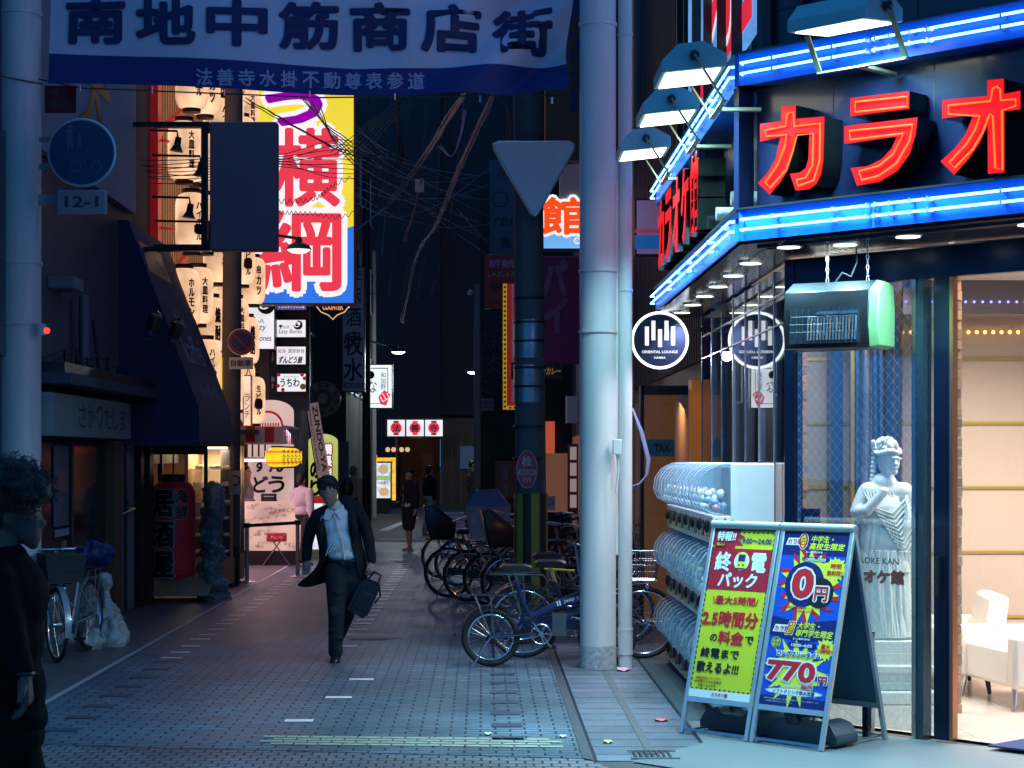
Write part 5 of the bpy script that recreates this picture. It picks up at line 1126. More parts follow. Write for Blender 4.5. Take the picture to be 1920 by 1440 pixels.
# smaller signs below it
def lazy(t, fr, w, h, big):
    k = .16 if big else .085
    cx, cy = (w * .68, h * .87) if big else (w * .72, h * .68)
    t.disc(fr, cx, cy, k, .001, GK, 24); t.disc(fr, cx - k * .25, cy + k * .25, k * .72, .002, GW_, 24); t.flat([(cx - k * .7, cy), (cx - k * .2, cy + k * .3), (cx + k * .2, cy - k * .1), (cx - k * .3, cy - k * .35)], fr, .003, GK)
    for q in (.1, .4): t.ring(fr, cx + k * q, cy + k * .3, k * .45, k * .56, .0025, GK, 16)
    gx, gy = (w * .2, h * .58) if big else (w * .16, h * .58); s_ = 1 if big else .6
    t.disc(fr, gx, gy + .03 * s_, .055 * s_, .002, mat('sign_green', (.02, .3, .10), .5), 14, ry=.04 * s_); t.rect(fr, gx - .008, gx + .008, gy - .06 * s_, gy, .002, GK)
    if big:
        t.text('BaR', fr, w * .42, h * .56, .07, GK, w=.2, bold=-.01); t.text('Lazy', fr, w * .42, h * .43, .14, GK, w=.26 * w / .5, bold=.0, shear=.15); t.text('Bones', fr, w * .60, h * .23, .11, GK, w=.27 * w / .5, bold=.005, shear=.15)
    else:
        t.text('BaR', fr, w * .34, h * .58, .05, GK, w=.12, bold=-.01); t.text('Lazy Bones', fr, w * .48, h * .32, .10, GK, w=w * .74, bold=.0, shear=.15)
r, fr, w, h = lit_sign('lit_sign', 'tall white bar sign with a round swirl and green tree under the giant sign', 463, 560, 516, 656, 33.6, .2, GW_); t = MB(); lazy(t, fr, w, h, True); t.build('lettering', r)
r, fr, w, h = lit_sign('lit_sign', 'small white bar sign with a swirl, topmost full one in the signboard column', 517, 598, 575, 634, 34, .12, GW_); t = MB(); lazy(t, fr, w, h, False); t.build('lettering', r)
r, fr, w, h = lit_sign('lit_sign', 'white ramen sign with bold brush writing in the middle of the signboard column', 517, 648, 575, 685, 34, .12, GW_); t = MB(); t.text('姫路', fr, w * .2, h * .72, .08, GRD, w=w * .28, bold=.0); t.text('濃厚豚骨', fr, w * .66, h * .72, .08, GK, w=w * .54, bold=.0); t.text('ラーメン', fr, w * .45, h * .53, .03, GRD, w=w * .2); t.text('ずんどう屋', fr, w * .48, h * .28, .12, GK, w=w * .76, bold=.03, shear=.2); t.rect(fr, w * .06, w * .85, h * .11, h * .125, .002, GK); t.build('lettering', r)
r, fr, w, h = lit_sign('lit_sign', 'white sign with red dots and a yellow fan at the bottom of the signboard column', 518, 699, 575, 736, 34, .12, GW_); t = MB()
for a, z in ((.08, .9), (.85, .9), (.93, .72), (.06, .34), (.22, .14)): t.disc(fr, w * a, h * z, .035, .002, GRD, 14)
t.text('うちわ', fr, w * .45, h * .5, .15, GK, w=w * .62, bold=.02); t.text('昔ながらのおばん菜', fr, w * .5, h * .8, .03, GK, w=w * .5); t.disc(fr, w * .88, h * .3, .055, .002, mat('fan_yellow', (.6, .5, .2), .5), 18); t.build('lettering', r)
r, fr, w, h = lit_sign('lit_sign', 'dim violet menu sign tucked under the giant blue sign', 517, 560, 576, 583, 34, .12, glow('violet_face', (.16, .12, .5), .6)); t = MB(); t.text('サカズキトンいい家', fr, w * .5, h * .35, .06, GWB, w=w * .85, bold=.01); t.disc(fr, w * .62, h * .7, .07, .002, glow('warm_dish', (.9, .5, .3), .8), 18, ry=.045); t.build('lettering', r)
fd = thing('signboard_column', 'dark steel column holding the small lit bar signs', 'sign frame', at(545, 800, 34.15)); b = MB(); px_box(b, 505, 560, 580, 770, 34.14, .12, mat('navy_frame', (.02, .03, .07), .5)); b.build('backing', fd); b = MB(); q_ = Fr((0, 34.135, 0), X_, Z_)
for s_, px, py in (('1', 512, 665), ('F', 512, 674), ('B', 512, 711), ('F', 512, 724)): b.text(s_, q_, gX(px, 34.135), gZ(py, 34.135), .085, INKW, bold=.03, c=.003)
b.build('lettering', fd)
q_ = Fr(at(624, 575, 36), X_, Z_); r = thing('shield_sign', 'dark shield shaped sign with gold outline reading counter', 'sign', q_.o); s_ = 36 / F
shp = [(-33, 12), (-30, 0), (-22, -10), (-8, -16), (0, -24), (8, -16), (22, -10), (30, 0), (33, 12), (24, 10), (0, 24), (-24, 10)]
b = MB(); b.prism([(a * s_, z * s_) for a, z in shp], q_, -.1, 0, SGN); b.build('board', r); b = MB(); GOL = glow('gold_outline', (1, .62, .30), .8); b.tube([q_.p(a * s_, z * s_, .01) for a, z in shp], .012, GOL, n=6, closed=True); b.build('outline', r); b = MB(); b.text('COUNTER', q_, 0, 0, .13, glow('orange_letters', (1, .42, .22), .9), w=.40, bold=.03); b.build('lettering', r)
GREYS = mat('unlit_sign_face', (.50, .47, .50), .6, var=.06); FADE = mat('faded_black', (.04, .04, .055), .6, var=0)
r, fr, w, h = lit_sign('unlit_sign', 'tall narrow unlit grey sign with black brush characters running down', 641, 500, 684, 735, 42, .3, GREYS); t = MB(); t.text('美味酒房', fr, w * .5, h * .69, .42, FADE, w=.36, tall=True, gap=1.22, bold=.01); t.text('牧水', fr, w * .5, h * .28, .5, FADE, w=.42, tall=True, gap=1.15, bold=.016); t.text('BOKUSUI', fr, w * .5, h * .055, .13, FADE, w=w * .85, bold=.02); t.build('lettering', r)
q_ = Fr(at(605, 748, 40), X_, Z_); r = thing('coffee_sign', 'big round dark coffee sign with ring lettering, unlit', 'sign', q_.o); b = MB(); b.lathe([(.38, 0), (.39, .03), (.38, .1)], q_.p(0, 0, -.1), mat('dark_disc', (.03, .035, .06), .5), n=36, axis=q_.n); b.build('disc', r); b = MB(); DW = mat('dim_white', (.16, .17, .22), .6); b.ring(q_, 0, 0, .22, .235, .003, DW); b.ring(q_, 0, 0, .355, .37, .003, DW)
for i_, c_ in enumerate('コーヒーハウス'):
    a = R(160 - i_ * 38); b.text(c_, q_, .295 * math.cos(a), .295 * math.sin(a), .10, DW, w=.10, rot=a - R(90), bold=.02)
b.flat([(-.12, .02), (-.05, .12), (.06, .12), (.12, .02), (.05, -.10), (-.05, -.10)], q_, .003, DW); b.build('lettering', r); b = MB(); b.bar(q_.p(-.35, 0, -.05), q_.p(-1.1, 0, -.05), .05, .05, DARK); b.build('bracket', r)

# ---------------------------------------------------------------- ramen shop beyond the lanterns
lb4 = thing('ramen_building', 'ramen shop building with a striped awning and corrugated upper wall', 'building', (-6.5, 33, 0))
b = MB(); b.box(-10, LX - .1, 32.55, 37.8, 2.3, 12, GREYWALL); b.box(-10, LX - .3, 37.6, 37.8, 0, 2.3, DIMWALL); b.box(-6, -5.9, 29, 37.6, 0, 2.3, mat('warm_shop_wall', (.5, .36, .30), .6, var=.2)); b.build('wall', lb4)
b = MB()
for i_ in range(24): b.tube([(-4.2 + i_ * .0135, 34.2, 2.3), (-4.2 + i_ * .0135, 34.2, 8)], .006, mat('pinkish_cladding', (.34, .26, .30), .4, .2), n=6, caps=False)
b.box(-4.22, -3.88, 34.21, 34.3, 2.3, 8, MATS['pinkish_cladding']); b.build('corrugated_cladding', lb4)
lamp('shop_lamp', 'AREA', (-3.9, 30.2, 2.02), 70, (1, .56, .74), lb4, (.25, -.1, -1), .8, 2.0)
r = thing('striped_awning', 'red and white striped awning over the ramen shop front', 'awning', (-3.7, 30.3, 2.1))
STR = mat('awning_red', (.45, .02, .04), .7, var=.08); STW = mat('awning_white', (.55, .48, .50), .7, var=.05)
b = MB(); ya = 29.2
for i_ in range(8):
    x0, x1 = -4.3 + i_ * .148, -4.3 + (i_ + 1) * .148; b.face([(x0, ya, 2.06), (x1, ya, 2.06), (x1, ya, 2.31), (x0, ya, 2.31)], STR if i_ % 2 == 0 else STW); b.face([(x0, ya, 2.31), (x1, ya, 2.31), (x1, ya + 2.2, 2.34), (x0, ya + 2.2, 2.34)], STR if i_ % 2 == 0 else STW)
for i_ in range(14):
    y0, y1 = ya + i_ * .16, ya + (i_ + 1) * .16; b.face([(-3.115, y0, 2.04), (-3.115, y1, 2.04), (-3.115, y1, 2.30), (-3.115, y0, 2.30)], STR if i_ % 2 else STW)
b.build('canvas', r); b = MB(); b.box(-3.13, -3.09, ya, ya + 2.3, 2.29, 2.33, ALU); b.box(-4.3, -3.1, ya - .01, ya + .03, 2.03, 2.06, ALU); b.build('frame', r)
YLN = glow('yellow_lantern_paper', (1.0, .68, .02), 1.0, .15, 4); ORL = glow('orange_band', (1, .25, .05), .9)
yp = None
for i_ in range(5):
    c = Vector((-3.24, 29.25 + i_ * .62, 1.83)); lab = 'round yellow paper lantern under the striped awning, %s from the front' % ordinal(i_)
    if yp is None:
        yp = thing('yellow_lantern', lab, 'lantern', c, 'yellow lanterns under the striped awning')
        b = MB(); b.lathe([(.17 * math.sqrt(max(.02, 1 - (q / 9) ** 2)) + (.003 if q % 2 else 0), q / 9 * .16) for q in range(-9, 10)], c, YLN, n=22); b.build('paper_body', yp)
        b = MB(); b.lathe([(.08, .155), (.08, .18), (0, .18)], c, BLACK, n=16); b.build('cap', yp); b = MB(); b.lathe([(0, -.18), (.08, -.18), (.08, -.155)], c, BLACK, n=16); b.build('cap', yp)
        b = MB(); t = wrap_text('ずんどう', c, .172, .9, 0, .05, .06, GK, GK, 0); t.build('lettering', yp)
        for sg_ in (-1, 1): b = MB(); b.lathe([(.172, sg_ * .085 - .016), (.172, sg_ * .085 + .016)], c, ORL, n=22); b.build('band', yp)
    else: dup(yp, c, label=lab)
b = MB()
for k in range(9): b.tube([(-4.25 + k * .1, 29.6, 2.06), (-4.25 + k * .1, 29.6, 1.84)], .016, BLACK, n=6)
tag(b.build('hanging_rail'), 'row of small black hangers under the striped awning', 'rail')
r = thing('strip_light', 'bright white strip light under the striped awning', 'light', (-3.9, 29.7, 1.75)); b = MB(); b.box(-4.35, -3.42, 29.66, 29.72, 1.76, 1.80, glow('strip_lamp', (1, .86, .80), 5)); b.build('tube', r); b = MB(); b.box(-4.36, -3.40, 29.65, 29.74, 1.80, 1.83, WHITE); b.build('housing', r)
def inflatable(c, rad, h, m, label, name='inflatable_pillar'):
    r = thing(name, label, 'inflatable sign', c); prof = [(rad * .8, 0), (rad, .06), (rad, h - rad * .55)]
    for i_ in range(1, 9): a = math.pi / 2 * i_ / 8; prof.append((rad * math.cos(a) + .001, h - rad * .55 + rad * .55 * math.sin(a)))
    b = MB(); b.lathe(prof, c, m, n=36); b.build('body', r); return r
ic = Vector((gX(508, 32.6), 32.6, 0)); INP = glow('inflatable_pink_white', (1.0, .66, .62), .62, .25, .9)
r = inflatable(ic, .40, 2.83, INP, 'tall inflatable white pillar with a red round crest and black brush writing')
b = MB()
for s_, z_, w_, h_ in (('ずん', 1.70, .25, .24), ('どう', 1.36, .27, .27), ('屋', 1.05, .30, .28)):
    for k, c_ in enumerate(s_):
        q_ = wrap_text(c_, ic, .40, (.0 if len(s_) == 1 else (-.36, .36)[k]), z_, h_, w_, GK, GK, 0); b.raw(q_.v, q_.f, GK)
b.build('lettering', r)
f0 = Fr((0, 0, 0), X_, Z_); t = MB(); t.ring(f0, 0, 2.36, .235, .275, 0, GRD, 36)
for z, w_ in ((2.50, .38), (2.44, .46), (2.22, .46), (2.17, .38)): t.rect(f0, -w_ / 2, w_ / 2, z, z + .022, 0, GRD)
for k in range(9): t.rect(f0, -.19 + k * .045, -.165 + k * .045, 2.26, 2.42, 0, GRD)
t.v = [(ic.x + (.406 - y_) * math.sin(x / .4 - .02), ic.y - (.406 - y_) * math.cos(x / .4 - .02), z) for x, y_, z in t.v]; t.build('crest', r)
ic = Vector((gX(606, 38), 38, 0)); r = inflatable(ic, .30, 2.30, glow('inflatable_lime', (.74, .80, .22), .62, .2, 1), 'pale lime inflatable pillar behind the tilted banner')
t = wrap_text('備長炭焼鳥', ic, .30, .42, 1.5, .20, .15, GWB, GRD, 0.03); t.build('lettering', r); t = wrap_text('のりお', ic, .30, -.45, 1.2, .30, .26, GK, GK, 0.005); t.build('black_lettering', r)
nb = thing('tilted_banner', 'narrow pale vertical banner leaning in front of the lime inflatable', 'banner', at(600, 890, 36)); fr = Fr(at(596, 823, 36), Vector((1, 0, -.0)), Vector((-.16, 0, 1))); fr.u = Vector((1, 0, .16)).normalized(); fr.n = fr.u.cross(fr.v)
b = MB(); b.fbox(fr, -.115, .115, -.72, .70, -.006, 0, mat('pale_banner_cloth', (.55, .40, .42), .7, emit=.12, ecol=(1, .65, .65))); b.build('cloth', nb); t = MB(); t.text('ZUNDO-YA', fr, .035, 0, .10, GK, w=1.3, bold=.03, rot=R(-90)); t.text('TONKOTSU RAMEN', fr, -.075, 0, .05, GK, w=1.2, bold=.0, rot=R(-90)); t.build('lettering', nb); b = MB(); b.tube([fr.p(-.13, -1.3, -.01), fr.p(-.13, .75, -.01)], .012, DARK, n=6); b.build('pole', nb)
# white notice board, stanchions, stool
YB2 = 31.2; r = thing('notice_board', 'wide glowing pinkish white board covered in handwriting at the ramen shop', 'board', at(507, 1060, YB2)); r.location.z = 0; WL[r] = Vector(r.location)
fr = Fr((gX(447, YB2), YB2 - .03, gZ(1032, YB2)), X_, Z_); w, h = gX(564, YB2) - gX(447, YB2), gZ(940, YB2) - gZ(1032, YB2)
b = MB(); b.fbox(fr, 0, w, 0, h, -.03, 0, glow('lit_board', (1, .62, .52), .62, .35, 1.6)); b.build('panel', r); b = MB(); b.fbox(fr, 0, w, -.25, -.005, -.05, -.005, BLACK); b.fbox(fr, 0, .05, -.26, 0, -.3, 0, BLACK); b.build('base', r); t = MB(); random.seed(8)
for k in range(34): t.text(random.choice(['ずんどう屋', '最高でした', '横浜', 'うまい!', 'ありがとう', '大阪', '山田', '祝']), fr, random.uniform(.12, w - .12), random.uniform(.06, h - .05), random.uniform(.03, .07), mat('pen_grey', (.10, .07, .07), .6, var=0), rot=random.uniform(-.25, .25), bold=-.005)
t.build('handwriting', r)
def stanchion(px, py, label):
    yy = gY(py); x = gX(px, yy); r = thing('stanchion', label, 'stanchion', (x, yy, 0), 'steel queue posts'); b = MB(); b.lathe([(.16, 0), (.16, .012), (.03, .03)], (x, yy, 0), STEEL, n=24); b.build('base', r); b = MB(); b.lathe([(.031, .02), (.031, .83), (.0, .85)], (x, yy, 0), STEEL, n=18); b.build('post', r); b = MB(); b.box(x - .045, x + .045, yy - .045, yy + .045, .80, .87, BLACK); b.build('head', r); return Vector((x, yy, .83))
pa = stanchion(463, 1092, 'steel queue post nearer the utility pole'); pb_ = stanchion(558, 1082, 'steel queue post in front of the notice board'); b = MB(); b.bar(pa, pb_, .012, .05, BLACK); tag(b.build('queue_belt'), 'black queue belt stretched between the two steel posts', 'belt')
ys_ = gY(1062); xs_ = gX(520, ys_); r = thing('folding_stool', 'folding stool with a red seat and crossed steel legs', 'stool', (xs_, ys_, 0)); b = MB(); b.box(xs_ - .17, xs_ + .17, ys_ - .13, ys_ + .13, .42, .57, mat('red_seat', (.5, .02, .04), .5)); b.build('seat', r, bevel=.02)
for s_ in (-1, 1):
    for d_ in (-1, 1): b = MB(); b.tube([(xs_ + s_ * .24, ys_ + d_ * .12, 0.012), (xs_ - s_ * .15, ys_ + d_ * .12, .55)], .013, CHROME, n=8); b.build('leg', r)
b = MB(); b.text('ずんどう屋', Fr((xs_, ys_ - .131, .49), X_, Z_), 0, 0, .05, INKW, w=.2); b.build('lettering', r)
r = thing('menu_stand', 'lit white menu stand with blue writing and a red top behind the walking man', 'sign', at(585, 1030, 33)); b = MB(); px_box(b, 566, 944, 604, 1030, 33, .1, glow('menu_face', (.85, .9, 1), .9, .2, 3)); b.build('face', r); b = MB(); px_box(b, 562, 930, 606, 944, 33, .12, REDW); b.build('roof', r); b = MB(); q_ = Fr((0, 32.995, 0), X_, Z_); b.text('すのう', q_, gX(570, 33), gZ(990, 33), .14, GB, w=.16, tall=True, bold=.03); b.disc(q_, gX(575, 33), gZ(955, 33), .09, .003, GR); b.build('lettering', r); b = MB(); px_box(b, 568, 1030, 572, 1051, 33, .05, DARK); px_box(b, 598, 1030, 602, 1051, 33, .05, DARK); b.build('leg', r)
r, fr, w, h = lit_sign('lit_sign', 'narrow red edged vertical lit sign behind the no parking pole', 455, 703, 472, 800, 29.6, .1, glow('cream_face', (1, .72, .55), .95, .2, 3), REDW); t = MB(); t.text('ランチ', fr, w * .5, h * .40, .12, GK, w=.09, tall=True); t.build('lettering', r)
r, fr, w, h = lit_sign('lit_sign', 'blue and violet game sign edged in yellow bulbs beside the awning', 396, 670, 416, 730, 26.5, .1, glow('game_blue', (.10, .3, .9), .8, .5, 6), glow('amber_edge', (1, .55, .05), 1)); t = MB(); t.text('パチ', fr, w * .5, h * .5, h * .35, glow('pink_ink', (1, .2, .8), 1), w=w * .7, tall=True); t.build('lettering', r)

# ---------------------------------------------------------------- the far end of the lane
def block(name, label, boxes, m, detail=None):
    r = thing(name, label, 'building', (boxes[0][0], boxes[0][2], 0)); b = MB()
    for q in boxes: b.box(*q, m)
    b.build('wall', r); return r
NIGHT = mat('night_wall', (.026, .024, .034), .8, var=.3, scale=1.2, streak=True); NIGHT2 = mat('night_wall_b', (.045, .042, .052), .8, var=.3, scale=1.5, streak=True)
bk = block('dark_building', 'dark narrow building behind the signboard column', [(-10, -4.0, 37.9, 45, 0, 13)], NIGHT); bk2 = block('dark_building', 'dark building behind the far white box sign', [(-10, -3.3, 45.1, 58, 0, 14)], NIGHT2)
WIN = mat('dark_pane', (.02, .03, .05), .1, var=0)
for bb, xf, y0, y1 in ((bk, -4.0, 38.4, 44.5), (bk2, -3.3, 45.6, 57)):
    yy = y0
    while yy + 1.2 < y1:
        for z in (3.4, 6.0, 8.6):
            w_ = MB(); w_.box(xf, xf + .05, yy, yy + 1.2, z, z + 1.3, ALU); o = w_.build('window', bb); w_ = MB(); w_.box(xf + .05, xf + .055, yy + .06, yy + 1.14, z + .06, z + 1.24, WIN); w_.build('pane', o)
        yy += 2.2
for k, (xa, xb, z0, z1) in enumerate(((-3.9, -3.2, .3, 2.2),)):
    b = MB(); b.box(xa, xb, 44.6, 44.7, z0, z1, mat('dim_curtain', (.20, .16, .20), .7)); b.build('curtain', bk)
end = block('end_building', 'dark wooden building closing the lane behind the three lantern sign', [(-6, -1.5, 66, 72, 2.5, 16), (-1.5, 1.2, 66.5, 72, 3.3, 17), (-6, -3.1, 66, 72, 0, 2.5), (1.2, 6, 66, 72, 0, 15)], NIGHT)
b = MB(); b.box(-1.5, 1.2, 66.4, 66.5, 0, 3.2, mat('dark_timber', (.10, .055, .035), .6, var=.3)); 
for k in range(8): b.box(-1.45 + k * .33, -1.40 + k * .33, 66.35, 66.42, .1, 2.5, WOOD)
b.box(-.1, .12, 66.3, 66.36, .8, 2.0, mat('dim_paper', (.35, .28, .28), .7)); b.box(-.8, -.3, 66.3, 66.36, 1.4, 2.2, mat('blue_notice', (.3, .4, .55), .6)); b.build('wooden_door', end)
b = MB(); b.box(-3.1, -1.6, 70, 70.1, 0, 2.5, WOOD); b.build('passage_wall', end)
lamp('passage_lamp', 'POINT', (-2.4, 68, 2.2), 6, (1, .6, .35), end, size=.1)
b = MB(); b.box(.52, .6, 65.8, 65.9, .9, 2.9, glow('warm_slit', (1, .68, .42), .8)); tag(b.build('slit_light'), 'tall thin warm slit of light at the end of the lane', 'light')
for k, px in enumerate((727, 738, 753, 764)):
    c = at(px, 843, 65.4); r = thing('passage_lantern', 'tiny warm lantern under the three lantern sign', 'lantern', c, 'tiny lanterns in the passage'); b = MB(); b.lathe([(.05, -.08), (.09, 0), (.05, .08)], c, glow('tiny_lantern', (1, .6, .35), .8), n=12); b.build('body', r); b = MB(); b.lathe([(.05, .08), (.05, .11), (0, .11)], c, BLACK, n=10); b.build('cap', r)
r = thing('lantern_sign', 'white sign of three squares each with a red lantern and one black character', 'sign', at(777, 818, 62)); pp = [725, 760.5, 796, 831]
b = MB(); b.box(gX(723, 62), gX(832, 62), 62, 62.3, gZ(820, 62), gZ(785, 62), BLACK); b.build('sign_box', r)
for k, c_ in enumerate('法善寺'):
    q_ = Fr(at((pp[k] + pp[k + 1]) / 2, 802.5, 61.99), X_, Z_); b = MB(); b.fbox(q_, -.29, .29, -.27, .27, -.01, .0, GW_); o = b.build('panel', r); b = MB(); b.disc(q_, 0, 0, .19, .003, GR, 24); b.rect(q_, -.09, .09, .18, .235, .003, GK if k != 1 else GR); b.rect(q_, -.09, .09, -.235, -.18, .003, GK if k != 1 else GR); b.text(c_, q_, 0, 0, .24, GK, w=.26, bold=.03, c=.006); b.build('lettering', o)
r, fr, w, h = lit_sign('lit_sign', 'bright white box sign with a black brush frame and a red swirl', 690, 683, 736, 766, 45, .4, glow('cold_white_face', (.86, .95, 1.0), 1.1, .1, 2)); t = MB(); t.rect(fr, w * .1, w * .82, h * .90, h * .92, .001, GK); t.rect(fr, w * .79, w * .82, h * .3, h * .92, .001, GK); t.rect(fr, w * .05, w * .5, h * .1, h * .115, .001, GK); t.text('和加野', fr, w * .62, h * .62, .13, GK, w=.12, tall=True); t.disc(fr, w * .1, h * .76, .1, .001, GK, 12); t.flat([(w * .42, h * .26), (w * .66, h * .42), (w * .92, h * .32), (w * .74, h * .06), (w * .5, h * .1)], fr, .001, GR); t.text('山', fr, w * .68, h * .26, .2, GWB, w=.2, c=.003, rot=.5); t.text('な', fr, w * .18, h * .5, .3, GK, w=.22); t.build('lettering', r)
# arrow menu stand
ya_ = 60.0; r = thing('arrow_menu_stand', 'lit food menu stand under an amber bulb arrow at the end of the lane', 'sign', at(720, 955, ya_)); b = MB(); px_box(b, 702, 866, 733, 936, ya_, .25, BLACK); px_box(b, 704, 936, 731, 962, ya_ + .05, .15, BLACK); b.build('sign_box', r); b = MB(); px_box(b, 704, 868, 732, 934, ya_ - .02, .02, glow('menu_photo', (.80, .85, .95), .85, .3, 8)); b.build('face', r); b = MB(); q_ = Fr((0, ya_ - .03, 0), X_, Z_)
AMB = glow('amber_arrow', (1, .50, .04), 1.1, .3, 6); b.rect(q_, gX(706, ya_), gX(742, ya_), gZ(865, ya_), gZ(858, ya_), 0, AMB); b.rect(q_, gX(735, ya_), gX(742, ya_), gZ(938, ya_), gZ(865, ya_), 0, AMB); b.flat([(gX(697, ya_), gZ(861, ya_)), (gX(707, ya_), gZ(853, ya_)), (gX(707, ya_), gZ(869, ya_))], q_, 0, AMB); b.build('arrow', r); b = MB()
for px, py, ry_, m_ in ((719, 880, .16, glow('noodle', (.75, .6, .35), .7)), (720, 922, .14, glow('cone', (.85, .5, .25), .8))): b.disc(q_, gX(px, ya_), gZ(py, ya_), .16, .004, m_, 18, ry=ry_)
b.rect(q_, gX(704, ya_), gX(732, ya_), gZ(900, ya_), gZ(892, ya_), .004, glow('menu_green', (.45, .7, .3), .7)); b.text('お品書き', q_, gX(718, ya_), gZ(905, ya_), .09, GK, w=.34, c=.006); b.build('menu_print', r)
def street_lamp(px, py, Yd, xp, label, e):
    c = at(px, py, Yd); r = thing('street_lamp', label, 'street lamp', (xp, Yd, 0)); b = MB(); b.tube([(xp, Yd, 0), (xp, Yd, c.z + .5)], [.09, .06], DARK, n=12); b.build('pole', r); b = MB(); b.tube([(xp, Yd, c.z + .3), (c.x, Yd, c.z + .12)], .03, DARK, n=8); b.lathe([(.20, 0), (.17, .09), (.05, .12)], c, DARK, n=18); b.build('arm', r); b = MB(); b.lathe([(.0, -.06), (.12, -.04), (.18, 0)], c, glow('street_lamp_bowl', (.88, .97, 1), 9), n=18); b.build('bowl', r); lamp('street_lamp_light', 'POINT', c - Z_ * .12, e, (.8, .92, 1), r, size=.12)
street_lamp(747, 660, 50, gX(690, 50), 'street lamp with a glowing bowl at the left above the white box sign', 190); street_lamp(888, 698, 54, gX(915, 54), 'street lamp with a bright bowl in the middle of the far lane', 270)
c = at(560, 468, 30.0); r = thing('wall_lamp', 'shaded street lamp glowing in front of the giant red character', 'street lamp', c); b = MB(); b.lathe([(.21, 0), (.17, .07), (.06, .12), (.05, .2)], c, DARK, n=20); b.build('shade', r); b = MB(); b.lathe([(.0, -.07), (.12, -.05), (.19, -.004)], c, glow('lamp_bowl', (1, .95, .85), 1.6), n=20); b.build('bowl', r); b = MB(); b.tube([c + Z_ * .18, c + Vector((-.5, 0, .25)), (-3.6, 30, c.z + .3), (LX - .1, 30, c.z + .2)], .025, DARK, n=8); b.build('arm', r)
upole(gX(687, 44), 44, .10, 9, 'dark pole beside the bright white box sign', DARK); upole(gX(698, 56), 56, .13, 8, 'far grey utility pole behind the amber arrow', CONC)

# ---------------------------------------------------------------- right side of the lane
rb1 = thing('tax_free_shop_building', 'dark clad building with an orange column and tax free window, beyond the round sign', 'building', (3, 22, 0))
b = MB(); b.box(2.2, 10, 18.35, 27, 2.6, 13, NAVYWALL)
for k in range(40): b.box(2.16, 2.2, 18.5 + k * .21, 18.58 + k * .21, 2.8, 13, NAVYWALL)
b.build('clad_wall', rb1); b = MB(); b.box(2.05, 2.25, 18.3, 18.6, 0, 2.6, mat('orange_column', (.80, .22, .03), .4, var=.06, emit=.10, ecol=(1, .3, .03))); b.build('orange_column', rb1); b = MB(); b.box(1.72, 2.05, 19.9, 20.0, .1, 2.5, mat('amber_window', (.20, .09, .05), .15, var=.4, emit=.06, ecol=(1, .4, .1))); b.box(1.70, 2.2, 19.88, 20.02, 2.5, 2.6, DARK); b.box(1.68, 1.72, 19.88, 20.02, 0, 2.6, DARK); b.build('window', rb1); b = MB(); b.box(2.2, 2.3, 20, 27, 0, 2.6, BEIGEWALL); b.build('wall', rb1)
lamp('shop_lamp', 'AREA', (1.95, 20.6, 2.4), 8, (1, .45, .15), rb1, (0, .2, -1), .5)
q_ = Fr((1.9, 19.89, gZ(840, 19.9)), X_, Z_); b = MB(); b.fbox(q_, -.16, .14, -.09, .09, 0, .004, mat('teal_sticker', (.05, .30, .30), .4)); b.text('TAX-', q_, .02, 0, .085, INKK, w=.19, bold=.03, c=.007); tag(b.build('tax_sticker'), 'teal sticker with dark lettering on the amber window', 'sticker')
r, fr, w, h = lit_sign('glossy_panel', 'glossy panel with painted pale, red and blue reflections beyond the small red letters', 1190, 372, 1252, 480, 18.35, .1, mat('reflection_pale', (.55, .40, .5), .25, var=.2, scale=2, emit=.10, ecol=(.9, .3, .5)), DARK); b = MB(); b.rect(fr, 0, w, h * .12, h * .36, .002, mat('reflection_blue', (.05, .25, .6), .25, emit=.14, ecol=(.05, .3, .9))); b.rect(fr, 0, w, h * .40, h * .46, .002, mat('reflection_red', (.6, .08, .1), .3, emit=.18, ecol=(1, .1, .15))); b.build('band', r)  # bands and glow paint a far sign's reflection onto the panel
rb2 = thing('beige_lane_building', 'beige lane building with wall units behind the bicycles', 'building', (4, 33, 0)); b = MB(); b.box(2.2, 10, 27.1, 46, 0, 12, GREYWALL); b.build('wall', rb2)
b = MB(); b.box(2.05, 2.2, 38, 40, 2.4, 3.3, BEIGEWALL); b.box(1.9, 2.2, 30, 30.8, 2.9, 3.5, WHITE); b.box(1.9, 2.2, 42, 42.8, 2.6, 3.2, WHITE); b.build('air_conditioner', rb2); b = MB(); b.box(2.12, 2.2, 41, 44, 0, 2.3, mat('lit_shopfront', (.35, .16, .10), .5, emit=.10, ecol=(1, .35, .2))); b.build('shopfront', rb2)
rb3 = thing('yakiniku_building', 'tall dark building carrying unlit grill restaurant letters', 'building', (4, 50, 0)); b = MB(); b.box(1.0, 10, 46.1, 62, 0, 15, NIGHT); b.box(gX(900, 46.0), 1.0, 47, 48, 0, 9, NIGHT2); b.build('wall', rb3)
t = MB(); q_ = Fr((0, 46.99, 0), X_, Z_); t.text('輪焼肉', q_, gX(925, 47), gZ(635, 47), .62, mat('dim_letter', (.07, .08, .11), .5, var=0), w=.62, tall=True, bold=.0, gap=1.1); t.text('にく', q_, gX(925, 47), gZ(725, 47), .4, MATS['dim_letter'], w=.9); t.build('lettering', rb3)
b = MB(); b.box(gX(1016, 46.0), gX(1040, 46.0), 46.0, 46.1, gZ(850, 46), gZ(790, 46), glow('orange_panel', (.9, .16, .08), .45)); b.box(gX(1016, 46.0), gX(1075, 46.0), 45.9, 46.0, gZ(960, 46), gZ(850, 46), mat('lit_brown_wall', (.30, .14, .08), .6, var=.3, emit=.12, ecol=(1, .4, .25))); b.build('shopfront', rb3)
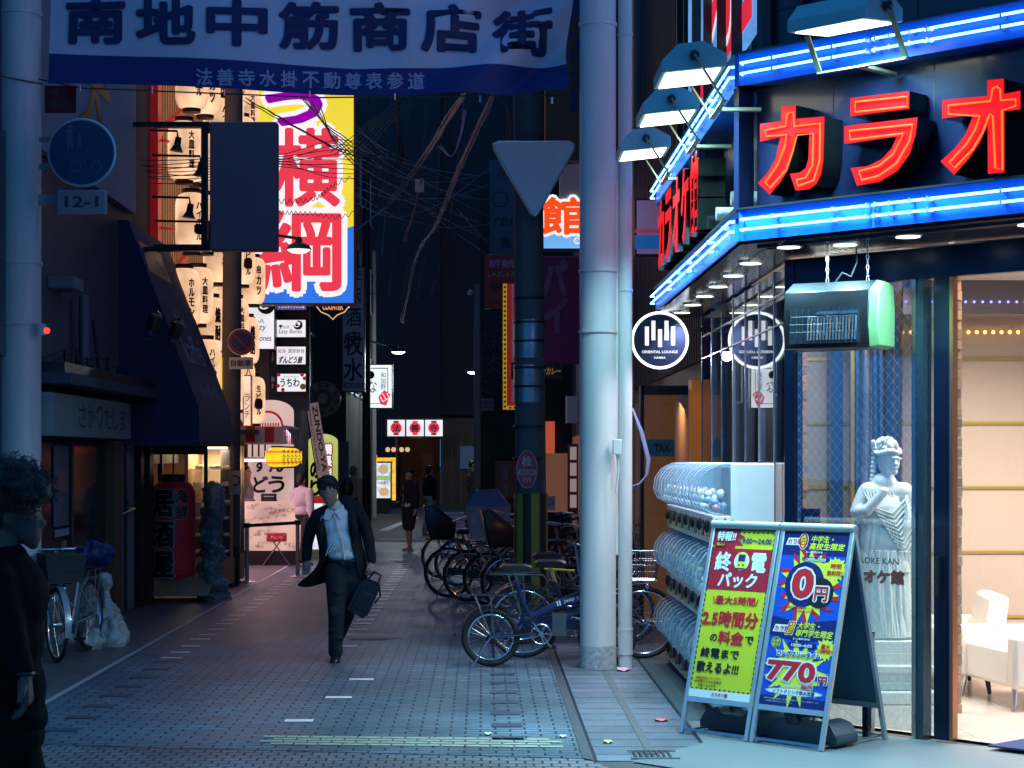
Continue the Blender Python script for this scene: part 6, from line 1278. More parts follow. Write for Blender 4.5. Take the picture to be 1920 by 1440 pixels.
r = thing('poster_board', 'small white poster with a pale ring on the brown far shopfront', 'poster', at(1033, 950, 45.7)); b = MB(); px_box(b, 1023, 930, 1041, 957, 45.7, .02, WHITE); b.build('sheet', r); b = MB(); b.ring(Fr(at(1032, 942, 45.69), X_, Z_), 0, 0, .06, .09, .002, mat('ring_blue', (.3, .35, .6), .5)); b.build('ring', r)
r = thing('glass_cabinet', 'tall lit glass door cabinet behind the bicycles at the thick pole', 'cabinet', at(1075, 960, 40)); b = MB(); px_box(b, 1066, 832, 1084, 965, 40, .5, mat('red_brown_case', (.2, .06, .06), .5)); b.build('case', r)
for k in range(4): b = MB(); px_box(b, 1069, 838 + k * 30, 1081, 862 + k * 30, 39.97, .03, mat('cabinet_pane', (.6, .5, .48), .3, emit=.22, ecol=(1, .8, .75))); b.build('pane', r)
def dull(name, label, x0, y0, x1, y1, Yd, m, d=.25):
    c = at((x0 + x1) / 2, y1, Yd); r = thing(name, label, 'sign', (c.x, Yd, c.z)); b = MB(); px_box(b, x0, y0, x1, y1, Yd, d, m); b.build('sign_box', r, bevel=.01); w, h = gX(x1, Yd) - gX(x0, Yd), gZ(y0, Yd) - gZ(y1, Yd); return r, Fr((gX(x0, Yd), Yd - .002, gZ(y1, Yd)), X_, Z_), w, h
# lit blue sign with a red character
YK = 30.0; r, fr, w, h = dull('lit_vertical_sign', 'lit blue vertical sign with one big red white edged character behind the triangle sign', 1004, 374, 1180, 468, YK, DARK, .35)
b = MB(); b.fbox(fr, .03, w, .02, h, 0, .008, glow('sky_blue_face', (.20, .50, 1.0), .95, .15, 1.2)); b.build('face', r); b = MB(); q_ = fr.off(0, 0, .008); b.text('館', q_, (1056 - 1004) / F * YK, h - (405 - 374) / F * YK, 66 / F * YK, glow('vivid_red', (1, .08, .01), .95), w=80 / F * YK, bold=.035, c=.004, outline=.045, om=GWB); b.text('®', q_, (1082 - 1004) / F * YK, .14, .11, GWB, bold=.02); b.build('lettering', r)
b = MB(); px_box(b, 1050, 308, 1180, 374, YK + .02, .3, GREYS); b.build('upper_plate', r); b = MB(); px_box(b, 996, 60, 1014, 300, YK + .05, .25, glow('blue_strip', (.10, .36, .95), .85, .1, 1)); b.build('lit_strip', r); b = MB(); b.box(gX(1180, YK), 2.3, YK + .1, YK + .2, gZ(460, YK), gZ(440, YK), DARK); b.build('bracket', r)
r, fr, w, h = dull('brown_sign', 'large dull brown vertical sign behind the banner beside the thick pole', 1022, -60, 1180, 300, 26, mat('brown_sign_face', (.20, .075, .04), .6, var=.1)); t = MB(); t.flat([(w * .30, h * .25), (w, h * .25), (w, h * .9), (w * .30, h * .9)], fr, .003, PN); t.text('GOGO', fr, w * .42, h * .55, w * .25, mat('brown_ink', (.16, .06, .03), .6), w=h * .4, rot=R(-90), bold=.05, c=.006); t.build('lettering', r)
r, fr, w, h = dull('purple_sign', 'broad dull purple banner sign with pale strokes hanging under the blue lit sign', 1005, 480, 1180, 682, 28, mat('purple_sign_face', (.19, .025, .13), .6, var=.1, scale=1), .2); t = MB(); t.text('パイ', fr, w * .2, h * .62, h * .32, mat('purple_pale', (.22, .12, .26), .6), w=h * .22, tall=True, gap=1.1, bold=.03); t.build('lettering', r)
RDS = mat('dim_red_sign', (.30, .04, .035), .6, var=.08)
r, fr, w, h = dull('red_sign', 'dull red sign with pale writing and a black cow for grilled beef', 908, 478, 966, 578, 40, RDS); t = MB(); t.text('和牛焼肉', fr, w * .55, h * .84, .17, LBC, w=w * .8, bold=.02); t.text('しゃぶしゃぶ', fr, w * .55, h * .64, .13, LBC, w=w * .85, bold=.01); t.flat([(w * .12, h * .42), (w * .22, h * .47), (w * .72, h * .47), (w * .85, h * .38), (w * .80, h * .22), (w * .72, h * .34), (w * .42, h * .36), (w * .38, h * .22), (w * .32, h * .34), (w * .2, h * .36)], fr, .003, GK); t.text('心', fr, w * .74, h * .36, .15, LBC, bold=.02, c=.006); t.text('kokoro', fr, w * .45, h * .13, .12, GK, w=w * .6); t.build('lettering', r)
r, fr, w, h = dull('red_sign', 'tall red sign edged with rows of yellow bulbs behind the utility pole', 943, 532, 1003, 768, 36, mat('bulb_sign_red', (.50, .03, .06), .5, var=.06, emit=.10, ecol=(1, .05, .1))); YLB = mat('bulb_edge_yellow', (.62, .40, .02), .5, emit=.28, ecol=(1, .6, .02)); b = MB(); b.fbox(fr, 0, .075, 0, h, 0, .03, YLB); b.fbox(fr, .075, w, 0, .075, 0, .03, YLB); o = b.build('bulb_border', r); b = MB()
for a, z in [(.037, .06 + k * .092) for k in range(26)] + [(.14 + k * .09, .037) for k in range(5)]: b = MB(); b.ball(fr.p(a, z, .03), .024, mat('bulb_off', (.12, .07, .02), .2), n=8, k=5); b.build('bulb', o)
b = MB(); b.fbox(fr, .17, .20, .14, h, 0, .01, mat('dim_pink_line', (.5, .3, .35), .5, emit=.1)); b.text('餃子', fr, .40, h * .5, .28, GK, tall=True); b.disc(fr, .33, h * .88, .1, .004, YLB); b.build('lettering', r)
r, fr, w, h = dull('grey_sign', 'tall dim grey sign with sketchy black writing behind the triangle sign', 918, 300, 968, 476, 44, mat('dim_grey_face', (.13, .13, .18), .6, var=.1)); t = MB(); t.text('居', fr, w * .5, h * .85, .28, FADE); t.text('ren', fr, w * .6, h * .34, .2, FADE, shear=.2); t.text('直', fr, w * .6, h * .12, .24, FADE, bold=.02); t.ring(fr, w * .4, h * .58, .16, .19, .002, FADE); t.build('lettering', r)
r, fr, w, h = dull('dark_sign', 'low dark green sign with gold curry shop katakana', 958, 679, 1056, 710, 33, mat('dark_green_face', (.012, .03, .03), .5)); t = MB(); t.text('ジャパンカレー', fr, w * .62, h * .45, .13, mat('gold_ink', (.50, .30, .06), .5, emit=.12, ecol=(1, .6, .1)), w=w * .66, shear=.15, bold=.02); t.build('lettering', r)
r, fr, w, h = dull('white_notice', 'small pale notice plate on the dark wall below the grill letters', 903, 747, 926, 770, 46.4, mat('dim_white_plate', (.26, .26, .34), .6), .05); t = MB(); t.text('駐車', fr, w * .5, h * .65, .1, FADE); t.text('お断り', fr, w * .5, h * .3, .07, FADE); t.build('lettering', r)
r, fr, w, h = dull('framed_menu_sign', 'dim framed menu with vertical brush writing beside the utility pole', 928, 865, 965, 935, 44, WOOD, .08); b = MB(); b.fbox(fr, .06, w - .06, .06, h - .06, 0, .01, mat('dim_menu_paper', (.12, .10, .10), .7)); b.text('いろはいろは', fr, w * .55, h * .5, .11, LBC, w=.1, tall=True, c=.012); b.build('paper', r)
upole(gX(895, 45), 45, .09, 6.0, 'thin grey pole on the right before the dark grill building', CONC)

# ---------------------------------------------------------------- utility pole with wrap and triangle sign
UY = 19.6; ux_ = gX(990, UY); up = thing('utility_pole', 'dark utility pole with steel bands and a black and yellow guard amid the bicycles', 'utility pole', (ux_, UY, 0))
DCON = mat('dark_concrete', (.075, .095, .11), .8, var=.25, scale=12, bump=.3)
b = MB(); b.tube([(ux_ + .04, UY, 0), (ux_ - .04, UY, 11)], [.165, .135], DCON, n=28); b.build('shaft', up)
WRP = mat('wrap_sheet', (.25, .34, .38), .25, .6, var=.3, scale=9, bump=.2)
for py0, py1 in ((600, 672), (684, 755)):
    b = MB(); b.lathe([(.164, gZ(py1, UY)), (.164, gZ(py0, UY))], (ux_ + .012, UY, 0), WRP, n=28); b.build('steel_wrap', up)
for py in (560, 605, 640, 690, 725, 800, 860): b = MB(); b.lathe([(.168, -.012), (.172, 0), (.168, .012)], (ux_ + .015, UY, gZ(py, UY)), BLACK, n=24); b.build('band', up)
b = MB(); n_ = 12; z0, z1 = .3, gZ(925, UY)
for k in range(n_):
    a0, a1 = 2 * math.pi * k / n_, 2 * math.pi * (k + 1) / n_; R2 = .178; m_ = mat('guard_yellow', (.30, .30, .03), .55, var=.15) if k % 2 else BLACK
    c = Vector((ux_ + .03, UY, 0)); P = []
    for q in range(4): a = a0 + (a1 - a0) * q / 3; P.append((c.x + R2 * math.cos(a), c.y + R2 * math.sin(a)))
    for q in range(3): b.face([(P[q][0], P[q][1], z0), (P[q + 1][0], P[q + 1][1], z0), (P[q + 1][0], P[q + 1][1], z1), (P[q][0], P[q][1], z1)], m_)
b.build('striped_guard', up)
q_ = Fr(at(988, 880, UY - .185), X_, Z_); r = thing('hydrant_plate', 'oval red hydrant plate strapped to the dark utility pole', 'sign', q_.o); b = MB(); b.lathe([(.13, 0), (.13, .01)], q_.p(0, 0, -.012), RRD, n=30, axis=q_.n, sx=1, sy=1.0); RO = mat('plate_red', (.36, .05, .06), .5, emit=.0); b.disc(q_, 0, 0, .11, .001, mat('plate_pale', (.35, .33, .33), .5), 30, ry=.20); b.disc(q_, 0, 0, .10, .003, RO, 30, ry=.19); b.build('plate', r); b = MB(); b.rect(q_, -.09, .09, -.06, .0, .005, mat('plate_teal', (.25, .36, .34), .5)); b.text('栓', q_, 0, .085, .10, INKG, bold=.02, c=.005); b.text('H324', q_, 0, -.03, .045, INKR, bold=.02, c=.007); b.text('m', q_, 0, -.11, .05, INKG, c=.005); b.build('lettering', r)
TY = 19.3; tri = [(925, 270), (935, 266), (1068, 266), (1077, 271), (1076, 281), (1010, 397), (1003, 404), (996, 401), (926, 280)]
r = thing('triangle_sign', 'back of a grey inverted triangle stop sign fixed to the dark pole', 'road sign', at(1000, 335, TY)); q_ = Fr((0, TY, 0), X_, Z_); b = MB(); b.prism([(gX(x, TY), gZ(y, TY)) for x, y in tri], q_, -.012, .004, mat('grey_sign_back', (.80, .72, .78), .5, .0, var=.12, scale=3, streak=True)); b.build('plate', r, bevel=.004); b = MB(); b.tube([(gX(x, TY), TY, gZ(y, TY)) for x, y in tri], .012, ALU, n=8, closed=True); b.build('edge', r); b = MB(); b.box(ux_ - .1, ux_ + .2, TY + .012, TY + .15, gZ(300, TY), gZ(285, TY), ALU); b.box(ux_ - .1, ux_ + .2, TY + .012, TY + .15, gZ(360, TY), gZ(345, TY), ALU); b.build('bracket', r)

# ---------------------------------------------------------------- bicycles
BFR = {n: mat('bike_' + n, c, .3, .3, var=.05, coat=.4) for n, c in (('black', (.02, .022, .03)), ('navy', (.015, .03, .10)), ('silver', (.35, .37, .4)), ('blue', (.012, .03, .11)), ('red', (.25, .02, .03)), ('green', (.02, .06, .05)))}
def bicycle(loc, rz, label, col='black', R_=.33, wb=1.06, basket=True, rack=True, seat=False, crate=False, cover=False, folding=False, group='bicycles parked along the right pavement', acc=None, turn=0.0):
    c = Vector(loc); r = thing('bicycle', label, 'bicycle', c, group); M_ = BFR[col]; r0 = c + Vector((0, 0, R_)); r1 = c + Vector((wb, 0, R_))
    tw = .026 if folding else .019
    def wheel(a, dirx):
        side = Vector((-dirx.y, dirx.x, 0)); ring_ = lambda rad, n=40: [a + (dirx * math.cos(2 * math.pi * k / n) + Z_ * math.sin(2 * math.pi * k / n)) * rad for k in range(n)]
        b = MB(); b.tube(ring_(R_ - tw), tw, RUBBER, n=10, closed=True); w_ = b.build('wheel', r)
        b = MB(); b.tube(ring_(R_ - tw * 2 - .008), .010, CHROME, n=8, closed=True); b.build('rim', w_)
        b = MB()
        for k in range(28):
            t = 2 * math.pi * k / 28; e = a + (dirx * math.cos(t) + Z_ * math.sin(t)) * (R_ - tw * 2 - .012); t2 = t + (.7 if k % 4 < 2 else -.7); h = a + (dirx * math.cos(t2) + Z_ * math.sin(t2)) * .022 + side * (.025 if k % 2 else -.025)
            b.tube([h, e], .0014, STEEL, n=4, caps=False)
        b.build('spokes', w_); b = MB(); b.tube([a - side * .05, a - side * .04, a + side * .04, a + side * .05], [.012, .024, .024, .012], STEEL, n=12); b.build('hub', w_)
        b = MB(); n = 22; P = [a + (dirx * math.cos(R(-15 + 190 * k / n)) + Z_ * math.sin(R(-15 + 190 * k / n))) * (R_ + .022) for k in range(n + 1)] if dirx.x > .5 or True else []
        vs = []
        for p in P: vs += [p - side * .028, p + Z_ * .006, p + side * .028]
        b.raw(vs, [f_ for k in range(n) for f_ in ((k * 3, k * 3 + 1, k * 3 + 4, k * 3 + 3), (k * 3 + 1, k * 3 + 2, k * 3 + 5, k * 3 + 4))], M_ if not folding else BLACK); b.build('mudguard', r)
        return w_
    fd_ = Vector((math.cos(turn), math.sin(turn), 0)); wheel(r0, X_.copy())
    head = c + Vector((wb - .20, 0, .78)); headl = c + Vector((wb - .13, 0, .56)) if not folding else c + Vector((wb - .12, 0, .48))
    r1 = headl + (Vector((.13, 0, R_ - headl.z + c.z))); r1 = Vector((headl.x + fd_.x * .16, headl.y + fd_.y * .16, R_ + c.z)); w1 = wheel(r1, fd_)
    bb_ = c + Vector((.46 if not folding else .44, 0, .29)); st_ = c + Vector((.28 if not folding else .25, 0, .70)); 
    b = MB()
    if not folding:
        b.tube([headl + Z_ * .06, c + Vector((.62, 0, .36)), bb_], .022, M_, n=10); b.tube([head, c + Vector((.60, 0, .52)), c + Vector((.40, 0, .44))], .018, M_, n=10); b.tube([bb_, st_], .018, M_, n=10)
    else:
        b.tube([headl + Z_ * .12, c + Vector((.62, 0, .56)), c + Vector((.40, 0, .45)), c + Vector((.30, 0, .40))], [.038, .036, .03, .026], M_, n=12); b.tube([headl + Z_ * .02, c + Vector((.65, 0, .44)), c + Vector((.52, 0, .36)), bb_], [.022, .02, .02, .022], M_, n=10); b.tube([bb_, c + Vector((.30, 0, .52)), st_ + Vector((-.03, 0, .05))], .022, M_, n=10)
    for s_ in (-1, 1):
        q = Y_ * (.055 * s_); b.tube([bb_ + q * .4, r0 + q], .011, M_, n=8); b.tube([st_ - Z_ * .10 + q * .4, r0 + q], .009, M_, n=8)
    b.tube([headl - Z_ * .01, head + Z_ * .02], .024, M_, n=10); b.build('frame', r)
    sd_ = Vector((-fd_.y, fd_.x, 0)); b = MB()
    for s_ in (-1, 1): b.tube([headl, headl + sd_ * (.05 * s_) - Z_ * .04, r1 + sd_ * (.055 * s_)], .012, CHROME if col == 'silver' else M_, n=8)
    b.build('fork', r)
    b = MB(); hb = head + Vector((-.04, 0, .22 if not folding else .30)); b.tube([head, hb], .014, CHROME, n=8)
    P = [hb + sd_ * (s_ * .27) + fd_ * dx + Z_ * dz for s_, dx, dz in ((-1, -.22, -.01), (-.98, -.08, .02), (-.55, .06, .0), (0, .07, 0), (.55, .06, .0), (.98, -.08, .02), (1, -.22, -.01))] if not folding else [hb + sd_ * (-.28) - fd_ * .05, hb + sd_ * -.1, hb + sd_ * .1, hb + sd_ * .28 - fd_ * .05]
    b.tube(P, .011, CHROME if not folding else BLACK, n=8); h_ = b.build('handlebar', r); b = MB()
    for e, d in ((P[0], P[1]), (P[-1], P[-2])): v = (Vector(d) - Vector(e)).normalized(); b.tube([e, Vector(e) + v * .11], .017, PLASTIC, n=8)
    b.tube([P[1], Vector(P[1]) + fd_ * .08 - Z_ * .02, Vector(P[1]) + fd_ * .05 + sd_ * .1], .005, STEEL, n=5); b.tube([hb + fd_ * .06, hb + fd_ * .14 + Z_ * .06, headl + Vector((.08, .03, .1))], .004, CABLE, n=5); b.build('grips', h_)
    b = MB(); sp_ = st_ + Vector((-.04, 0, .14)); b.tube([st_ - Z_ * .02, sp_], .013, CHROME, n=8)
    n = 9
    for k in range(n):
        pass
    prof = [(-.13, .075), (-.10, .095), (-.04, .085), (.03, .045), (.10, .026), (.15, .018)]
    vs, fs = [], []
    for i_, (x, hw) in enumerate(prof):
        for a in (-1, -.5, 0, .5, 1): vs.append(sp_ + Vector((x, hw * a, .045 + .018 * (1 - a * a) - .02 * (i_ in (0, 5)))))
        for a in (1, 0, -1): vs.append(sp_ + Vector((x, hw * a * .8, -.012 + .012 * (abs(x) > .1))))
    for i_ in range(len(prof) - 1):
        for k in range(8): fs.append((i_ * 8 + k, (i_ + 1) * 8 + k, (i_ + 1) * 8 + (k + 1) % 8, i_ * 8 + (k + 1) % 8))
    fs += [tuple(range(8)), tuple(range(47, 39, -1))]
    b.raw(vs, fs, PLASTIC); b.build('saddle', r)
    b = MB(); b.tube([bb_ + Y_ * -.05, bb_ + Y_ * .05], .022, STEEL, n=10); CR = .085
    ring_ = [bb_ + Y_ * -.05 + Vector((CR * math.cos(2 * math.pi * k / 24), 0, CR * math.sin(2 * math.pi * k / 24))) for k in range(24)]; b.tube(ring_, .007, STEEL, n=6, closed=True)
    for k in range(5): b.bar(bb_ + Y_ * -.05, ring_[int(k * 4.8)], .012, .006, STEEL)
    for s_ in (-1, 1):
        e = bb_ + Vector((.09 * s_, -.07 * -s_, -.13 * s_)); b.bar(bb_ + Y_ * .06 * s_, e, .018, .012, STEEL); b.obox(e + Y_ * .05 * s_, X_ * .045, Y_ * .04, Z_ * .012, PLASTIC)
    b.tube([bb_ + Vector((0, -.052, .075)), r0 + Vector((0, -.052, .03)), r0 + Vector((-.03, -.052, 0)), r0 + Vector((0, -.052, -.03)), bb_ + Vector((0, -.052, -.075))], .004, DARK, n=5); b.build('crank', r)
    if not folding: b = MB(); b.obox((bb_ + r0) / 2 + Vector((.03, -.066, .02)), (bb_ - r0) * .62, Y_ * .012, Z_ * .045, M_ if col != 'silver' else CHROME); b.build('chain_guard', r)
    b = MB()
    for s_ in (-1, 1): b.tube([r0 + Y_ * .07 * s_, r0 + Vector((-.16, .09 * s_, -R_ + .008))], .008, STEEL, n=6)
    b.tube([r0 + Vector((-.16, -.09, -R_ + .008)), r0 + Vector((-.16, .09, -R_ + .008))], .008, STEEL, n=6); b.build('kickstand', r)
    if rack:
        b = MB(); z = R_ + .10 if not folding else R_ + .11
        for s_ in (-1, 1):
            b.tube([st_ + Vector((-.02, .05 * s_, -.06)), r0 + Vector((.18, .06 * s_, z)), r0 + Vector((-.30, .06 * s_, z)), r0 + Vector((-.31, .0, z))], .006, STEEL if col == 'silver' else DARK, n=6)
            b.tube([r0 + Vector((-.14, .06 * s_, z)), r0 + Vector((0, .065 * s_, .02))], .005, STEEL, n=6); b.tube([r0 + Vector((-.0, .06 * s_, z)), r0 + Vector((.03, .065 * s_, .02))], .005, STEEL, n=6)
        for k in range(5): b.tube([r0 + Vector((.14 - k * .1, -.06, z)), r0 + Vector((.14 - k * .1, .06, z))], .004, DARK, n=5)
        b.build('rack', r)
        b = MB(); b.lathe([(.02, 0), (.02, .012), (.012, .02)], r0 + Vector((-.305, 0, .425 - .33 + R_ - .33)), mat('reflector', (.12, .01, .01), .2), n=12, axis=-X_); b.build('reflector', r)
    if basket:
        bc = Vector((head.x + fd_.x * .22, head.y + fd_.y * .22, c.z + .72)); b = MB(); WM = STEEL if basket == 'mesh' else DARK
        def bp(u, v, z): k_ = .82 + .18 * (z / .25); return bc + fd_ * u * .15 * k_ + sd_ * v * .19 * k_ + Z_ * z
        for z in (0, .06, .12, .18, .25):
            b.tube([bp(-1, -1, z), bp(1, -1, z), bp(1, 1, z), bp(-1, 1, z)], .006 if z in (0, .25) else .003, WM, n=5, closed=True)
        for k in range(7):
            q = -1 + k / 3
            for A, B_ in ((bp(q, -1, 0), bp(q, -1, .25)), (bp(q, 1, 0), bp(q, 1, .25)), (bp(-1, q, 0), bp(-1, q, .25)), (bp(1, q, 0), bp(1, q, .25))): b.tube([A, B_], .0028, WM, n=4)
            b.tube([bp(-1, q, 0), bp(1, q, 0)], .003, WM, n=4)
        if basket == 'solid': b.raw([bp(u, v, z) for z in (0.003, .245) for u, v in ((-1, -1), (1, -1), (1, 1), (-1, 1))], [(0, 1, 5, 4), (1, 2, 6, 5), (2, 3, 7, 6), (3, 0, 4, 7), (3, 2, 1, 0)], mat('basket_liner', (.02, .02, .025), .7))
        b.build('basket', r); b = MB(); b.ball(bc + fd_ * .05 - Z_ * .06, .035, CHROME, n=12, k=8); b.build('headlight', r)
    if seat:
        sc_ = r0 + Vector((-.08, 0, R_ + .12)); b = MB(); SM = mat('child_seat_plastic', (.025, .026, .03), .4)
        vs = []
        for z, fx, bx, hw in ((0, .14, -.14, .13), (.10, .16, -.17, .15), (.20, .16, -.19, .165), (.42, -.12, -.23, .15)): vs += [sc_ + Vector((fx, -hw, z)), sc_ + Vector((bx, -hw, z)), sc_ + Vector((bx, hw, z)), sc_ + Vector((fx, hw, z))]
        b.raw(vs, [(3, 2, 1, 0)] + [f_ for k in range(3) for f_ in ((k * 4, k * 4 + 1, k * 4 + 5, k * 4 + 4), (k * 4 + 1, k * 4 + 2, k * 4 + 6, k * 4 + 5), (k * 4 + 2, k * 4 + 3, k * 4 + 7, k * 4 + 6))], SM)
        o = b.build('child_seat', r, bevel=.012); so = o.modifiers.new('thick', 'SOLIDIFY'); so.thickness = .018
        b = MB(); b.tube([sc_ + Vector((.1, -.15, .2)), sc_ + Vector((.32, -.14, .28)), sc_ + Vector((.32, .14, .28)), sc_ + Vector((.1, .15, .2))], .012, ALU, n=8); b.tube([sc_ + Vector((.16, 0, .02)), sc_ + Vector((.22, 0, -.28))], .012, ALU, n=8); b.build('seat_bar', o)
    if crate:
        cc = r0 + Vector((-.1, 0, R_ + .11)); b = MB(); CM = mat('crate_white', (.62, .60, .66), .5)
        for k in range(5): z = .02 + k * .06; b.tube([cc + Vector((a, q, z)) for a, q in ((-.19, -.14), (.19, -.14), (.19, .14), (-.19, .14))], .012, CM, n=5, closed=True)
        for a in range(9):
            t = -.19 + a * .0475; b.box(cc.x + t - .006, cc.x + t + .006, cc.y - .145, cc.y - .138, cc.z, cc.z + .28, CM); b.box(cc.x + t - .006, cc.x + t + .006, cc.y + .138, cc.y + .145, cc.z, cc.z + .28, CM)
        b.box(cc.x - .19, cc.x + .19, cc.y - .14, cc.y + .14, cc.z, cc.z + .01, CM); b.box(cc.x - .2, cc.x - .19, cc.y - .14, cc.y + .14, cc.z, cc.z + .28, CM); b.build('crate', r)
    if cover:
        cc = r0 + Vector((.0, 0, R_ + .16)); b = MB(); CV = mat('rain_cover_blue', (.05, .08, .20), .3, var=.2, coat=.4); CVC = mat('rain_cover_clear', (.45, .48, .55), .15, coat=.8, alpha=.45)
        vs = [cc + Vector(p) for p in ((-.28, -.20, .42), (-.28, .20, .42), (.26, .22, .40), (.26, -.22, .40), (-.16, -.14, .60), (-.16, .14, .60), (.10, .14, .62), (.10, -.14, .62), (-.22, -.19, 0), (-.22, .19, 0), (.22, .2, -.05), (.22, -.2, -.05))]
        b.raw(vs[:8], [(4, 7, 6, 5), (0, 3, 7, 4), (1, 5, 6, 2), (0, 4, 5, 1), (3, 2, 6, 7)], CV); o = b.build('rain_cover', r, flatshade=True); b = MB(); b.raw(vs, [(8, 11, 3, 0), (9, 1, 2, 10), (11, 10, 2, 3)], CVC); b.build('clear_window', o, flatshade=True); b = MB(); b.raw([v + Vector((0, 0, -.003)) for v in vs], [(8, 0, 1, 9)], BLACK); b.build('back_flap', o)
    if acc: acc(r, c, st_, head)
    r.rotation_euler = (0, 0, rz); return r
def spot(px, py): y = gY(py); return (gX(px, y), y, .006)
bicycle((-.60, 28.0, .006), R(-6), 'far bicycle at the street end of the row, with bare rack', 'navy', basket='solid')
bicycle((-.36, 26.4, .006), R(4), 'bicycle carrying a white plastic crate on its rear rack', 'silver', crate=True)
bicycle((-.44, 24.3, .006), R(-3), 'bicycle with a black child seat over its protruding rear wheel', 'black', seat=True)
bicycle((-.18, 23.6, .006), R(3), 'dark bicycle next to the child seat bicycle, toward the thick pole', 'green', basket='solid')
bicycle((.08, 23.0, .006), R(-4), 'bicycle with a blue rain cover over its child seat', 'black', cover=True)
bicycle((.30, 22.3, .006), R(5), 'black bicycle whose wheel shows just left of the striped pole guard', 'black', basket='solid', seat=True)
bicycle((.62, 21.2, .006), R(-8), 'silver bicycle showing its handlebar right of the striped pole guard', 'silver')
bicycle((.55, 25.2, .006), R(8), 'red bicycle in the second rank behind the pole guard', 'red')
bicycle((.45, 27.2, .006), R(0), 'blue bicycle in the second rank beyond the red one', 'blue')
bicycle((.85, 20.4, .006), R(10), 'black bicycle between the striped pole and the thick grey pole', 'black', basket='mesh')
bicycle((1.0, 23.6, .006), R(-5), 'navy bicycle parked deepest toward the shop wall', 'navy', basket='mesh')
def kidacc(r, c, st_, head):
    Y2 = mat('acid_yellow', (.55, .60, .03), .4); b = MB(); b.tube([c + Vector((.22, -.03, .74)), c + Vector((.52, -.03, .72))], .012, Y2, n=8); b.tube([c + Vector((.30, -.03, .72)), c + Vector((.34, -.03, .60))], .010, Y2, n=8); b.tube([c + Vector((.62, -.04, .32)), c + Vector((.80, -.04, .52)), c + Vector((.90, -.04, .60)), c + Vector((.84, -.05, .72))], .012, Y2, n=8); b.build('yellow_trim', r)
bicycle((.38, 18.3, .006), R(3), 'green black bicycle with acid yellow trim behind the folding one', 'green', R_=.30, wb=1.0, basket=False, acc=kidacc)
bicycle((.37, 17.05, .006), R(-2), 'bicycle with a silver mesh basket sticking out right of the slim pipe', 'blue', basket='mesh')
def jeep(r, c, st_, head):
    q_ = Fr(c + Vector((.665, -.043, .578)), (Vector((.30, 0, .085))).normalized(), (Vector((-.085, 0, .30))).normalized()); b = MB(); b.text('Jeep', q_, .02, 0, .038, INKG, w=.10, bold=.03, c=.002); b.rect(q_, -.09, -.078, -.022, .022, .002, INKW); b.rect(q_, -.068, -.056, -.022, .022, .002, INKW); b.ring(q_, .105, 0, .008, .016, .002, INKG, 12); b.build('lettering', r)
    b = MB(); b.obox(c + Vector((.60, 0, .37)), X_ * .06, Y_ * .03, Z_ * .10, mat('battery_grey', (.07, .085, .09), .4)); b.build('battery', r); b = MB(); b.lathe([(.02, -.05), (.04, -.03), (.04, .03), (.02, .05)], c + Vector((0, -.02, .245)), DARK, n=16, axis=Y_); b.bar(c + Vector((.02, -.06, .22)), c + Vector((.03, -.06, .08)), .02, .015, DARK); b.build('derailleur', r)
bicycle((gX(920, 16.35), 16.35, .006), R(-1), 'dark folding bicycle with small fat wheels and white frame lettering, nearest the camera', 'navy', R_=.258, wb=.98, basket=False, folding=True, acc=jeep)
bl = bicycle((-3.74, 17.75, .006), R(-99), 'silver bicycle with a black basket and blue covered bag behind the rubbish bags', 'silver', R_=.335, basket='solid', group='bicycles', turn=R(38))
c = Vector((-3.72, 17.62, .93)); tag(blob('blue_covered_bag', [(c, .14, .11, .09), (c + Vector((.09, 0, -.03)), .11, .10, .10), (c + Vector((-.10, .0, -.02)), .09, .08, .08)], mat('blue_tarp', (.010, .018, .10), .5, var=.3, bump=.5, scale=12), None, .014, 1, crumple=.10), 'crumpled blue covered bag on the silver bicycle by the rubbish bags', 'bag')
BAGM = mat('clear_rubbish_bag', (.62, .66, .56), .22, coat=.6, alpha=.85, var=.35, scale=11, bump=1.0)
for k, (px, py, yy, s_, lab) in enumerate(((190, 1165, 18.6, 1.0, 'biggest pale rubbish bag, knotted at the top, beside the blue grey door'), (208, 1192, 18.2, .8, 'lower rubbish bag leaning in front of the biggest one'), (172, 1205, 17.9, .6, 'small rubbish bag low beside the bicycle wheel'), (122, 1210, 18.3, .55, 'small rubbish bag behind the bicycle spokes'))):
    c = at(px, py, yy); z = c.z; random.seed(k)
    P = [(c, .20 * s_, .18 * s_, max(.1, .22 * s_))] + [(c + Vector((random.uniform(-.1, .1) * s_, random.uniform(-.1, .05) * s_, random.uniform(-.1, .12) * s_)), .11 * s_, .11 * s_, .11 * s_) for _ in range(7)] + [(Vector((c.x, c.y, .10 * s_)), .20 * s_, .17 * s_, .10 * s_)]
    if k == 0: P += [(c + Vector((.02, 0, .2)), c + Vector((.06, 0, .30)), .07, .02), (c + Vector((.06, 0, .30)), c + Vector((.05, 0, .42)), .018, .05)]
    tag(blob('rubbish_bag', P, BAGM, None, .014, 1, crumple=.075 * s_), lab, 'rubbish bag', 'rubbish bags by the gate pole')

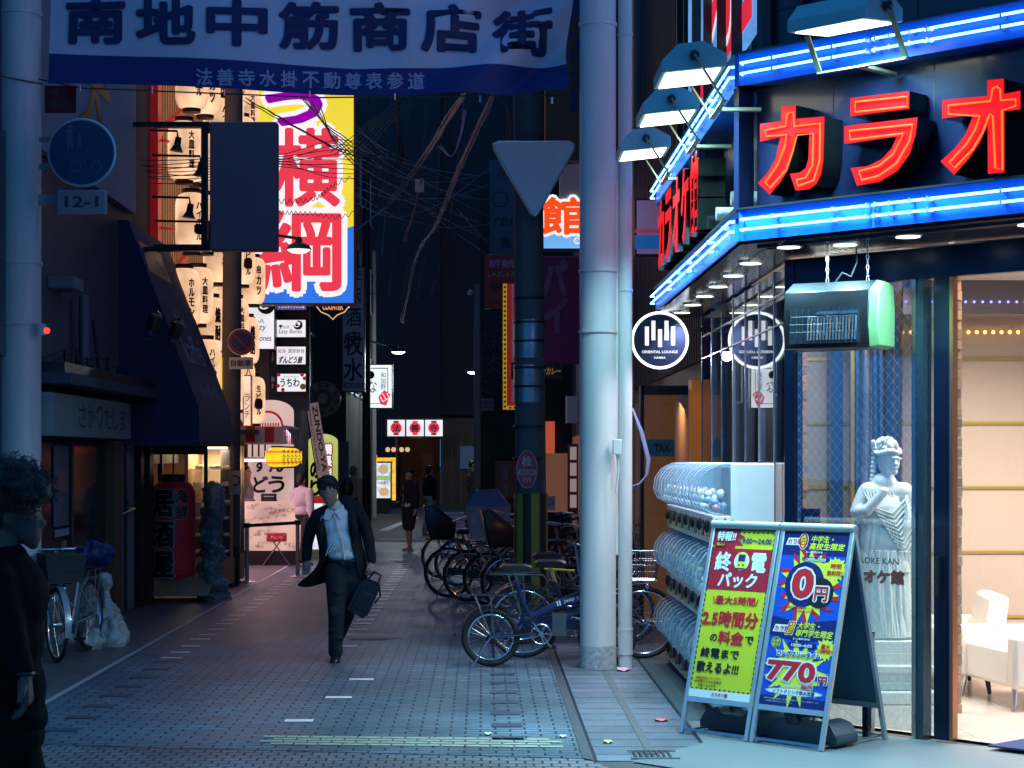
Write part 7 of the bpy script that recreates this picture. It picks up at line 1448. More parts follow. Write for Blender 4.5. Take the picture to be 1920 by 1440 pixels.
# ---------------------------------------------------------------- people
SKIN = mat('skin', (.46, .27, .19), .5, var=.06, sub=.15); HAIR = mat('black_hair', (.012, .01, .01), .45, bump=.8, scale=60); SUIT = mat('dark_suit_cloth', (.016, .018, .022), .8, var=.2, scale=11, bump=.6, spec=.2); SUITT = mat('suit_trousers', (.020, .025, .030), .8, var=.25, scale=10, bump=.7, spec=.2); SHIRT = mat('pale_shirt', (.86, .82, .80), .6, var=.05, scale=9, bump=.5); SHOE = mat('black_shoe', (.012, .012, .014), .25)
def finger_hand(w, d, side, palm=.085, curl=1.0, sc=1.0, open_=0.0):
    """palm, four unequal bent fingers and a thumb from wrist w along d; side = direction across the knuckles"""
    w, d, side = Vector(w), Vector(d).normalized(), Vector(side).normalized(); nrm = d.cross(side).normalized(); P = [(w, w + d * palm * .9 * sc, .026 * sc, .030 * sc), (w + side * .018 * sc, w + d * palm * sc + side * .028 * sc, .02 * sc, .018 * sc), (w - side * .018 * sc, w + d * palm * sc - side * .028 * sc, .02 * sc, .018 * sc)]
    for i_, L in enumerate((.066, .078, .074, .058)):
        k = w + d * palm * sc + side * ((i_ - 1.5) * -.0225 * sc); j1 = k + (d * math.cos(.5 * curl) + nrm * math.sin(.5 * curl)) * L * .5 * sc; j2 = j1 + (d * math.cos(1.2 * curl) + nrm * math.sin(1.2 * curl)) * L * .32 * sc; j3 = j2 + (d * math.cos(1.9 * curl) + nrm * math.sin(1.9 * curl)) * L * .26 * sc
        P += chain([k, j1, j2, j3], [.0098 * sc, .0088 * sc, .008 * sc, .0068 * sc])
    t0 = w + d * .025 * sc + side * .028 * sc; t1 = t0 + (side * .7 + d * .7 + nrm * .3) * .038 * sc; t2 = t1 + (side * .1 + d * .9 + nrm * .45) * .032 * sc
    return P + chain([t0, t1, t2], [.013 * sc, .0108 * sc, .0085 * sc])
# the walking man in the middle
YM = 16.85; KM = F / YM
def m_(px, py, dy=0.0): return Vector(((px - VX) / KM, YM + dy, EYE - (py - VY) / KM))
mr = thing('person', 'man in an open dark suit and pale shirt, head bowed, walking with a black bag', 'person', m_(628, 1242) * 1.0); mr.location.z = 0; WL[mr] = Vector(mr.location)
hd = m_(617, 921, -.05); fw = Vector((.20, -.90, -.38)).normalized(); fu = Vector((-.10, -.36, .92)); fu = (fu - fw * fu.dot(fw)).normalized(); fs_ = fw.cross(fu).normalized()
def hp(s_, u, f_): return hd + fs_ * s_ + fu * u + fw * f_
B = [(hp(0, .02, -.015), .080, .095, .100), (hp(0, -.045, .025), hp(0, -.085, .045), .068, .048), (hp(0, -.01, .03), hp(0, -.055, .04), .078, .064),
     (hp(0, -.07, .035), .058, .05, .036), (hp(0, -.02, .085), hp(0, .012, .085), .019, .011), (hp(0, -.022, .098), .013, .012, .010), (hp(.078, -.01, -.01), .012, .020, .028), (hp(-.078, -.01, -.01), .012, .020, .028),
     (hp(.03, -.03, .066), .024, .018, .018), (hp(-.03, -.03, .066), .024, .018, .018), (hp(-.034, .022, .076), hp(.034, .022, .076), .011, .011), (hp(0, -.062, .072), .020, .012, .011), (hp(0, -.09, .062), .018, .016, .014),
     (m_(622, 938, .02), m_(632, 965, .06), .052, .056)]
B += [(m_(632, 968, .06), m_(642, 1040, .05), .12, .12), (m_(640, 1040, .05), m_(648, 1055, .05), .11, .11), (m_(633, 1080, .03), m_(632, 1160, -.06), .055, .045), (m_(632, 1160, -.06), m_(630, 1228, -.04), .05, .035), (m_(662, 1080, .06), m_(648, 1155, .10), .055, .045), (m_(648, 1155, .10), m_(622, 1212, .30), .05, .035)]
B += chain([m_(596, 974, .06), m_(580, 995, .09), m_(574, 1020, .13), m_(572, 1050, .14)], [.035, .035, .032, .028]) + chain([m_(668, 962, .05), m_(683, 985, .02), m_(691, 1012, .0), m_(697, 1052, -.02)], [.035, .035, .032, .028])
B += finger_hand(m_(572, 1050, .14), (.02, -.1, -1), (.8, -.6, 0), curl=.7) + finger_hand(m_(697, 1052, -.02), (.08, -.05, -1), (-.5, -.85, 0), curl=1.25)
blob('body', B, SKIN, mr, .0065, 2)
b = MB(); EYEM = mat('closed_eye_line', (.03, .02, .018), .5, var=0)
for s_ in (-1, 1):
    b.tube([hp(s_ * .018, .001, .084), hp(s_ * .031, -.003, .082), hp(s_ * .044, .002, .071)], .0032, EYEM, n=6); b.tube([hp(s_ * .014, .026, .090), hp(s_ * .032, .033, .086), hp(s_ * .050, .024, .072)], .0046, HAIR, n=6)
b.tube([hp(-.022, -.062, .080), hp(0, -.060, .086), hp(.022, -.062, .080)], .0036, mat('lip', (.28, .11, .10), .5, var=0), n=6); b.build('face_features', mr)
Hh = [(hp(-.004, .046, -.04), .096, .098, .094), (hp(0, .0, -.062), .076, .058, .080), (hp(-.04, .080, .015), .05, .05, .036), (hp(.045, .078, .015), .045, .05, .036), (hp(0, .094, .0), .07, .075, .034), (hp(-.080, .015, -.015), .020, .045, .06), (hp(.076, .030, -.025), .016, .04, .05)]
for k in range(11): a = -.062 + k * .0125; Hh.append((hp(a, .085, .040), hp(a + .018 * math.sin(k * 2.3), .026 - .020 * math.sin(k * 1.9), .086 - abs(a) * .40), .014, .003))
random.seed(2)
for k in range(14): t = random.uniform(0, 6.28); Hh.append((hp(.07 * math.cos(t), .085 + random.uniform(-.02, .03), -.03 + .075 * math.sin(t)), hp(.085 * math.cos(t + .2), .07 + random.uniform(-.03, .03), -.03 + .09 * math.sin(t + .2)), .014, .006))
hh = blob('hair', Hh, HAIR, mr, .008, 1)
b = MB()
for k in range(420):
    t = random.uniform(0, 6.28); u = random.uniform(.15, 1.0); d = (fs_ * math.cos(t) * math.sqrt(1 - u * u) + fw * math.sin(t) * math.sqrt(1 - u * u) + fu * u)
    if d.dot(fw) > .72: continue
    p = hp(0, .045, -.035) + fs_ * d.dot(fs_) * .088 + fw * d.dot(fw) * .094 + fu * d.dot(fu) * .080; tg = (fw * random.uniform(.1, .9) + fs_ * random.uniform(-.7, .7) - fu * .35); tg = (tg - d * tg.dot(d)).normalized()
    b.tube([p, p + tg * .018 + d * .007, p + tg * .036 + d * random.uniform(.0, .008)], [.0022, .002, .0006], HAIR, n=3, caps=False)
b.build('hair_strands', hh)
Sh = [(m_(612, 976, .0), m_(652, 966, .0), .062, .062), (m_(633, 985, .02), .165, .115, .13), (m_(640, 1015, .01), .165, .118, .14), (m_(646, 1040, .02), .160, .118, .07), (m_(628, 950, .03), m_(630, 962, .05), .068, .082)]
so_ = blob('shirt', Sh, SHIRT, mr, .011, 3)
b = MB(); b.tube([m_(627, 960, -.082), m_(634, 985, -.112), m_(643, 1012, -.122), m_(648, 1048, -.108)], .007, SHIRT, n=6)
for k in range(5): b.ball(m_(630 + k * 4.5, 968 + k * 19, -.098 - .03 * math.sin(k * .8)), .006, INKW, n=6, k=4)
b.raw([m_(613, 953, -.045), m_(607, 972, -.085), m_(619, 975, -.10), m_(628, 958, -.075)], [(0, 1, 2, 3)], SHIRT); b.raw([m_(628, 958, -.075), m_(640, 974, -.10), m_(650, 965, -.08), m_(644, 945, -.03)], [(0, 1, 2, 3)], SHIRT)
for k in range(5): random.seed(k); x = 612 + k * 6; b.tube([m_(x, 1042 - k % 3 * 5, -.092 - .02 * math.sin(k)), m_(x + 5, 1028, -.112), m_(x + 14, 1012 + k % 4 * 4, -.115)], [.003, .006, .002], SHIRT, n=6)
b.build('collar_and_placket', so_)
# trousers: belt line to hems
T = [(m_(646, 1056, .03), .165, .120, .06), (m_(630, 1070, .0), m_(632, 1100, -.03), .105, .100), (m_(632, 1100, -.03), m_(632, 1150, -.07), .098, .078), (m_(632, 1150, -.07), m_(630, 1208, -.05), .076, .066), (m_(630, 1208, -.05), m_(630, 1221, -.04), .066, .068), (m_(626, 1145, -.14), .045, .03, .05), (m_(636, 1195, -.09), .05, .04, .02), (m_(627, 1180, -.10), .05, .04, .018), (m_(634, 1110, -.11), .05, .04, .03),
     (m_(664, 1070, .05), m_(660, 1110, .08), .10, .092), (m_(660, 1110, .08), m_(648, 1155, .11), .092, .074), (m_(648, 1155, .11), m_(624, 1208, .29), .074, .066), (m_(646, 1088, .02), .12, .10, .08)]
blob('trousers', T, SUITT, mr, .011, 3)
b = MB(); b.tube([m_(646, 1052, .03) + Vector((.166 * math.cos(t * .35), .124 * math.sin(t * .35), .003)) for t in range(18)], .012, BLACK, n=6, closed=True); b.box(m_(644, 0).x - .02, m_(644, 0).x + .02, YM - .112, YM - .105, m_(0, 1056).z, m_(0, 1051).z, DARK); b.build('belt', mr)
Fo = [(m_(629, 1231, .05), m_(631, 1237, -.22), .048, .044), (m_(631, 1240, -.14), .052, .13, .03)]
sh_ = blob('shoe', Fo, SHOE, mr, .009, 2); blob('shoe', [(m_(621, 1213, .35), m_(619, 1222, .22), .042, .036)], SHOE, mr, .009, 2)
# jacket: open in front, one side swinging out
def jacket_rings():
    vs, fs = [], []; n = 30; rows = []
    spec = [(950, 622, .100, .085, .06, 50, 50), (957, 630, .175, .108, .06, 40, 38), (968, 631, .212, .130, .05, 32, 34), (990, 632, .195, .142, .04, 30, 32), (1020, 637, .190, .146, .03, 34, 34), (1045, 642, .205, .155, .03, 44, 36), (1068, 640, .235, .165, .05, 66, 40), (1084, 634, .265, .17, .07, 82, 46), (1094, 630, .275, .17, .09, 92, 52)]
    for py, cx, rx, ry, dy, gl, gr in spec:
        c = m_(cx, py, dy); row = []
        for i_ in range(n + 1):
            a = R(-90 + gr) + (R(360 - gl - gr)) * i_ / n           # from the right front edge, round the back, to the left front edge
            k = 1.0
            if py > 1040 and i_ > n * .72: k = 1 + (py - 1040) / 54 * .32 * ((i_ / n - .72) / .28)
            tilt = .075 * math.cos(a) * (1.0 if py < 1000 else .4)
            row.append(c + Vector((rx * k * math.cos(a), ry * math.sin(a), tilt + .012 * math.sin(5 * a + py * .05))))
        rows.append(row)
    for row in rows: vs += row
    N = n + 1
    for j in range(len(rows) - 1):
        for i_ in range(n): fs.append((j * N + i_, j * N + i_ + 1, (j + 1) * N + i_ + 1, (j + 1) * N + i_))
    return vs, fs
b = MB(); vs, fs = jacket_rings(); b.raw(vs, [f_[::-1] for f_ in fs], SUIT); jk = b.build('jacket', mr, sharp=180); ss = jk.modifiers.new('smooth', 'SUBSURF'); ss.levels = 1; ss.render_levels = 2; so = jk.modifiers.new('thick', 'SOLIDIFY'); so.thickness = .012
blob('sleeve', [(m_(614, 955, .07), m_(594, 967, .06), .050, .062)] + chain([m_(594, 970, .06), m_(581, 992, .09), m_(574, 1020, .13), m_(572, 1048, .14)], [.064, .058, .052, .046]), SUIT, jk, .012, 3); blob('sleeve', [(m_(646, 938, .07), m_(668, 953, .05), .050, .062)] + chain([m_(668, 956, .05), m_(683, 982, .02), m_(691, 1012, .0), m_(697, 1050, -.02)], [.066, .060, .054, .046]), SUIT, jk, .012, 3)
b = MB(); b.raw([m_(649, 948, -.02), m_(658, 990, -.125), m_(664, 1022, -.13), m_(673, 985, -.12), m_(664, 960, -.07)], [(0, 1, 2, 3, 4)], SUIT); b.raw([m_(612, 958, -.03), m_(598, 985, -.12), m_(602, 1020, -.13), m_(610, 1000, -.13), m_(610, 975, -.09)], [(0, 1, 2, 3, 4)], SUIT); o = b.build('lapel', jk); so = o.modifiers.new('thick', 'SOLIDIFY'); so.thickness = .008
# briefcase
bgc = m_(686, 1118, -.03); bgr = thing('briefcase', 'black soft briefcase hanging from the walking man\'s hand', 'bag', bgc); bu_ = Vector((.42, 0, .90)).normalized(); bs_ = Vector((.90, 0, -.42)).normalized(); LTH = mat('black_bag_leather', (.012, .013, .016), .35, var=.2, bump=.2, scale=30)
q_ = Fr(bgc, bs_, bu_); b = MB(); pr = [(-.10, -.17), (.06, -.185), (.09, -.14), (.085, .10), (.05, .17), (-.05, .16), (-.10, .08)]; b.prism(pr, q_, -.055, .055, LTH); b.build('body', bgr, bevel=.02); b = MB(); b.fbox(q_, -.07, .06, -.12, .04, .055, .068, LTH); b.fbox(q_, -.01, .01, .06, .10, .055, .065, DARK); b.build('front_pocket', bgr, bevel=.005)
b = MB()
for s_ in (-.03, .03): b.tube([q_.p(-.045, .15, s_), q_.p(-.02, .235, s_ * .4), m_(699, 1070, -.02), q_.p(.045, .23, s_ * .4), q_.p(.05, .155, s_)], .009, LTH, n=8)
b.tube([q_.p(.06, .16, .02), q_.p(.12, .06, .03), q_.p(.10, -.02, .04)], .008, LTH, n=8); b.build('handles', bgr)
# the passer-by at the left edge
YL = 7.45; KL = F / YL
def l_(px, py, dy=0.0): return Vector(((px - VX) / KL, YL + dy, EYE - (py - VY) / KL))
SKIN2 = mat('shaded_skin', (.17, .085, .065), .55, var=.08, spec=.3)  # skin darkened: the shade on the passer-by is put into the colour
lr = thing('person', 'dark clad passer-by in profile with big curly hair at the left edge, hand swinging', 'person', l_(-10, 1700)); lr.location.z = 0; WL[lr] = Vector(lr.location); CLK = mat('black_sweater', (.006, .006, .008), .9, var=.2, scale=14, bump=.5, spec=.08)
B = [(l_(28, 958), .100, .082, .115), (l_(40, 985), l_(58, 1008), .066, .040), (l_(52, 975), l_(54, 1000), .058, .05), (l_(68, 962), l_(80, 982), .013, .014), (l_(79, 984), .015, .014, .011), (l_(66, 950), .014, .03, .013), (l_(71, 1000), .014, .018, .008), (l_(70, 1008), .014, .018, .009), (l_(62, 1022), .022, .024, .018), (l_(24, 972, -.085), .020, .012, .03), (l_(14, 1000), l_(0, 1050), .060, .065)]
sh0, el, wr = l_(8, 1085, -.12), l_(38, 1190, -.15), l_(68, 1258, -.19)
B += [(l_(-6, 1130), .15, .12, .15), (l_(-8, 1200), .15, .12, .2)] + chain([sh0, el, wr], [.055, .045, .032]) + finger_hand(wr, (.06, -.05, -1), (.25, -.95, 0), curl=.65, sc=1.08)
for s_ in (-1, 1): B += chain([l_(-10, 1310, s_ * .09), l_(-5 + 50 * s_, 1500, s_ * .08), l_(-20 + 90 * s_, 1690, s_ * .08)], [.085, .06, .045])
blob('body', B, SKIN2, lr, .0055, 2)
b = MB(); b.tube([l_(70, 956, -.045), l_(74, 957, -.035), l_(77, 957, -.02)], .005, HAIR, n=6); b.tube([l_(68, 946, -.05), l_(76, 945, -.03)], .005, HAIR, n=6); b.tube([l_(66, 1004, -.03), l_(74, 1004, -.012)], .003, MATS['lip'], n=6); b.build('face_features', lr)
HA = mat('brown_curly_hair', (.035, .022, .014), .6, bump=.6, scale=80); Hh = [(l_(20, 925), .14, .125, .105), (l_(2, 955, .01), .10, .105, .10)]; random.seed(21)
for k in range(150):
    t = random.uniform(-.2, 3.4); p_ = random.uniform(-1.3, 1.3); rr = random.uniform(.95, 1.16); c = l_(14, 930); q = c + Vector((.155 * math.cos(t) * math.cos(p_), .13 * math.sin(p_), .12 * math.sin(t) * math.cos(p_) + .01)) * rr
    if q.x > l_(62, 0).x and q.z < l_(0, 940).z: continue
    e = random.uniform(.019, .034); Hh.append((q - (q - c) * .08, e, e, e * .9))
blob('hair', Hh, HA, lr, .0085, 1)
hh = [o for o in COL.objects if o.parent == lr and o.name.startswith('hair')][0]; b = MB()
for k in range(900):
    t = random.uniform(-.9, 3.6); p_ = random.uniform(-1.4, 1.4); c = l_(14, 930); d = Vector((math.cos(t) * math.cos(p_), math.sin(p_), math.sin(t) * math.cos(p_)))
    q = c + Vector((.155 * d.x, .135 * d.y, .122 * d.z + .01)) * random.uniform(.95, 1.1)
    if q.x > l_(62, 0).x and q.z < l_(0, 940).z: continue
    a0 = random.uniform(0, 6.28); rr = random.uniform(.010, .020); u = d.cross(Vector((.3, .2, .9))).normalized(); v = d.cross(u)
    b.tube([q + (u * math.cos(a0 + j * .8) + v * math.sin(a0 + j * .8)) * rr + d * (j * .007) for j in range(7)], .0014, HA, n=3, caps=False)
b.build('hair_strands', hh)
SW = [(l_(14, 1052), l_(8, 1068), .088, .11), (l_(-2, 1060), l_(-2, 1085), .10, .16), (l_(-8, 1120), .215, .175, .21), (l_(-8, 1200), .195, .165, .22), (l_(-6, 1290), .20, .17, .20), (l_(-5, 1345), .205, .175, .13)] + chain([sh0, (sh0 + el) / 2, el, el + (wr - el) * .86], [.082, .074, .066, .048])
blob('sweater', SW, CLK, lr, .014, 3)
T = [(l_(-8, 1375), .20, .17, .14)]
for s_ in (-1, 1): T += chain([l_(-8 + 12 * s_, 1390, s_ * .08), l_(-5 + 45 * s_, 1500, s_ * .08), l_(-20 + 85 * s_, 1670, s_ * .08)], [.125, .10, .08])
blob('trousers', T, mat('black_trousers', (.006, .006, .008), .9, spec=.08), lr, .015, 3); b = MB(); b.tube([wr + Vector((.035 * math.cos(t * .7), .035 * math.sin(t * .7), .012)) for t in range(9)], .009, BLACK, n=6, closed=True); b.build('wristband', lr)
for s_ in (-1, 1): p = l_(-20 + 90 * s_, 1690, s_ * .08); blob('shoe', [(Vector((p.x - .05, p.y, .05)), Vector((p.x + .17, p.y, .045)), .045, .04)], SHOE, lr, .012, 2)
# small figures down the lane
def figure(px, pyf, hgt, label, top, bottom, face=(0, -1), shorts=False, cap=None, lean=0.0, hair=HAIR, bag=False, stride=.1, bent=(0, 0)):
    y = gY(pyf); x = gX(px, y); f_ = Vector((face[0], face[1], 0)).normalized(); s_ = Vector((-f_.y, f_.x, 0)); r = thing('person', label, 'person', (x, y, 0)); k = hgt / 1.7
    def q(a, fwd, z): return Vector((x, y, 0)) + s_ * a * k + f_ * (fwd + lean * z) * k + Z_ * z * k
    B = [(q(0, .01, 1.59), .075 * k, .085 * k, .10 * k), (q(0, .03, 1.53), q(0, .045, 1.50), .055 * k, .045 * k), (q(0, .10, 1.57), .014 * k, .014 * k, .018 * k), (q(.078, 0, 1.58), .013 * k, .016 * k, .025 * k), (q(-.078, 0, 1.58), .013 * k, .016 * k, .025 * k), (q(0, 0, 1.48), q(0, -.01, 1.38), .05 * k, .06 * k), (q(0, 0, 1.2), .14 * k, .1 * k, .2 * k), (q(0, 0, .95), .14 * k, .11 * k, .12 * k)]
    for sg_ in (-1, 1):
        st = stride * sg_; ft = q(sg_ * .09, st * 1.6, .07); B += chain([q(sg_ * .08, 0, .92), q(sg_ * .085, st + .03, .50), ft], [.08 * k, .055 * k, .036 * k]) + [(ft - Z_ * .03 * k - f_ * .03, ft + f_ * .13 * k - Z_ * .04 * k, .036 * k, .03 * k)]
        b0, b1 = bent; fwd = (b0 if sg_ < 0 else b1); sh0, el, wr = q(sg_ * .19, 0, 1.38), q(sg_ * .22, -.02, 1.10), q(sg_ * (.22 - .08 * (fwd > .1)), fwd, .86 + fwd * .9); B += chain([sh0, el, wr], [.055 * k, .045 * k, .033 * k]) + finger_hand(wr, (wr - el), s_, curl=.6, sc=k)
    blob('body', B, SKIN, r, .012, 2)
    U = [(q(-.12, 0, 1.37), q(.12, 0, 1.37), .085 * k, .085 * k), (q(0, 0, 1.22), .185 * k, .14 * k, .2 * k), (q(0, 0, 1.02), .175 * k, .14 * k, .16 * k), (q(0, 0, 1.44), .075 * k, .075 * k, .05 * k)]
    for sg_ in (-1, 1):
        fwd = (bent[0] if sg_ < 0 else bent[1]); U += chain([q(sg_ * .19, 0, 1.37), q(sg_ * .22, -.02, 1.10), q(sg_ * (.22 - .07 * (fwd > .1)), fwd * .9, .90 + fwd * .9)], [.078 * k, .065 * k, .055 * k])
    blob('top', U, top, r, .015, 3); L = [(q(0, 0, .93), .175 * k, .14 * k, .11 * k)]
    for sg_ in (-1, 1):
        st = stride * sg_; L += chain([q(sg_ * .085, 0, .88), q(sg_ * .09, st + .03, .52)], [.105 * k, .088 * k] if not shorts else [.115 * k, .11 * k])
        if not shorts: L += chain([q(sg_ * .09, st + .03, .52), q(sg_ * .09, st * 1.55, .12)], [.085 * k, .07 * k])
    blob('trousers' if not shorts else 'shorts', L, bottom, r, .015, 3)
    Hp = [(q(0, -.02, 1.63), .088 * k, .092 * k, .088 * k), (q(0, -.05, 1.57), .075 * k, .06 * k, .08 * k)]
    if cap is None: blob('hair', Hp, hair, r, .014, 2)
    else: blob('cap', [(q(0, -.01, 1.65), .095 * k, .10 * k, .07 * k), (q(0, .08, 1.655), .06 * k, .06 * k, .014 * k)], cap, r, .012, 2)
    return r, q
BLKC = mat('black_cloth', (.014, .014, .018), .8, var=.1); CAPM2 = mat('dark_cap', (.02, .018, .02), .7)
kr, q = figure(768, 1033, 1.60, 'young person in a black cap, black jacket, shorts and sandals standing in the lane', BLKC, BLKC, (-.75, -.65), shorts=True, cap=CAPM2, stride=.04, bent=(.18, .02))
b = MB()
for sg_ in (-1, 1): p = q(sg_ * .09, sg_ * .064, 0); b.box(p.x - .14, p.x + .08, p.y - .12, p.y + .06, .006, .03, mat('tan_sandal', (.5, .33, .26), .6))
b.build('sandals', kr); b = MB(); b.tube([q(-.02, .15, 1.36), q(-.02, .155, 1.1), q(-.02, .16, .92)], .008, INKG, n=5); b.flat([(0, 0), (.04, .09), (.06, .02), (.10, .08), (.14, .0)], Fr(q(.02, .165, .92), X_, Z_), .02, INKW); b.build('zip_and_mark', kr)
figure(806, 1004, 1.62, 'dark haired person in black top and pale trousers walking behind the capped youth', BLKC, mat('pale_trousers', (.38, .40, .46), .8), (.8, .5), stride=.13)
figure(886, 975, 1.72, 'dark figure in black standing at the far end left of the bicycles', BLKC, BLKC, (.9, .3), stride=.1, bent=(.2, .1))
wr_, q = figure(664, 1012, 1.62, 'greying person with a backpack partly hidden behind the walking man', mat('mauve_top', (.40, .27, .27), .8), BLKC, (.7, .6), hair=mat('greying_hair', (.10, .085, .085), .7, bump=.6, scale=50))
b = MB(); b.tube([q(.13, .1, 1.4), q(.14, .13, 1.2), q(.16, .0, 1.0)], .022, BLACK, n=6); b.build('strap', wr_); bp_ = blob('backpack', [(q(0, -.2, 1.2), .15, .12, .22)], BLACK, None, .02, 2); tag(bp_, 'black backpack on the greying person behind the walking man', 'backpack')
figure(572, 1062, 1.55, 'person in a white shirt bending beside the inflatable pillar', mat('white_shirt', (.55, .48, .48), .8), BLKC, (.6, .8), lean=-.06)
figure(462, 1055, 1.68, 'dim staff member inside the ramen shop behind the notice board', mat('grey_shirt', (.22, .20, .22), .8), BLKC, (1, -.3), bent=(.2, .2))

# ---------------------------------------------------------------- overhead cables
def wire(label, pts, r_=.008, m=CABLE, sag=0.0, n=14, curl=0.0, group='overhead cables'):
    P = [at(*p) for p in pts]; out = []; E_ = [P[0] * 2 - P[1]] + P + [P[-1] * 2 - P[-2]]
    for i_ in range(len(P) - 1):
        for k in range(n):
            t = k / n; p0_, p1_, p2_, p3_ = E_[i_:i_ + 4]; p = (p1_ * 2 + (p2_ - p0_) * t + (p0_ * 2 - p1_ * 5 + p2_ * 4 - p3_) * t * t + (p1_ * 3 - p0_ - p2_ * 3 + p3_) * t ** 3) * .5; p.z -= sag * 4 * t * (1 - t) / (len(P) - 1); out.append(p)
    out.append(P[-1])
    if curl:
        o2 = []
        for k in range(len(out) * 4 - 4):
            t = k / 4; p = out[int(t)].lerp(out[min(int(t) + 1, len(out) - 1)], t % 1); a = k * .8; o2.append(p + Vector((0, math.cos(a) * curl, math.sin(a) * curl)))
        out = o2
    return tag(MB().tube(out, r_, m, n=5).build('overhead_cable'), label, 'cable', group)
random.seed(31)
YA = 24.0
for k in range(9):
    y0 = 262 + k * 7; wire('thin cable of the fan crossing before the lanterns, %s from the top' % ordinal(k), [(262 + k * 3, 300 + k * 4 + (k % 3) * 6, 23.3), (400, 296 + k * 5, YA), (520, 290 + k * 2 + (k % 2) * 8, 25), (640, 262 + k * 9, 29), (750, 290 + k * 4, 33.4)], .006, CABLE, .06)
for k in range(7): wire('thin cable rising to the right behind the banner, %s from the left' % ordinal(k), [(620 + k * 8, 285 + k * 4, 28), (690 + k * 12, 230 - k * 4, 30), (760 + k * 26, 175 - k * 2, 32)], .006, CABLE, .05)
for k in range(6): wire('dark cable running from the giant sign down toward the far lane, %s from the top' % ordinal(k), [(560 + k * 8, 178 + k * 4, 29), (640, 252 + k * 6, 30), (740, 300 + k * 12, 34), (900, 330 + k * 22, 44)], .009, CABLE if k % 2 else CABLEP, .1)
def bundle(label, pts, nn, spread, m, r_=.009, rings=True):
    c0 = at(*pts[0]); b = MB(); random.seed(len(label))
    base = [at(*p) for p in pts]; E_ = [base[0] * 2 - base[1]] + base + [base[-1] * 2 - base[-2]]
    for k in range(nn):
        out = []; ph = random.uniform(0, 6)
        for i_ in range(len(base) - 1):
            for j in range(18):
                t = j / 18; p0_, p1_, p2_, p3_ = E_[i_:i_ + 4]; p = (p1_ * 2 + (p2_ - p0_) * t + (p0_ * 2 - p1_ * 5 + p2_ * 4 - p3_) * t * t + (p1_ * 3 - p0_ - p2_ * 3 + p3_) * t ** 3) * .5; a = ph + (i_ * 18 + j) * .05; out.append(p + Vector((math.cos(a), math.sin(a) * .5, math.sin(a))) * spread * (.7 + .3 * math.sin(j * .5 + k)))
        b.tube(out, r_, m, n=5)
    if rings and m is not None:
        for i_ in range(len(base) - 1):
            for j in range(0):
                p = base[i_].lerp(base[i_ + 1], j / 7); b.tube([p + Vector((math.cos(a * .9) * spread * 1.15, 0, math.sin(a * .9) * spread * 1.15)) for a in range(7)], .005, STEEL, n=4, closed=True)
    return tag(b.build('cable_bundle'), label, 'cable bundle', 'cable bundles')
bundle('thick pale cable bundle sloping down from the banner to the middle of the lane', [(868, 178, 28), (790, 300, 33), (725, 388, 38)], 8, .055, CABLEP, .006)
bundle('long dark cable bundle sloping beside the grey triangle sign', [(925, 178, 28), (860, 320, 32), (818, 420, 37), (780, 480, 41), (752, 610, 47)], 7, .045, CABLEP, .006)
bundle('upright cable bundle hanging from the banner left of the sloping ones', [(748, 178, 33), (745, 230, 33), (752, 290, 33.5), (735, 330, 34)], 4, .05, CABLE, .014)
bundle('twisted cable bundle hanging from the pale one past the junction case', [(790, 335, 33), (775, 400, 34), (757, 455, 34.5)], 4, .03, CABLEP, .006)
bundle('twisted cable bundle high beside the triangle sign', [(948, 190, 30), (956, 225, 30), (952, 265, 30)], 4, .04, CABLE, .012)
bundle('black twisted cables running from the lantern front to the giant sign', [(458, 186, 28.2), (520, 220, 28.5), (590, 258, 28.8), (640, 282, 29), (700, 300, 30)], 3, .03, CABLE, .008)
wire('pale stay wire reaching down left from the thick bundle', [(725, 388, 38), (668, 432, 38)], .022, CABLEP); wire('thin pale drop cable falling straight from the thick bundle', [(723, 395, 38), (716, 480, 38)], .012, CABLEP)
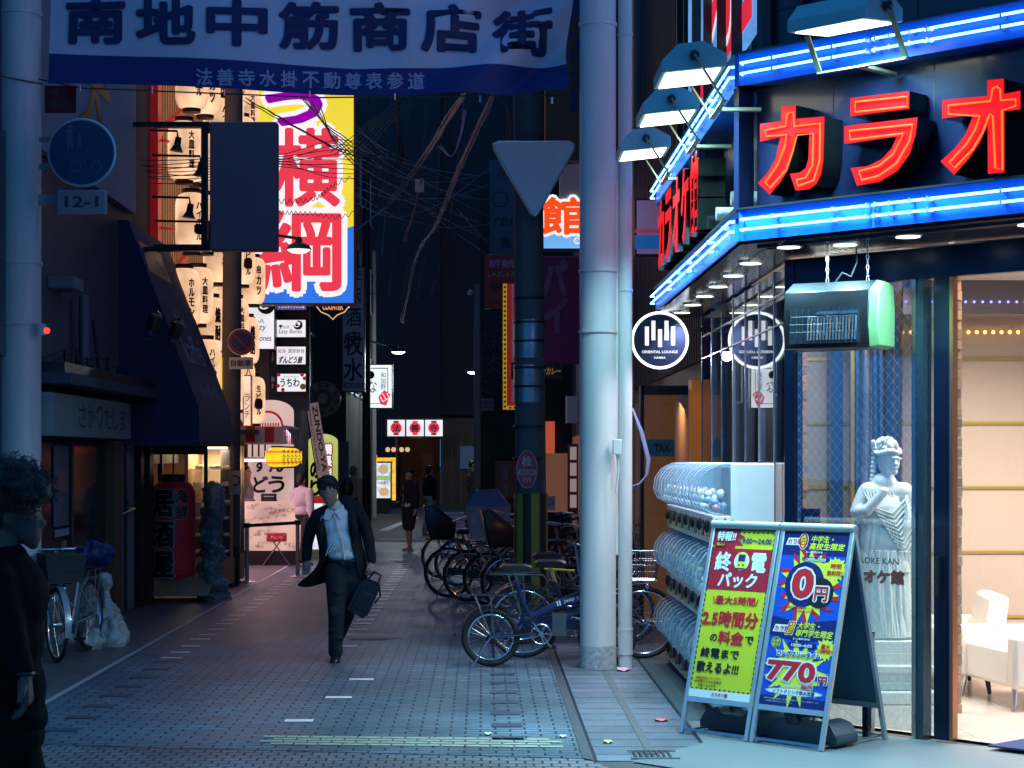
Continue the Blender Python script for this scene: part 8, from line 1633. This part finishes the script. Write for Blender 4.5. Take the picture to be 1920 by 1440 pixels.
wire('curly spiral wire across the giant sign, higher one', [(520, 378, 27), (590, 372, 28), (640, 340, 29), (756, 300, 33.4)], .005, CABLE, 0, 14, .035); wire('curly spiral wire across the giant sign, lower one', [(520, 398, 27), (580, 400, 28), (660, 400, 29), (758, 318, 33.4)], .005, CABLE, 0, 14, .03)
for k in range(3): wire('hanging loop of thin pale cable at the junction case, %s from the left' % ordinal(k), [(828 - k * 4, 274, 33), (848, 292, 33), (866, 250 - k * 6, 33), (874 - k * 3, 205, 33)], .007, CABLEP)
c = at(787, 347, 33.2); r = thing('junction_case', 'small pale junction case hanging among the cable bundles', 'box', c); b = MB(); b.box(c.x - .08, c.x + .08, c.y - .05, c.y + .05, c.z - .12, c.z + .1, CABLEP); b.build('case', r, bevel=.01); b = MB(); b.tube([c + Z_ * .1, c + Z_ * .2], .02, CABLE, n=6); b.build('gland', r)
wire('line strung across the far lane carrying a small white globe', [(690, 550, 46), (770, 552, 46), (860, 550, 46), (910, 536, 46)], .010, CABLE, .05); c = at(882, 548, 46); r = thing('globe_insulator', 'small white globe on the line across the far lane', 'insulator', c); b = MB(); b.ball(c, .07, mat('globe_white', (.6, .58, .6), .4)); b.build('globe', r); b = MB(); b.tube([c - Z_ * .07, c + Z_ * .1], .012, STEEL, n=6); b.build('clip', r)
for k in range(14):
    y0 = 190 + k * 13; wire('fine bluish cable crossing the dark middle of the lane, %s of the upper fan' % (ordinal(k) if k < 12 else ('thirteenth', 'fourteenth')[k - 12]), [(664, y0 + (k * 37) % 60, 33), (760 + (k * 29) % 50, 300 + k * 9, 34), (920, 300 + (k * 53) % 190, 40)], .0055, CABLEP if k % 3 else CABLE, .12)
for k in range(6):
    wire('fine cable falling steeply beside the dark middle of the lane, %s of the lower set' % ordinal(k), [(700 + k * 34, 185, 36), (690 + k * 30, 330 + k * 20, 38), (676 + k * 26, 560, 42)], .0055, CABLEP, .05)
wire('cable crossing from the shop wall to the left pole', [(-40, 130, 16.6), (0, 142, 16.6), (80, 158, 16.8)], .007, CABLE)
